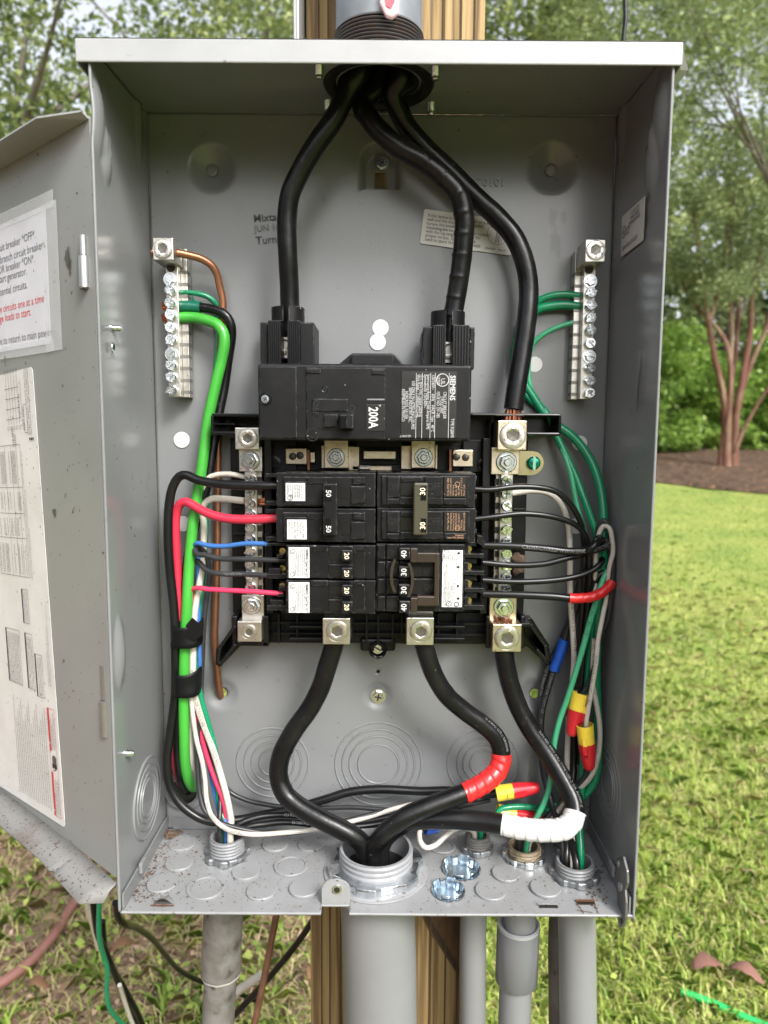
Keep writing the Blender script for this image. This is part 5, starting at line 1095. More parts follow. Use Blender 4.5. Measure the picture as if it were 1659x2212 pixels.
strands('copper_strands', P(526, 1082, -.0265), (1, 0, 0), .005, .0024, COPB, w, 9); strands('copper_strands', P(558, 1084, -.027), (1, 0, 0), .007, .0024, COPB, w, 9)
wire_text(p, .0027, .168, 'c(UL) T90 NYLON OR TWN75 600 VOLTS FT1 -ANCE 90C', .0033, INK, w, False)
w, p = wire('blue_wire', [(580, 1175, -.046), (549, 1174, -.045), (523, 1175, -.043), (484, 1180, -.040), (447, 1178, -.037), (427, 1173, -.034), (421, 1179, -.030), (427, 1192, -.027), (429, 1230, -.026), (428, 1300, -.028), (431, 1402, -.031), (432, 1440, -.031), (430, 1520, -.024), (446, 1620, -.024), (468, 1731, -.030), (480, 1775, -.034)], .0019, BLUEI, 'thin blue wire from the upper twin 20 amp breaker', GW, post=into('left', -.001, 0))
w, p = wire('grey_wire', [(602, 1210, -.046), (536, 1208, -.044), (471, 1206, -.040), (445, 1199, -.038), (426, 1197, -.036), (421, 1188, -.033), (430, 1183, -.029), (442, 1192, -.026), (449, 1210, -.025), (452, 1240, -.025), (447, 1285, -.026), (441, 1340, -.028), (437, 1420, -.030), (434, 1500, -.029), (429, 1580, -.030), (427, 1640, -.034), (428, 1680, -.037), (432, 1716, -.040), (443, 1752, -.044), (472, 1775, -.046), (518, 1790, -.046), (575, 1799, -.044), (632, 1799, -.042), (690, 1787, -.036), (760, 1770, -.030), (830, 1752, -.024)], .0021, INSD, 'dark grey wire that loops over the blue one and crosses the floor', GW)
w, p = wire('grey_wire', [(580, 1243, -.046), (523, 1240, -.043), (484, 1240, -.040), (456, 1236, -.037), (442, 1229, -.034), (433, 1217, -.031), (424, 1211, -.028), (415, 1220, -.025), (409, 1260, -.024), (408, 1330, -.026), (420, 1420, -.026), (432, 1520, -.025), (458, 1640, -.027), (475, 1720, -.032)], .0021, INSD, 'dark grey wire with a small hump below the first grey one', GW, post=into('left', -.005, -.003))
wire_text(p, .0021, .036, 'T90 NYLON', .0028, INKL, w, True)
w, p = wire('pink_wire', [(612, 1283, -.046), (562, 1279, -.045), (510, 1276, -.042), (450, 1273, -.038), (425, 1270, -.035), (414, 1276, -.031), (416, 1297, -.028), (418, 1350, -.029), (424, 1450, -.030), (424, 1530, -.029), (442, 1617, -.030), (461, 1675, -.033), (483, 1731, -.036), (491, 1775, -.037)], .0020, PINK, 'thin pink red wire from the lower twin 20 amp breaker', GW, post=into('left', .002, .002))
w, p = wire('white_floor_wire', [(413, 1506, -.034), (424, 1595, -.035), (437, 1647, -.038), (443, 1686, -.041), (447, 1731, -.044), (458, 1763, -.048), (488, 1790, -.050), (540, 1802, -.050), (609, 1799, -.046), (688, 1790, -.040), (762, 1774, -.032), (806, 1762, -.027), (848, 1748, -.024), (900, 1735, -.022)], .0019, WHT, 'thin white wire lying across the box floor under the thick cables', GW, pre=[P(412, 1420, -.030)])
wire_text(p, .0021, .118, '90C --- RoHS        SOUTHWIRE', .0030, INK, w, False)
for (pts, lab, b_) in (([(511, 1786, -.040), (540, 1770, -.036), (586, 1761, -.032), (643, 1762, -.030), (700, 1772, -.028), (770, 1776, -.026), (840, 1765, -.024), (960, 1740, -.022), (1030, 1722, -.022)], 'black printed wire arching out of the threaded conduit end', 'CU TYPE MTW OR THWN OR THHN'),
                       ([(524, 1793, -.042), (575, 1780, -.038), (620, 1776, -.036), (690, 1782, -.034), (760, 1786, -.032), (840, 1776, -.028), (940, 1752, -.025), (1020, 1735, -.023)], 'black printed wire lying just below the arching one', 'E51583 F (UL) (10 AWG) 5.26mm2 CU')):
    w, p = wire('black_floor_wire', pts, .0026, INSG, lab, GW, pre=outof('left', .006 if 'arch' in lab else .003, -.006, .012)[:2]); wire_text(p, .0026, .085, b_, .0029, mat('pale_print', (0.35, 0.35, 0.36), .5), w)
w, p = wire('grey_floor_wire', [(482, 1690, -.012), (495, 1709, -.012), (529, 1727, -.013), (575, 1738, -.014), (632, 1745, -.014), (702, 1745, -.014), (767, 1744, -.015), (830, 1749, -.017), (900, 1752, -.018), (990, 1742, -.019), (1060, 1728, -.020)], .0020, INSD, 'dark grey wire sagging along the back panel above the floor', GW)
# --- tape bands round the left bundle
def band(u0, u1, v0, v1, label, tail):
    a, b = P((u0 + u1) / 2, v0, -.032), P((u0 + u1) / 2, v1, -.032); hw = (u1 - u0) / 2 / 2760; mb = MB(); n = 26; rows = 7; vs = []
    for j in range(rows):
        t_ = j / (rows - 1); c = a.lerp(b, t_)
        for i in range(n):
            an = 2 * math.pi * i / n; e = 1 + .03 * math.sin(3 * an + 4 * t_) + .02 * math.sin(t_ * 9); sq = abs(math.cos(an)) ** 3 * .06
            vs.append((c.x + hw * math.cos(an) * (e - sq), c.y + .0115 * math.sin(an) * e, c.z + .0012 * math.sin(an * 2 + (0 if j else 1)) * (1 if j in (0, rows - 1) else .2) + (.0022 * math.cos(an) if j in (0, rows - 1) else .0022 * math.cos(an))))
    mb.add(vs, [(j * n + i, j * n + (i + 1) % n, (j + 1) * n + (i + 1) % n, (j + 1) * n + i) for j in range(rows - 1) for i in range(n)])
    o = obj('tape_band', mb, BTAPE, None, smooth=70); md = o.modifiers.new('thickness', 'SOLIDIFY'); md.thickness = .0005; md.offset = 1
    tag(o, label, 'tape', 'black tape bands on the wire bundle')
    pts = [P(u, v, -.0438) for u, v in tail]; obj('tape_tail', MB().prism(pts, (0, .0004, 0)), BTAPE, o)
band(369, 440, 1345, 1392, 'upper black tape band around the coloured wire bundle', ((397, 1372), (402, 1350), (415, 1334), (428, 1345), (440, 1340), (436, 1372), (420, 1384), (404, 1380)))
band(372, 437, 1446, 1497, 'lower black tape band around the coloured wire bundle', ((372, 1450), (378, 1448), (380, 1502), (375, 1500)))
# --- right side earth wires
w, p = wire('green_ground_wire', [(1257, 639, -.011), (1221, 636, -.011), (1187, 640, -.010), (1161, 652, -.008), (1134, 684, -.005), (1115, 735, -.004), (1110, 785, -.004), (1124, 835, -.005), (1150, 868, -.006), (1175, 886, -.008), (1199, 936, -.012), (1222, 983, -.016), (1243, 1028, -.020), (1260, 1073, -.026), (1279, 1125, -.030), (1290, 1155, -.032), (1294, 1220, -.034), (1289, 1300, -.032), (1275, 1400, -.030), (1264, 1500, -.030), (1261, 1600, -.030), (1258, 1680, -.036), (1254, 1740, -.040), (1252, 1790, -.050)], .0030, GRN, 'green wire from the second screw of the bar with an empty lug', GW, post=into('right', .005, .002, .014))
strands('copper_strands', P(1256, 639, -.011), (1, 0, 0), .003, .0018, COPB, w, 7)
w, p = wire('green_ground_wire', [(1257, 663, -.011), (1221, 659, -.011), (1187, 662, -.010), (1161, 669, -.009), (1138, 700, -.006), (1125, 760, -.005), (1130, 820, -.006), (1150, 855, -.007), (1190, 910, -.009), (1229, 936, -.011), (1259, 968, -.014), (1284, 1013, -.019), (1298, 1063, -.024), (1303, 1107, -.028), (1304, 1150, -.031), (1303, 1210, -.033), (1296, 1300, -.034), (1288, 1450, -.034), (1292, 1560, -.034), (1292, 1640, -.036), (1286, 1680, -.037), (1274, 1704, -.036), (1255, 1722, -.033), (1225, 1735, -.028), (1190, 1745, -.026)], .0036, GRN, 'printed green wire from the third screw of the bar with an empty lug', GW)
wire_text(p, .0036, .004, 'AWG MTW OR THWN OR THHN PR II', .0042, INKDG, w, True)
strands('copper_strands', P(1256, 664, -.011), (1, 0, 0), .003, .0018, COPB, w, 7)
w, p = wire('green_ground_wire', [(1256, 694, -.011), (1242, 696, -.011), (1201, 708, -.010), (1169, 726, -.008), (1152, 742, -.006), (1142, 780, -.005), (1145, 835, -.006), (1160, 872, -.007), (1185, 910, -.010), (1212, 965, -.015), (1232, 1020, -.020), (1246, 1090, -.024), (1262, 1150, -.028), (1276, 1220, -.030), (1278, 1330, -.026), (1266, 1460, -.024)], .0021, MINT, 'thinnest pale green wire from the fourth screw of the bar', GW)
w, p = wire('mint_green_wire', [(1312, 1232, -.038), (1303, 1252, -.041), (1286, 1304, -.043), (1273, 1348, -.043), (1261, 1393, -.043), (1250, 1431, -.042), (1239, 1467, -.041), (1225, 1511, -.040), (1209, 1556, -.039), (1198, 1601, -.039), (1193, 1646, -.039), (1187, 1699, -.041), (1175, 1735, -.043), (1158, 1769, -.043)], .0023, MINT, 'mint green wire slanting in front of the dark bundle', GW, post=into('two', .002, 0, .012))
wire_text(p, .0023, .055, 'c(UL) T90 --- OR AWM VW-1', .0030, INKDG, w, True)
# --- right side circuit wires
w, p = wire('white_neutral_wire', [(1104, 1066, -.027), (1125, 1063, -.027), (1149, 1060, -.027), (1188, 1067, -.026), (1214, 1093, -.025), (1227, 1132, -.025), (1231, 1180, -.025), (1231, 1240, -.026), (1233, 1304, -.027), (1238, 1375, -.028), (1240, 1422, -.028), (1237, 1467, -.027), (1230, 1530, -.026), (1227, 1594, -.026), (1225, 1637, -.028), (1226, 1680, -.030), (1230, 1740, -.040), (1234, 1790, -.048)], .0024, WHT, 'white wire curving over from the neutral bar and dropping straight down', GW, post=into('right', -.003, -.005, .014))
wire_text(p, .0024, .125, 'OR THWN OR THHN PR II AND GR II 600 VOLTS', .0036, INK, w, False, .5)
GB_ = GW
w, p = wire('black_hot_wire', [(1019, 1056, -.046), (1057, 1058, -.046), (1110, 1052, -.044), (1162, 1053, -.042), (1201, 1062, -.040), (1227, 1083, -.038), (1244, 1107, -.036), (1256, 1134, -.035), (1261, 1175, -.034), (1262, 1240, -.033), (1258, 1320, -.031), (1252, 1400, -.030), (1250, 1470, -.032), (1250, 1500, -.034)], .0023, INSG, 'black wire arching highest from the olive-tied 30 amp breaker', GW)
w, p = wire('black_hot_wire', [(1019, 1122, -.046), (1070, 1116, -.045), (1122, 1110, -.043), (1175, 1113, -.041), (1216, 1122, -.039), (1242, 1133, -.038), (1259, 1148, -.037), (1270, 1175, -.037), (1274, 1230, -.037), (1270, 1320, -.035), (1261, 1400, -.034), (1256, 1470, -.034), (1253, 1500, -.034)], .0023, INSG, 'second black arch from the lower pole of the olive-tied breaker', GW)
w, p = wire('black_hot_wire', [(1042, 1178, -.045), (1110, 1180, -.046), (1175, 1185, -.047), (1227, 1191, -.047), (1268, 1190, -.048), (1300, 1183, -.046), (1312, 1176, -.042), (1305, 1168, -.037), (1288, 1170, -.035), (1279, 1188, -.034), (1276, 1240, -.034), (1268, 1340, -.030), (1250, 1420, -.028), (1240, 1560, -.026), (1238, 1660, -.030), (1232, 1740, -.042), (1226, 1790, -.048)], .0031, INSG, 'thick printed black wire doubling back in a tight loop at the bundle', GW, n=14, post=into('right', -.007, .0, .014))
wire_text(p, .0031, .030, 'CROSS-LINKED WWW.ENCOREWIRE.COM VW-1  10/12/22', .0040, INKL, w)
w, p = wire('black_hot_wire', [(1042, 1215, -.045), (1110, 1221, -.045), (1175, 1218, -.045), (1227, 1205, -.044), (1253, 1199, -.043), (1275, 1186, -.052), (1290, 1172, -.050), (1298, 1164, -.044), (1292, 1160, -.038), (1284, 1180, -.030), (1282, 1260, -.030), (1270, 1380, -.026), (1258, 1480, -.028)], .0024, INSG, 'black wire sloping up over the tight loop', GW)
w, p = wire('black_hot_wire', [(1042, 1253, -.045), (1110, 1257, -.045), (1175, 1255, -.044), (1227, 1249, -.043), (1259, 1241, -.042), (1286, 1228, -.042), (1300, 1214, -.040), (1298, 1206, -.034), (1290, 1215, -.030), (1287, 1280, -.030), (1279, 1360, -.028), (1268, 1440, -.027), (1256, 1560, -.026), (1250, 1650, -.030)], .0024, INSG, 'black wire bending upward just above the red-taped one', GW)
w, p = wire('black_hot_wire', [(1042, 1283, -.045), (1122, 1285, -.047), (1201, 1289, -.048), (1229, 1292, -.048), (1259, 1292, -.048), (1286, 1287, -.047), (1307, 1275, -.045), (1321, 1258, -.042), (1316, 1243, -.038), (1303, 1237, -.036), (1291, 1246, -.036), (1281, 1264, -.035), (1273, 1290, -.032), (1262, 1360, -.028), (1246, 1440, -.024), (1236, 1560, -.022), (1232, 1680, -.028), (1228, 1760, -.042)], .0031, INSG, 'black wire with a red taped elbow at the bundle', GW, n=14, post=into('right', -.004, .004, .014))
tape(p, (1229, 1292, -.048), (1322, 1258, -.042), .0038, REDT, w, .011, amp=.06)
w, p = wire('black_loop_wire', [(1290, 1215, -.034), (1291, 1150, -.036), (1296, 1130, -.038), (1304, 1124, -.039), (1313, 1132, -.040), (1320, 1158, -.041), (1325, 1205, -.042), (1323, 1250, -.043), (1319, 1295, -.043), (1312, 1340, -.042), (1302, 1362, -.041), (1290, 1400, -.041), (1283, 1440, -.041), (1272, 1476, -.041), (1258, 1500, -.040)], .0019, INSD, 'thin dark loop rising beside the steel side wall', GW)
w, p = wire('white_loop_wire', [(1285, 1290, -.036), (1288, 1190, -.038), (1295, 1150, -.039), (1304, 1136, -.040), (1316, 1140, -.042), (1322, 1163, -.043), (1324, 1194, -.043), (1317, 1222, -.042), (1313, 1260, -.041), (1309, 1295, -.042), (1300, 1340, -.045), (1292, 1384, -.047), (1288, 1429, -.048), (1279, 1485, -.049), (1271, 1530, -.050), (1266, 1562, -.050), (1266, 1580, -.049)], .0019, WHT, 'white wire looping down into the lower wire nut', GW)
wire_text(p, .0019, .205, 'T90 NYLON OR TWN75 c(UL)', .0030, INK, w, True, .4)
w, p = wire('white_outer_wire', [(1284, 1380, -.040), (1281, 1440, -.040), (1281, 1481, -.040), (1288, 1520, -.040), (1295, 1565, -.041), (1295, 1610, -.042), (1287, 1655, -.043), (1272, 1683, -.042), (1250, 1705, -.036), (1234, 1722, -.030), (1218, 1737, -.030), (1204, 1755, -.032), (1188, 1775, -.034), (1175, 1790, -.036)], .0021, WHT, 'white wire swinging around the outside of the wire nuts', GW, post=into('two', .005, .003, .012))
wire_text(p, .0021, .045, 'MTW OR THWN AND GR II 600 VOLTS', .0029, INK, w, True)
for (pts, lab, tp) in (([(1262, 1200, -.030), (1257, 1250, -.028), (1246, 1310, -.024), (1229, 1348, -.020), (1221, 1375, -.018), (1207, 1418, -.016), (1196, 1448, -.015), (1188, 1476, -.014), (1177, 1511, -.013), (1170, 1547, -.012), (1169, 1583, -.012), (1172, 1637, -.014), (1179, 1690, -.018), (1191, 1735, -.026), (1206, 1780, -.040)], 'dark printed wire with a blue tape wrap beside the black spout', True),
                       ([(1256, 1240, -.022), (1240, 1310, -.018), (1218, 1370, -.014), (1190, 1430, -.010), (1178, 1458, -.009), (1168, 1502, -.008), (1166, 1565, -.008), (1169, 1620, -.010), (1176, 1680, -.014), (1196, 1740, -.024), (1212, 1785, -.042)], 'dark printed wire hugging the back panel behind the blue-taped one', False)):
    w, p = wire('dark_wire', pts, .0026, INSD, lab, GW, post=into('right', -.008 if tp else -.005, .002 if tp else .006, .016))
    if tp: tape(p, (1219, 1380, -.018), (1194, 1452, -.015), .0041, BLUET, w, .010, amp=.06)
    wire_text(p, .0026, .088 if tp else .075, '(10 AWG) 5.26mm2 OR THHN GR II 600 VOLTS', .0036, INKL, w, False)
w, p = wire('dark_wire', [(1274, 1655, -.044), (1262, 1680, -.040), (1240, 1705, -.033), (1222, 1722, -.028), (1205, 1740, -.028), (1185, 1762, -.030), (1165, 1785, -.034)], .0022, INSD, 'dark wire slanting under the neutral load cable from the lower nut', GW, post=into('two', -.003, .004, .012))
w, p = wire('black_bundle_wire', [(1266, 1230, -.026), (1262, 1330, -.022), (1252, 1430, -.020), (1244, 1520, -.018), (1240, 1620, -.020), (1236, 1700, -.026), (1224, 1770, -.040)], .0030, INSG, 'black wire deepest in the bundle by the side wall', GW, post=into('right', -.001, -.008, .014))
w, p = wire('green_nut_wire', [(1075, 1756, -.034), (1082, 1748, -.033), (1100, 1744, -.032), (1130, 1743, -.030), (1165, 1746, -.028), (1195, 1748, -.026), (1225, 1740, -.026)], .0026, GRN, 'printed green wire lying level above the white-taped cable', GW)
wire_text(p, .0026, .012, 'AND GR II 600 VOLTS VW-1', .0036, INKDG, w)
w, p = wire('white_stub_wire', [(1000, 1764, -.030), (960, 1770, -.040), (926, 1776, -.050), (908, 1790, -.056), (907, 1815, -.056), (920, 1831, -.054), (940, 1826, -.050), (965, 1803, -.044), (985, 1790, -.040), (1002, 1786, -.037), (1012, 1790, -.036)], .0021, WHT, 'short dirty white wire dipping in front of the small threaded end', GW, post=into('one', -.004, -.003, .018))
w, p = wire('blue_taped_wire', [(870, 1778, -.044), (890, 1786, -.043), (918, 1790, -.040), (945, 1786, -.036), (975, 1780, -.034)], .0026, INSG, 'black wire with a blue tape blob under the neutral load cable', GW); tape(p, (914, 1790, -.0405), (948, 1786, -.036), .0045, BLUET, w, .009)
w, p = wire('green_stub_wire', [(1040, 1760, -.030), (1032, 1780, -.032)], .0022, GRN, 'green wire end dropping into the small threaded end', GW, post=into('one', .002, 0, .02))
# --- wire nuts
def wire_nut(base, tip, yb, yt, label, s=1.0):
    a, b = P(*base, yb), P(*tip, yt); d = (b - a); L_ = d.length; root = empty('wire_nut', a); tag(root, label, 'wire nut', 'red and yellow wire nuts')
    rot = d.to_track_quat('Z', 'Y').to_matrix().to_4x4(); mw = Matrix.Translation(a) @ rot
    R0 = .0066 * s; h = L_ * .40
    mb = MB(); mb.lathe([(R0 * .88, .004), (R0 * .92, 0), (R0 * 1.02, .0002), (R0 * .98, h * .6), (R0 * .96, h)], (0, 0, 0), 'Z', 24, wob=lambda i, j: 1 + .05 * math.cos(4 * math.pi * i / 24))
    for sg in (-1, 1): mb.box(sg * R0 * .9 - .0005, sg * R0 * 1.28 + .0005, -.0014, .0014, h * .62, h * 1.02)
    me = mb.mesh('skirt'); fixnormals(me); put('skirt', me, YEL, root, mw, 40)
    prof = [(R0 * 1.0, h), (R0 * .97, h + .001), (R0 * .88, h * 1.5), (R0 * .74, L_ * .8), (R0 * .66, L_ * .92), (R0 * .45, L_ * .985), (0, L_)]
    mb = MB(); mb.lathe(prof, (0, 0, 0), 'Z', 32, wob=lambda i, j: 1 + (.035 if (i % 4 < 2 and 1 < j < 5) else 0))
    for sg in (-1, 1): mb.prism([(sg * R0 * .8, -.0015, h), (sg * R0 * 1.36, -.0015, h), (sg * R0 * 1.32, -.0015, h + (L_ - h) * .30), (sg * R0 * .8, -.0015, h + (L_ - h) * .48)], (0, .003, 0))
    me = mb.mesh('cap'); fixnormals(me); put('cap', me, REDN, root, mw, 35)
wire_nut((1254, 1497), (1233, 1590), -.041, -.046, 'red and yellow wire nut tucked behind its lower twin', 1.0)
wire_nut((1263, 1565), (1273, 1663), -.050, -.052, 'red and yellow wire nut hanging lowest beside the side wall', 1.06)
wire_nut((1072, 1714), (1166, 1700), -.034, -.036, 'red and yellow wire nut lying on its side below the red tape', 1.0)
wire_nut((1074, 1752), (1170, 1768), -.030, -.028, 'red and yellow wire nut half hidden behind the white tape', .9)
# ================================================================== CONDUITS AND FITTINGS
def ground_z(x, y): return -.81 + .07 * y if y > 0 else -.81
def threads(r, z0, z1, pitch, depth, wall=.0028):
    pr = [(r - wall, z1 - .02), (r - wall, z1), (r - wall * .3, z1 + .0003), (r - depth, z1 - .0006)]; z = z1 - .0006
    while z > z0: pr += [(r, z - pitch * .35), (r, z - pitch * .55), (r - depth, z - pitch)]; z -= pitch
    pr += [(r - depth * .5, z0 - .004)]; return pr
def locknut_mb(c, r, h, n=10):
    mb = MB(); N = n * 8; vs = []; fs = []; 
    for i in range(N):
        a = 2 * math.pi * i / N; k = (i % 8); ro = r * (1.30 if 1 <= k <= 4 else 1.17); zt_ = h * (1.0 if 1 <= k <= 4 else .86)
        for (rr, zz) in ((r * .97, .0006), (ro, .0006), (ro, zt_ * .8), (ro * .985, zt_), (r * .97, zt_)): vs.append((c.x + rr * math.cos(a), c.y + rr * math.sin(a), c.z + zz))
    for i in range(N):
        q_ = (i + 1) % N
        for j in range(5): fs.append((i * 5 + j, q_ * 5 + j, q_ * 5 + (j + 1) % 5, i * 5 + (j + 1) % 5))
    return mb.add(vs, fs)
def conduit(k, label, tm, lm, pm, path, rp, pitch=.0028, nutn=8, extra=None, nuth=.0055):
    c, r, h = FIT[k]; root = tag(empty('conduit', (c.x, c.y, ground_z(c.x, c.y))), label, 'conduit', 'conduits under the panel')
    obj('threaded_end', MB().lathe(threads(r, .001, h, pitch, .0009), c, 'Z', 40), tm, root, smooth=30)
    obj('locknut', locknut_mb(c, r, nuth, nutn), lm, root, bevel=.0003)
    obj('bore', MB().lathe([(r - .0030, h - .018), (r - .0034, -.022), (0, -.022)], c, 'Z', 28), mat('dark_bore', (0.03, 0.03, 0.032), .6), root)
    me = tube_mb(smooth_path(path, .02), rp, 32, None, False).mesh('pipe'); put('pipe', me, pm, root, None, 50)
    return root
def down(k, us, y=None):
    c = FIT[k][0]; yy = c.y if y is None else y; pts = [Vector((c.x, c.y, -.0015))] + [P(u, v, yy) for u, v in us]
    a, b = pts[-2], pts[-1]; d = (b - a) / (b.z - a.z); e = b + d * (-.84 - b.z); return pts + [e]
k = conduit('big', 'widest grey plastic conduit rising under the middle of the box', mat('pale_pvc_thread', (0.225, 0.23, 0.24), .45), ZINC, PVC, down('big', [(820, 2080), (822, 2210)]), .0296, .0042, 6, nuth=.008)
obj('pipe_shoulder', MB().lathe([(.031, -.002), (.035, -.004), (.035, -.013), (.030, -.016)], FIT['big'][0], 'Z', 40), CLEARP, k, smooth=40)
k = conduit('left', 'stained grey conduit with an upper sleeve beside the brown rod', PVC, GALV, PVCW, down('left', [(479, 2000), (477, 2090), (471, 2210)]), .0135, .0026, 7)
c = FIT['left'][0]; a = P(478, 2096, c.y)
obj('shadow_collar', MB().lathe([(.0150, -.002), (.0165, -.004), (.0160, -.013), (.0140, -.015)], (c.x - .001, c.y, 0), 'Z', 32), DARKIN, k, smooth=40)  # dark ring stands in for the shadow at the sleeve top
me = tube_mb(smooth_path([Vector((c.x - .0005, c.y, -.014)), P(479, 2040, c.y), a], .01), [.0165] * 99, 32, None, False).mesh('sleeve') if False else tube_mb(smooth_path([Vector((c.x - .0005, c.y, -.012)), P(479, 2040, c.y), a], .01), .0163, 32, None, True).mesh('sleeve')
put('sleeve', me, PVCW, k, None, 50); obj('cement_ring', MB().lathe([(.0167, 0), (.0167, -.0015), (.0150, -.0028), (.0132, -.0028)], a, 'Z', 32, wob=lambda i, j: 1 + .015 * math.sin(i * 1.9)), mat('dried_cement', (0.30, 0.29, 0.26), .7), k, smooth=50)
k = conduit('one', 'slim grey conduit just in front of the split post', PVCW, GALV, PVC, down('one', [(1022, 2000), (1021, 2210)]), .0112, .0024, 6)
k = conduit('two', 'grey conduit with a dark glossy coupling', PVCD, ZINC, PVC, down('two', [(1121, 2010), (1114, 2130), (1111, 2210)]), .0134, .0026, 7)
c = FIT['two'][0]; a, b = P(1120, 1998, c.y), P(1115, 2118, c.y)
me = tube_mb(np.array([tuple(a + (b - a) * t_) for t_ in (0, .02, .5, .98, 1)]), [.0168, .0175, .0175, .0175, .0168], 36, None, True).mesh('coupling'); put('coupling', me, PVCK, k, None, 50)
obj('coupling_rim', MB().lathe([(.0176, -.001), (.0176, .0016), (.0160, .0020), (.0142, .0006)], a, 'Z', 36), mat('pale_glossy_pvc', (0.30, 0.31, 0.32), .12), k, smooth=40)  # paler, glossier ring round the coupling mouth
k = conduit('right', 'grey conduit filled with wires nearest the latch', PVC, GALV, PVC, down('right', [(1246, 2000), (1249, 2210)]), .0146, .0026, 7)
k = conduit('rear', 'narrow darker conduit half hidden behind the one nearest the latch', PVCW, GALV, PVCW, down('rear', [(1213, 2000), (1213, 2210)]), .0108, .0024, 6)
# service conduit above, and the hub it screws into
q = HUBT; hub = tag(empty('service_conduit', (q.x, q.y, BH)), 'threaded galvanised service pipe entering the top of the box', 'conduit')
obj('hub_collar', MB().lathe([(.0300, .004), (.0300, -.002), (.0325, -.0045), (.0385, -.0042), (.0405, -.001), (.0405, .001)], (q.x, q.y, BH), 'Z', 48), BLK, hub, smooth=35)
pr = [(.0296, .001)]
for i in range(8): pr += [(.0296, .003 * i + .002), (.0284, .003 * i + .0032), (.0296, .003 * i + .0044)]
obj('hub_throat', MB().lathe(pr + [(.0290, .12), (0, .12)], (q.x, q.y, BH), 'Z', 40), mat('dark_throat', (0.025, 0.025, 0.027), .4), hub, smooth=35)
zt2 = zt + .004
obj('hub_body', MB().lathe([(.040, zt2 - .002), (.0385, zt2 + .004), (.0330, zt2 + .0085), (.0318, zt2 + .0095)], (q.x, q.y, 0), 'Z', 44), mat('hub_steel', (0.36, 0.37, 0.39), .3, .5), hub, smooth=40)
pr = [(.0322, zt2 + .006)]
for i in range(8): z = zt2 + .0085 + .0024 * i; pr += [(.0322, z), (.0318, z + .0006), (.0300, z + .0011), (.0300, z + .0014), (.0318, z + .0020)]
obj('pipe_threads', MB().lathe(pr + [(.0306, zt2 + .029)], (q.x, q.y, 0), 'Z', 48), THREAD, hub, smooth=30)
obj('pipe', MB().lathe([(.0306, zt2 + .0285), (.0306, 1.9)], (q.x, q.y, 0), 'Z', 40), STEELP, hub, smooth=50)
pts = [P(u, v, q.y - .037) for u, v in ((819, -30), (864, -30), (861, 28), (847, 38), (833, 33), (820, 6))]
tg = obj('plastic_seal_tag', MB().prism(pts, (0, .004, 0)), mat('frosted_pink_plastic', (0.72, 0.50, 0.50), .2, alpha=.75), None, bevel=.0012)
tag(tg, 'pink and red plastic seal tag hanging on the service pipe', 'tag')
pts = [P(u, v, q.y - .0376) for u, v in ((828, -30), (854, -30), (852, 4), (844, 18), (834, 12))]; obj('red_core', MB().prism(pts, (0, .002, 0)), REDP, tg)
# white metal knockout seals
for (c, r), lab in zip(SEAL, ('larger shiny snap-in knockout seal in the floor', 'smaller shiny snap-in knockout seal nearer the front edge')):
    root = tag(empty('knockout_seal', c), lab, 'knockout seal', 'snap-in knockout seals')
    obj('cup', MB().lathe([(r * 1.10, .0012), (r * 1.02, .0010), (r * .97, -.0012), (r * .90, -.0040), (r * .5, -.0046), (0, -.0047)], c, 'Z', 40), ZINCB, root, smooth=40)
    for i in range(6):
        a0 = 2 * math.pi * (i + .25) / 6; vs = []
        for j in range(5):
            a = a0 + (j / 4 - .5) * .66
            for (rr, zz) in ((r * .86, -.004), (r * .93, .0005), (r * 1.0, .0036), (r * .97, .0042)): vs.append((c.x + rr * math.cos(a), c.y + rr * math.sin(a), zz))
        o = obj('spring_tab', MB().add(vs, [(4 * j + i2, 4 * j + i2 + 1, 4 * j + i2 + 5, 4 * j + i2 + 4) for j in range(4) for i2 in range(3)]), ZINCB, root, smooth=50)
        md = o.modifiers.new('thickness', 'SOLIDIFY'); md.thickness = .0004
# rear hub that the thick wires leave through
q = P(401, 1702, 0)
hb_ = tag(empty('rear_hub', q), 'round metal hub in the back where the thick bright green wire leaves', 'hub')
obj('hub_ring', MB().lathe([(.0115, .0065), (.0128, .0068), (.0135, .0050), (.0175, .0045), (.0178, .0004), (.0178, -.001)], q, 'Y', 36), GALV, hb_, smooth=35)
obj('hub_bore', MB().lathe([(.0114, .0066), (.0110, .0012), (0, .0012)], q, 'Y', 30), DARKIN, hb_, smooth=35)
# ================================================================== POST AND THINGS ROUND IT
post_ = tag(empty('wooden_post', (.013, .08, -.81)), 'square treated pine post the panel is mounted on', 'post')
x0, x1 = P(660, 45, .0115).x, P(1049, 45, .0115).x
body = obj('timber', MB().box(x0, x1, .0115, .155, -.85, 1.9), WOOD, post_, bevel=.004, seg=3)
rngp = random.Random(4)
for xx in (x0 + .010, x0 + .0175, x0 + .027, x0 + .041, x1 - .009, x1 - .020, x1 - .034):
    obj('check_crack', MB().box(xx, xx + rngp.uniform(.0008, .0020), .0098, .0125, -.85, 1.9), mat('dark_wood_crack', (0.075, 0.045, 0.02), .9), body)
pts = [P(u, v, .0108) for u, v in ((905, 1965), (1012, 1965), (1012, 2118), (992, 2112), (970, 2078), (950, 2046), (932, 2022), (918, 1995))]
obj('bark_scar', MB().prism(pts, (0, .002, 0)), KNOT, body)
pts = [P(u, v, .0102) for u, v in ((912, 1975), (922, 1996), (940, 2026), (962, 2060), (984, 2094), (1005, 2112), (1006, 2104), (986, 2080), (964, 2040), (940, 2005), (925, 1975))]
obj('bark_ridge', MB().prism(pts, (0, .002, 0)), mat('bark_ridge', (0.05, 0.032, 0.022), .95, bump=(90, .003, 1.0)), body, bevel=.0006)
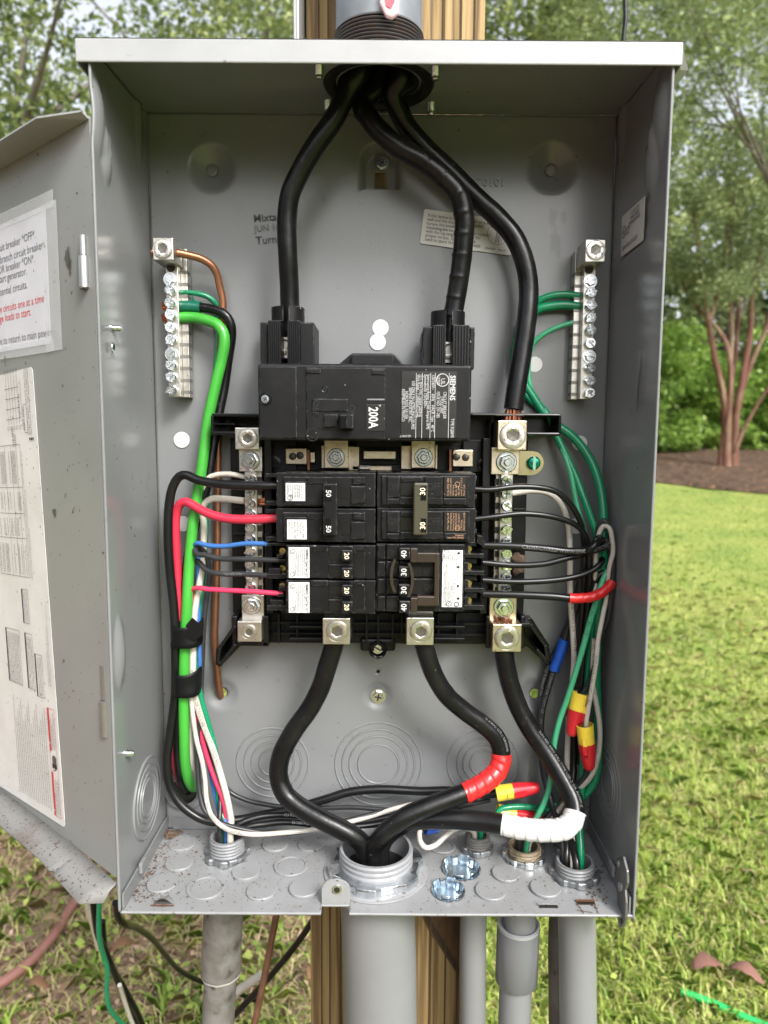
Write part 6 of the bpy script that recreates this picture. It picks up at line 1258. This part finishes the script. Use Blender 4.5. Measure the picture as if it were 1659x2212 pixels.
a, b = P(637, 70, -.010), P(664, 70, -.010)
me_ = tag(obj('white_housing', MB().box(a.x, x0 - .0015, -.020, .10, hz1 + .012, 1.05), WPLAS, None, bevel=.010, seg=4), 'white plastic housing edge fixed beside the post above the box', 'housing')
obj('cover_lip', MB().box(a.x + .0045, x0 - .003, -.0225, -.0195, hz1 + .018, 1.04), WPLAS, me_, bevel=.001)
# ================================================================== GROUND
GN = Vector((0, -.07, 1)).normalized()
def PG(u, v, h=0.0):
    p = PPL(u, v, Vector((0, 0, -.81 + h)), GN)
    if p.y < 0: p = PZ(u, v, -.81 + h)
    return p
def gz(x, y):
    x = np.asarray(x, float); y = np.asarray(y, float)
    return -.81 + .07 * np.maximum(y, 0) + (.012 * np.sin(x * 2.1 + 1) * np.sin(y * 1.7) + .006 * np.sin(x * 7.3) * np.sin(y * 6.1 + 2)) * np.clip((y + .6) * 2, .3, 1)
def dirtmask(x, y):     # bare soil: by the hose and in patches
    n = np.sin(x * 5.1 + 1.3 * np.sin(y * 3.7)) * np.sin(y * 6.3 + 1.1 * np.sin(x * 4.1)) * .5 + .25 * np.sin(x * 13 + y * 9) * np.sin(y * 15 - x * 6)
    left = 1 / (1 + np.exp((x + .15) * 5)) * 1 / (1 + np.exp((y - 1.4) * 4))
    return n * np.clip(1.2 - x * .5, .35, 1) + 1.5 * left - .30 - .35 * np.clip((x - .3) * 1.5, 0, 1)
ea, eb = PG(1390, 1041), PG(1659, 1071); ed = (eb - ea).normalized()
def ground_material():
    m = bpy.data.materials.new('lawn_soil'); m.use_nodes = True; n = m.node_tree.nodes; l = m.node_tree.links; b = n['Principled BSDF']
    tc = n.new('ShaderNodeTexCoord'); at = n.new('ShaderNodeAttribute'); at.attribute_name = 'bare'
    def nz(s, d=5):
        t = n.new('ShaderNodeTexNoise'); t.inputs['Scale'].default_value = s; t.inputs['Detail'].default_value = d; t.inputs['Roughness'].default_value = .7; l.new(tc.outputs['Object'], t.inputs[0]); return t.outputs['Fac']
    def rampc(f, a, ca, b_, cb):
        r = n.new('ShaderNodeValToRGB'); r.color_ramp.elements[0].position = a; r.color_ramp.elements[0].color = (*ca, 1); r.color_ramp.elements[1].position = b_; r.color_ramp.elements[1].color = (*cb, 1); l.new(f, r.inputs[0]); return r.outputs[0]
    soil = rampc(nz(70), .35, (0.11, 0.07, 0.05), .68, (0.40, 0.28, 0.20)); thatch = rampc(nz(45), .35, (0.15, 0.20, 0.05), .66, (0.47, 0.52, 0.17))
    patch = rampc(nz(2.2, 6), .36, (0.62, 0.74, 0.60), .66, (1.08, 1.0, 0.95)); pm = n.new('ShaderNodeMix'); pm.data_type = 'RGBA'; pm.blend_type = 'MULTIPLY'; pm.inputs['Factor'].default_value = 1; l.new(thatch, pm.inputs['A']); l.new(patch, pm.inputs['B']); thatch = pm.outputs['Result']
    mx = n.new('ShaderNodeMix'); mx.data_type = 'RGBA'; l.new(at.outputs['Fac'], mx.inputs['Factor']); l.new(thatch, mx.inputs['A']); l.new(soil, mx.inputs['B']); l.new(mx.outputs['Result'], b.inputs['Base Color'])
    b.inputs['Roughness'].default_value = 1.0; b.inputs['Specular IOR Level'].default_value = .1
    bp = n.new('ShaderNodeBump'); bp.inputs['Distance'].default_value = .02; bp.inputs['Strength'].default_value = .8; l.new(nz(60), bp.inputs['Height']); l.new(bp.outputs[0], b.inputs['Normal'])
    return m
xs = np.concatenate([np.linspace(-90, -6, 22), np.linspace(-5.5, 8, 150), np.linspace(8.6, 90, 22)]); ys = np.concatenate([np.linspace(-60, -2, 14), np.linspace(-1.8, 4, 90), np.linspace(4.2, 16, 60), np.linspace(17, 110, 16)])
gx, gy = np.meshgrid(xs, ys, indexing='ij'); zz = gz(gx, gy); zz = np.where(gy > 16, gz(gx, 16 + 0 * gy) + (gy - 16) * .01, zz); nx_, ny_ = gx.shape
me = bpy.data.meshes.new('ground'); idx = np.arange(nx_ * ny_).reshape(nx_, ny_)
me.from_pydata(np.stack([gx.ravel(), gy.ravel(), zz.ravel()], 1).tolist(), [], np.stack([idx[:-1, :-1], idx[1:, :-1], idx[1:, 1:], idx[:-1, 1:]], -1).reshape(-1, 4).tolist())
at = me.attributes.new('bare', 'FLOAT', 'POINT'); at.data.foreach_set('value', np.clip(dirtmask(gx, gy) * 2.2 + .1, 0, 1).ravel().astype(np.float32)); me.update()
tag(put('ground', me, ground_material(), None, None, True), kind='structure')
# mulch bed beyond the lawn
MULCH = mat('leaf_mulch', (0.06, 0.04, 0.03), 1.0, var=((0.125, 0.085, 0.06), 9, (0.42, 0.62)), specks=((0.30, 0.17, 0.085), 14, (0.60, 0.68)), bump=(16, .05, 1.0), spec=.1)
def edge_y(x): return ea.y + (x - ea.x) * ed.y / ed.x
mx_ = np.linspace(-40, 45, 160); rows = []; 
for k in range(26):
    t_ = (k / 25) ** 1.6; yy = np.array([max(edge_y(min(max(x, 1.5), 8)), 4.5) + .10 * math.sin(x * 3.1) + .06 * math.sin(x * 7.7) for x in mx_]) + t_ * 14
    rows.append(np.stack([mx_, yy, np.where(yy > 16, gz(mx_, 16 + 0 * yy) + (yy - 16) * .01, gz(mx_, yy)) + .020 + .02 * (1 + np.sin(mx_ * 5 + k)) * (k > 0)], 1))
vs = np.concatenate(rows); n = len(mx_); me = bpy.data.meshes.new('mulch_bed'); me.from_pydata(vs.tolist(), [], [(k * n + i, k * n + i + 1, (k + 1) * n + i + 1, (k + 1) * n + i) for k in range(25) for i in range(n - 1)])
tag(put('mulch_bed', me, MULCH, None, None, True), kind='structure')
# ------------------------------------------------------------------ leaves and blades
def tone_material(name, stops, rough=.55, trans=.35):
    m = bpy.data.materials.new(name); m.use_nodes = True; n = m.node_tree.nodes; l = m.node_tree.links; b = n['Principled BSDF']; out = n['Material Output']
    at = n.new('ShaderNodeAttribute'); at.attribute_name = 'tone'; cr = n.new('ShaderNodeValToRGB'); e = cr.color_ramp.elements
    e[0].position = stops[0][0]; e[0].color = (*stops[0][1], 1); e[1].position = stops[-1][0]; e[1].color = (*stops[-1][1], 1)
    for p_, c_ in stops[1:-1]: k = e.new(p_); k.color = (*c_, 1)
    l.new(at.outputs['Fac'], cr.inputs[0]); l.new(cr.outputs[0], b.inputs['Base Color']); b.inputs['Roughness'].default_value = rough; b.inputs['Specular IOR Level'].default_value = .35
    tr = n.new('ShaderNodeBsdfTranslucent'); l.new(cr.outputs[0], tr.inputs[0]); mx = n.new('ShaderNodeMixShader'); mx.inputs[0].default_value = trans
    l.new(b.outputs[0], mx.inputs[1]); l.new(tr.outputs[0], mx.inputs[2]); l.new(mx.outputs[0], out.inputs[0]); return m
def np_mesh(name, verts, faces, tone, per):
    me = bpy.data.meshes.new(name); nv = len(verts); nf = len(faces); k = faces.shape[1]
    me.vertices.add(nv); me.vertices.foreach_set('co', verts.astype(np.float32).ravel()); me.loops.add(nf * k); me.loops.foreach_set('vertex_index', faces.astype(np.int32).ravel())
    me.polygons.add(nf); me.polygons.foreach_set('loop_start', np.arange(0, nf * k, k, dtype=np.int32)); me.polygons.foreach_set('loop_total', np.full(nf, k, dtype=np.int32))
    a = me.attributes.new('tone', 'FLOAT', 'POINT'); a.data.foreach_set('value', np.repeat(tone, per).astype(np.float32)); me.update(calc_edges=True); me.validate(); return me
def unit(v): return v / (np.linalg.norm(v, axis=1)[:, None] + 1e-9)
def leaf_cloud(name, c, size, tone, rng, el=1.9, flat=.5):
    N = len(c); nrm = rng.normal(size=(N, 3)); nrm[:, 2] = np.abs(nrm[:, 2]) + flat; nrm = unit(nrm); a = unit(np.cross(nrm, rng.normal(size=(N, 3)))); b = np.cross(nrm, a)
    L = (size * rng.uniform(.65, 1.3, N))[:, None]; Wd = L / el; cup = nrm * L * .12
    v = np.stack([c - a * L * .5, c + b * Wd * .5 - a * L * .05 + cup, c + a * L * .5, c - b * Wd * .5 - a * L * .05 + cup], 1).reshape(-1, 3)
    f = np.arange(4 * N).reshape(N, 4); return np_mesh(name, v, f, tone, 4)
def blades(name, p, h, w, lean, tone, rng):
    N = len(p); an = rng.uniform(0, 2 * np.pi, N); d = np.stack([np.cos(an), np.sin(an), 0 * an], 1); s = np.stack([-np.sin(an), np.cos(an), 0 * an], 1)
    a2 = an + rng.normal(0, .5, N); d2 = np.stack([np.cos(a2), np.sin(a2), 0 * an], 1); up = np.array([0, 0, 1.0])
    m1 = p + (d * (lean * .35)[:, None] + up * (1 - lean * .45)[:, None] * .55) * h[:, None]; tip = p + (d * (lean * .55)[:, None] + d2 * (lean * .45)[:, None] + up * np.maximum(1 - lean * .92, .06)[:, None]) * h[:, None]
    ws = s * (w * .5)[:, None]
    v = np.stack([p - ws, p + ws, m1 + ws * .85, tip, m1 - ws * .85], 1).reshape(-1, 3); f = np.arange(5 * N).reshape(N, 5); return np_mesh(name, v, f, tone, 5)
rng = np.random.default_rng(12)
GRASS = tone_material('lawn_grass', ((0, (0.06, 0.13, 0.02)), (.35, (0.25, 0.37, 0.06)), (.65, (0.53, 0.61, 0.15)), (.85, (0.66, 0.62, 0.26)), (1.0, (0.58, 0.46, 0.28))), .5, .35)
def field(N, d0, d1, a0, a1, keep):
    d = d0 * (d1 / d0) ** rng.uniform(0, 1, N); an = rng.uniform(math.radians(a0), math.radians(a1), N); x = CX + d * np.sin(an); y = CY + d * np.cos(an)
    k = keep(x, y); return x[k], y[k], d[k]
def lawn_keep(x, y): 
    pat = .5 + .5 * np.sin(x * 3.1 + 2 * np.sin(y * 2.3)) * np.sin(y * 3.9)
    return (rng.uniform(0, 1, len(x)) > np.clip(dirtmask(x, y) * 1.25 + .30, .04, .93)) & (y > -.25) & (y < np.maximum(ea.y + (np.clip(x, 1.5, 8) - ea.x) * ed.y / ed.x, 4.5) + .05)
x, y, d = field(170000, .82, 9.0, -42, 42, lawn_keep)
N = len(x); tone = np.clip(rng.normal(.47, .19, N) + .12 * np.sin(x * 1.9) * np.sin(y * 1.3 + 1) + np.clip((d - 2) * .02, 0, .10), 0, 1); h = rng.uniform(.024, .078, N) * (1 + .15 * np.sin(x * 4)) * np.clip(1.15 - d * .12, .50, 1.0)
tag(put('grass', blades('grass', np.stack([x, y, gz(x, y) + .001], 1), h, rng.uniform(.0019, .0044, N) * np.clip(.85 + d * .05, .85, 1.25), np.clip(rng.normal(.75, .3, N), .1, 1.1), tone, rng), GRASS), 'yellow green mown lawn grass around the post', 'grass', kind='stuff')
x, y, d = field(52000, .82, 4.5, -42, 42, lambda x, y: (y > -.25) & ((dirtmask(x, y) < .25) | (rng.uniform(0, 1, len(x)) < .35)) & ((x < .35) | (rng.uniform(0, 1, len(x)) < .45)))
N = len(x); tag(put('dead_grass', blades('dead_grass', np.stack([x, y, gz(x, y) + rng.uniform(.001, .012, N)], 1), rng.uniform(.02, .075, N), rng.uniform(.0012, .0026, N) * np.clip(.75 + d * .2, .8, 2), np.full(N, 1.05), np.clip(rng.normal(.88, .09, N), 0, 1), rng), GRASS), 'flat dry straw coloured clippings over the lawn', 'grass clippings', kind='stuff')
# coarse green tufts
x, y, d = field(900, .9, 3.0, -40, 38, lambda x, y: (y > -.2) & ((dirtmask(x, y) < .3) | (rng.uniform(0, 1, len(x)) < .35))); P0 = []; T0 = []
for i in range(len(x)):
    k = rng.integers(6, 15); P0.append(np.stack([x[i] + rng.normal(0, .010, k), y[i] + rng.normal(0, .010, k), np.full(k, gz(x[i], y[i]))], 1)); T0.append(np.clip(rng.normal(.33, .1, k), 0, .6))
P0 = np.concatenate(P0); T0 = np.concatenate(T0); N = len(P0)
tag(put('crabgrass', blades('crabgrass', P0, rng.uniform(.035, .095, N), rng.uniform(.003, .0065, N), np.clip(rng.normal(.8, .2, N), .2, 1.05), T0, rng), GRASS), 'coarse bright green crabgrass tufts in the lawn', 'weeds', kind='stuff')
x, y, d = field(3000, .85, 2.6, -42, 20, lambda x, y: (y > -.2) & (np.sin(x * 9 + 2) * np.sin(y * 8) > -.1))
N = len(x); tag(put('clover', leaf_cloud('clover', np.stack([x, y, gz(x, y) + rng.uniform(.008, .03, N)], 1), rng.uniform(.010, .020, N), np.clip(rng.normal(.36, .12, N), 0, .7), rng, 1.15, 1.6), GRASS), 'small round green weed leaves low in the lawn', 'weeds', kind='stuff')
# chips and crumbs of bark on the bare soil
CHIP = tone_material('bark_chips', ((0, (0.06, 0.035, 0.025)), (.5, (0.25, 0.155, 0.10)), (1, (0.52, 0.38, 0.27))), .9, 0)
x, y, d = field(30000, .82, 3.2, -42, 40, lambda x, y: (dirtmask(x, y) > rng.normal(.05, .2, len(x))) & (y > -.3))
N = len(x); tag(put('bark_chips', leaf_cloud('bark_chips', np.stack([x, y, gz(x, y) + rng.uniform(.001, .007, N)], 1), rng.uniform(.005, .022, N), rng.uniform(0, 1, N), rng, 2.0, 1.2), CHIP), 'brown bark chips and crumbs on the bare soil', 'bark chips', kind='stuff')
# fallen leaves one can pick out
def fallen_leaf(u, v, L_, col, ang, label, grp):
    c = PG(u, v, .042); mb = MB(); n = 9; vs = []; ca, sa = math.cos(ang), math.sin(ang)
    for i in range(n):
        t_ = i / (n - 1); w_ = L_ * .27 * math.sin(math.pi * min(.97, t_ * .95 + .03)) ** .8
        for s_ in (-1, 0, 1):
            lx_, ly_ = (t_ - .5) * L_, s_ * w_ * (1 + .12 * math.sin(i * 2.1)); vs.append((c.x + lx_ * ca - ly_ * sa, c.y + lx_ * sa + ly_ * ca, c.z + abs(s_) * w_ * .5 + .008 * math.sin(t_ * 4)))
    o = obj('fallen_leaf', mb.add(vs, [(3 * i + j, 3 * i + j + 1, 3 * i + j + 4, 3 * i + j + 3) for i in range(n - 1) for j in (0, 1)]), mat('dead_leaf_%d' % col, ((0.21, 0.10, 0.075), (0.20, 0.10, 0.05), (0.28, 0.19, 0.10))[col], .7), None, smooth=60)
    md = o.modifiers.new('thickness', 'SOLIDIFY'); md.thickness = .0006; tag(o, label, 'leaf', grp)
fallen_leaf(1530, 2088, .072, 0, .2, 'larger of two pinkish brown leaves on the lawn near the green line', 'fallen leaves'); fallen_leaf(1612, 2106, .064, 0, -.6, 'smaller of two pinkish brown leaves on the lawn near the green line', 'fallen leaves')
for (u, v, L_, cl, an, lb) in ((268, 2046, .055, 1, .6, 'brown dead leaf in the crook between green wire and black cable'), (80, 2130, .045, 1, .1, 'brown dead leaf below the garden hose'), (676, 2100, .045, 1, 1.3, 'brown dead leaf close beside the post foot'), (110, 1990, .045, 2, .3, 'tan dead leaf above the garden hose')): fallen_leaf(u, v, L_, cl, an, lb, 'fallen leaves')
# ------------------------------------------------------------------ hoses, cords and cables on the ground
def gtube(name, pts, r, m, label, cat, n=12, lift=0.0):
    path = smooth_path([PG(u, v, r + lift + .006) for u, v in pts], .012); o = put(name, tube_mb(path, r, n).mesh(name), m, None, None, 50); return tag(o, label, cat)
gtube('garden_hose', [(190, 1900), (173, 1930), (146, 1971), (117, 2018), (86, 2055), (58, 2083), (25, 2109), (-20, 2136), (-80, 2170)], .0105, mat('pink_brown_hose', (0.23, 0.105, 0.085), .30), 'faded pinkish brown garden hose lying on the soil', 'hose', 16, .004)
gtube('green_lawn_cord', [(1472, 2141), (1514, 2157), (1565, 2177), (1608, 2197), (1660, 2218), (1720, 2240)], .0068, mat('vivid_green_cord', (0.02, 0.42, 0.10), .3), 'vivid green cord lying on the lawn', 'cord', 12, .02)  # the green wire lying across the grass
def cord(name, pts, r, m, label, cat='cable', n=10, post=()):
    o, p = wire(name, pts, r, m, label, None, cat, n, None, .008); return o, p
cord('green_hanging_wire', [(216, 1930, .14), (214, 1965, .14), (214, 2021, .14), (221, 2056, .15), (232, 2094, .16), (230, 2138, .17), (235, 2173, .18), (255, 2202, .20), (300, 2240, .24)], .0028, GRN, 'green wire hanging below the open door', 'wire')
cord('black_hanging_cable', [(200, 1930, .16), (203, 1962, .16), (212, 2021, .17), (230, 2059, .18), (244, 2094, .19), (256, 2124, .2), (273, 2168, .22), (296, 2216, .24), (330, 2290, .28)], .0036, INS, 'black cable hanging behind the green wire below the door')
cord('white_hanging_wire', [(258, 2128, .19), (265, 2150, .205), (276, 2184, .22), (288, 2216, .23), (310, 2270, .26)], .0026, WHT, 'white wire showing among the black cables low below the door', 'wire')
cord('black_hanging_cable', [(222, 1990, .18), (226, 2040, .19), (236, 2080, .20), (254, 2110, .21), (272, 2140, .22), (296, 2185, .24), (316, 2230, .26)], .0032, INS, 'second thinner black cable hanging behind the green wire')
cord('beige_flat_cable', [(180, 1930, .20), (188, 1951, .20), (197, 1985, .20), (206, 2020, .20), (214, 2050, .20)], .0034, mat('beige_sheath', (0.42, 0.38, 0.29), .5), 'beige cable at the hinge end of the door underside')
cord('black_ground_cable', [(250, 1950, .03), (256, 1984, .04), (268, 1995, .05), (293, 2003, .10), (328, 2027, .16), (352, 2056, .22), (390, 2097, .28), (437, 2121, .32), (500, 2140, .36), (560, 2165, .4)], .0033, INS, 'black cable drooping from the lower corner of the door towards the stained conduit')
cord('black_slanting_cable', [(690, 1965, .10), (678, 1984, .10), (649, 2028, .11), (600, 2090, .12), (551, 2145, .13), (505, 2194, .14), (450, 2250, .16)], .0034, INS, 'black cable slanting across the gap beside the post')
cord('white_ground_wire_piece', [(566, 2106, .34), (545, 2120, .34), (520, 2136, .34), (500, 2152, .34), (470, 2168, .34)], .0060, WHT, 'white sheathed wire piece on the grass beyond the brown rod', 'wire')
cord('brown_ground_rod', [(600, 1960, .06), (595, 1985, .06), (574, 2096, .06), (550, 2210, .06), (520, 2340, .06)], .0034, mat('brown_ground_wire', (0.10, 0.042, 0.025), .4, var=((0.16, 0.08, 0.05), 60, (.4, .7))), 'thin brown ground wire slanting down beside the stained conduit', 'wire')
cord('black_overhead_cable', [(1349, -60, .45), (1350, 0, .45), (1351, 40, .45), (1347, 82, .45), (1345, 130, .45)], .0032, INS, 'black cable hanging above the hood against the leaves')
# ------------------------------------------------------------------ trees and shrubs
LEAFA = tone_material('shade_tree_leaves', ((0, (0.04, 0.07, 0.032)), (.45, (0.165, 0.215, 0.08)), (.8, (0.31, 0.36, 0.14)), (1, (0.44, 0.47, 0.20))), .38, .35)
LEAFM = tone_material('myrtle_leaves', ((0, (0.06, 0.10, 0.06)), (.5, (0.20, 0.26, 0.11)), (1, (0.40, 0.45, 0.20))), .4, .35)
LEAFS = tone_material('bright_shrub_leaves', ((0, (0.06, 0.12, 0.03)), (.5, (0.23, 0.38, 0.07)), (1, (0.48, 0.62, 0.15))), .42, .45)
BARK = mat('grey_bark', (0.10, 0.085, 0.07), .9, var=((0.19, 0.165, 0.135), 14, (.4, .65), (1, 1, .2)), bump=(22, .02, .8, (1, 1, .25)))
MBARK = mat('myrtle_bark', (0.14, 0.055, 0.035), .7, var=((0.24, 0.165, 0.10), 5, (.46, .62), (1, 1, .35)), bump=(12, .01, .5, (1, 1, .2)))
def limb(mb, pts, r0, r1, n=9, step=.12):
    p = smooth_path(pts, step); t_ = arclen(p); t_ /= t_[-1]; tube_mb(p, list(r0 + (r1 - r0) * t_), n, lambda s, a, d: 1 + .10 * math.sin(3 * a + s * 3) + .06 * math.sin(s * 9 + a), mb=mb)
def tree(name, label, cat, base, limbs, clusters, N, size, m, bark, rng, group=None, tone0=.45, spread=.85):
    root = tag(empty(name, base), label, cat, group)
    if limbs:
        mb = MB()
        for (pts, r0, r1) in limbs: limb(mb, pts, r0, r1)
        put('trunk', mb.mesh('trunk'), bark, root, None, 60)
    cl = np.array([c[:3] for c in clusters]); cr = np.array([c[3] for c in clusters]); wgt = cr ** 2; k = rng.choice(len(cl), N, p=wgt / wgt.sum())
    v = unit(rng.normal(size=(N, 3))) * (rng.uniform(0, 1, N) ** .45)[:, None]; c = cl[k] + v * (cr[k] * spread)[:, None] * np.array([1, 1, .8])
    tone = np.clip(rng.normal(tone0, .17, N) + rng.normal(0, .10, len(cl))[k], 0, 1)
    put('crown', leaf_cloud('crown', c, np.full(N, size), tone, rng, 1.9, .35), m, root); return root
def crown_clusters(c, rad, n, rc, rng):
    v = unit(rng.normal(size=(n, 3))) * (rng.uniform(0, 1, n) ** .4)[:, None]; p = np.array(c) + v * np.array(rad); return [(*q_, rc * rng.uniform(.6, 1.3)) for q_ in p]
def auto_limbs(base, c, clusters, rng, r=.10, nl=9):
    b = Vector(base); c = Vector(c); mid = b.lerp(c, .55) + Vector((rng.normal(0, .15), rng.normal(0, .15), 0)); L_ = [([b - Z * .1, b.lerp(mid, .5) + Vector((rng.normal(0, .08), 0, 0)), mid, c], r, r * .35)]
    for i in rng.choice(len(clusters), min(nl, len(clusters)), replace=False):
        e = Vector(clusters[i][:3]); s = mid.lerp(c, rng.uniform(0, .7)); L_.append(([s, s.lerp(e, .5) + Vector((0, 0, rng.normal(.1, .1))), e], r * .35, r * .06))
    return L_
r3 = np.random.default_rng(31)
def simple_tree(name, label, bx, by, c, rad, ncl, rc, N, size, m, tone0=.45, r=.10, group='trees behind the panel', nl=10):
    base = (bx, by, float(gz(bx, by)) if by < 16 else float(gz(bx, 16))); cl = crown_clusters(c, rad, ncl, rc, r3); tree(name, label, 'tree', base, auto_limbs(base, c, cl, r3, r, nl), cl, N, size, m, BARK, r3, group, tone0)
simple_tree('shade_tree', 'leafy tree crown filling the view above the open door', -4.2, 5.2, (-2.5, 4.9, 3.0), (2.1, 1.1, 1.6), 74, .44, 15000, .064, LEAFA, .52)
simple_tree('shade_tree', 'leafy tree showing above the hood between door and post', -.9, 7.6, (-1.2, 6.9, 4.5), (2.3, 1.3, 1.25), 62, .50, 12500, .070, LEAFA, .55)
simple_tree('shade_tree', 'leafy tree showing above the hood past the post', 1.4, 8.0, (1.7, 7.0, 4.6), (1.7, 1.2, 1.3), 50, .50, 10000, .070, LEAFA, .62)
q = P(1500, 70, 5.6); simple_tree('shade_tree', 'airy tree crown above the hood corner with sky showing through', q.x + 3.4, 6.2, tuple(q), (1.35, .8, 1.0), 75, .34, 10000, .052, LEAFM, .62, .028)
# crape myrtle with many bare stems
mbp = PG(1573, 1012); my = mbp.y
def M_(u, v, dy=0.0): return P(u, v, my + dy)
stems = [([M_(1557, 1022), M_(1562, 965), M_(1567, 911), M_(1556, 823, -.05), M_(1541, 764, -.1), M_(1530, 690, -.15), M_(1518, 600, -.2), M_(1500, 480, -.2), M_(1490, 330, -.3)], .062, .010),
         ([M_(1569, 1022, -.05), M_(1572, 930, -.05), M_(1576, 867, -.05), M_(1577, 779, -.05), M_(1562, 727), M_(1527, 686), M_(1500, 656), M_(1480, 622), M_(1462, 570)], .062, .010),
         ([M_(1585, 1020), M_(1588, 930), M_(1594, 867), M_(1608, 794), M_(1622, 700), M_(1624, 640), M_(1625, 588), M_(1606, 548), M_(1590, 450), M_(1570, 300)], .066, .010),
         ([M_(1594, 880, .05), M_(1608, 823, .05), M_(1632, 764, .05), M_(1653, 714, .05), M_(1668, 650, .1), M_(1690, 520, .1), M_(1700, 350, .1)], .045, .010),
         ([M_(1588, 975, -.05), M_(1600, 945, -.06), M_(1615, 911, -.1), M_(1643, 864, -.15), M_(1675, 815, -.2), M_(1740, 700, -.2)], .030, .012),
         ([M_(1577, 800, -.05), M_(1581, 720, .1), M_(1577, 603, .15), M_(1582, 450, .2), M_(1600, 280, .2)], .035, .016),
         ([M_(1624, 650), M_(1640, 560), M_(1655, 470), M_(1660, 350)], .03, .014), ([M_(1532, 700, -.15), M_(1560, 600, -.1), M_(1572, 480, -.1)], .028, .012), ([M_(1576, 850, .1), M_(1590, 760, .25), M_(1596, 640, .3), M_(1604, 480, .3)], .04, .016)]
cl = []
for i in range(230):
    u_, v_ = r3.uniform(1240, 1920), r3.uniform(-380, 640) ; 
    if v_ > 470 and r3.uniform() < .6: continue
    q = P(u_, v_, my + r3.uniform(-1.6, 1.4)); cl.append((q.x, q.y, q.z, r3.uniform(.22, .46)))
for i in range(70):
    u_, v_ = r3.uniform(1420, 1720), r3.uniform(250, 610); q = P(u_, v_, my + r3.uniform(-1.3, -.1)); cl.append((q.x, q.y, q.z, r3.uniform(.18, .36)))
for (u_, v_) in ((1485, 615), (1505, 590), (1530, 640), (1545, 600), (1470, 580), (1560, 560), (1440, 560)): q = M_(u_, v_); cl.append((q.x, q.y, q.z, .26))
tree('crape_myrtle', 'many-stemmed tree with bare reddish trunks at the lawn edge', 'tree', mbp, stems, cl, 62000, .060, LEAFM, MBARK, r3, None, .6)
# bright shrubs behind it
for i, (u_, v_, dy, rad, lab) in enumerate(((1392, 860, 2.6, 1.05, 'bright green shrub nearest the box edge behind the lawn'), (1478, 850, 3.0, 1.15, 'bright green shrub just beside the bare-stemmed tree'), (1560, 880, 3.6, 1.1, 'bright green shrub directly behind the bare stems'), (1650, 850, 3.2, 1.2, 'bright green shrub at the picture edge beyond the stems'), (1760, 850, 3.4, 1.2, 'bright green shrub past the picture edge'))):
    q = P(u_, v_, my + dy); base = (q.x, q.y, float(gz(q.x, min(q.y, 16)))); cl = crown_clusters((q.x, q.y, q.z + .05), (rad, rad * .8, rad * 1.1), 44, .36, r3); cl += crown_clusters((q.x, q.y - .3, base[2] + .25), (rad, .5, .35), 14, .3, r3)
    tree('shrub', lab, 'shrub', base, auto_limbs(base, (q.x, q.y, q.z), cl, r3, .03, 8), cl, 7500, .105, LEAFS, BARK, r3, 'bright shrubs beyond the lawn', .5)
for i, (bx, by, cz, rad, lab, t0) in enumerate(((4.2, 15.0, 3.0, 2.2, 'tall dim tree beyond the bright shrubs near the box edge', .38), (7.6, 15.5, 3.4, 2.4, 'tall dim tree beyond the bright shrubs behind the stems', .42), (11.0, 14.5, 3.4, 2.4, 'tall dim tree beyond the shrubs at the picture edge', .42), (2.0, 13.0, 6.6, 2.4, 'tall dim tree behind the service pipe', .5), (-3.5, 13.5, 6.4, 3.0, 'tall dim tree behind the crown above the door', .45), (-8, 10.5, 4.5, 2.8, 'tall dim tree far beyond the door edge', .45))):
    simple_tree('wood_tree', lab, bx, by, (bx, by, cz), (rad, 1.8, rad * 1.25), 46, .62, 7000, .13, LEAFA, t0, .14, 'tall trees of the wood', 12)
N = 90000; an = r3.uniform(-math.pi, math.pi, N); fr = np.abs(an) < R(75); rd = np.where(fr, r3.uniform(19, 25, N), r3.uniform(13, 18, N)); hh = r3.uniform(0, 1, N) ** 1.3 * np.where(fr, 7.5, (4.6 + 1.6 * np.sin(an * 7)) * (1 - .8 * np.exp(-((an - R(165)) / R(15)) ** 2)))  # rear arc is out of view, added to block low sky; gap admits sheen
pz = np.where(fr, gz(0, 16), -.8) + hh; tag(put('treeline', leaf_cloud('treeline', np.stack([rd * np.sin(an), rd * np.cos(an), pz], 1), np.full(N, .46), np.clip(r3.normal(.42, .2, N) + .25 * np.sin(an * 30) * np.sin(hh * 1.3), 0, 1), r3, 1.8, .3), LEAFA), 'far wood of green leaves, its unseen rear arc shaped to block low sky', 'treeline', kind='stuff')
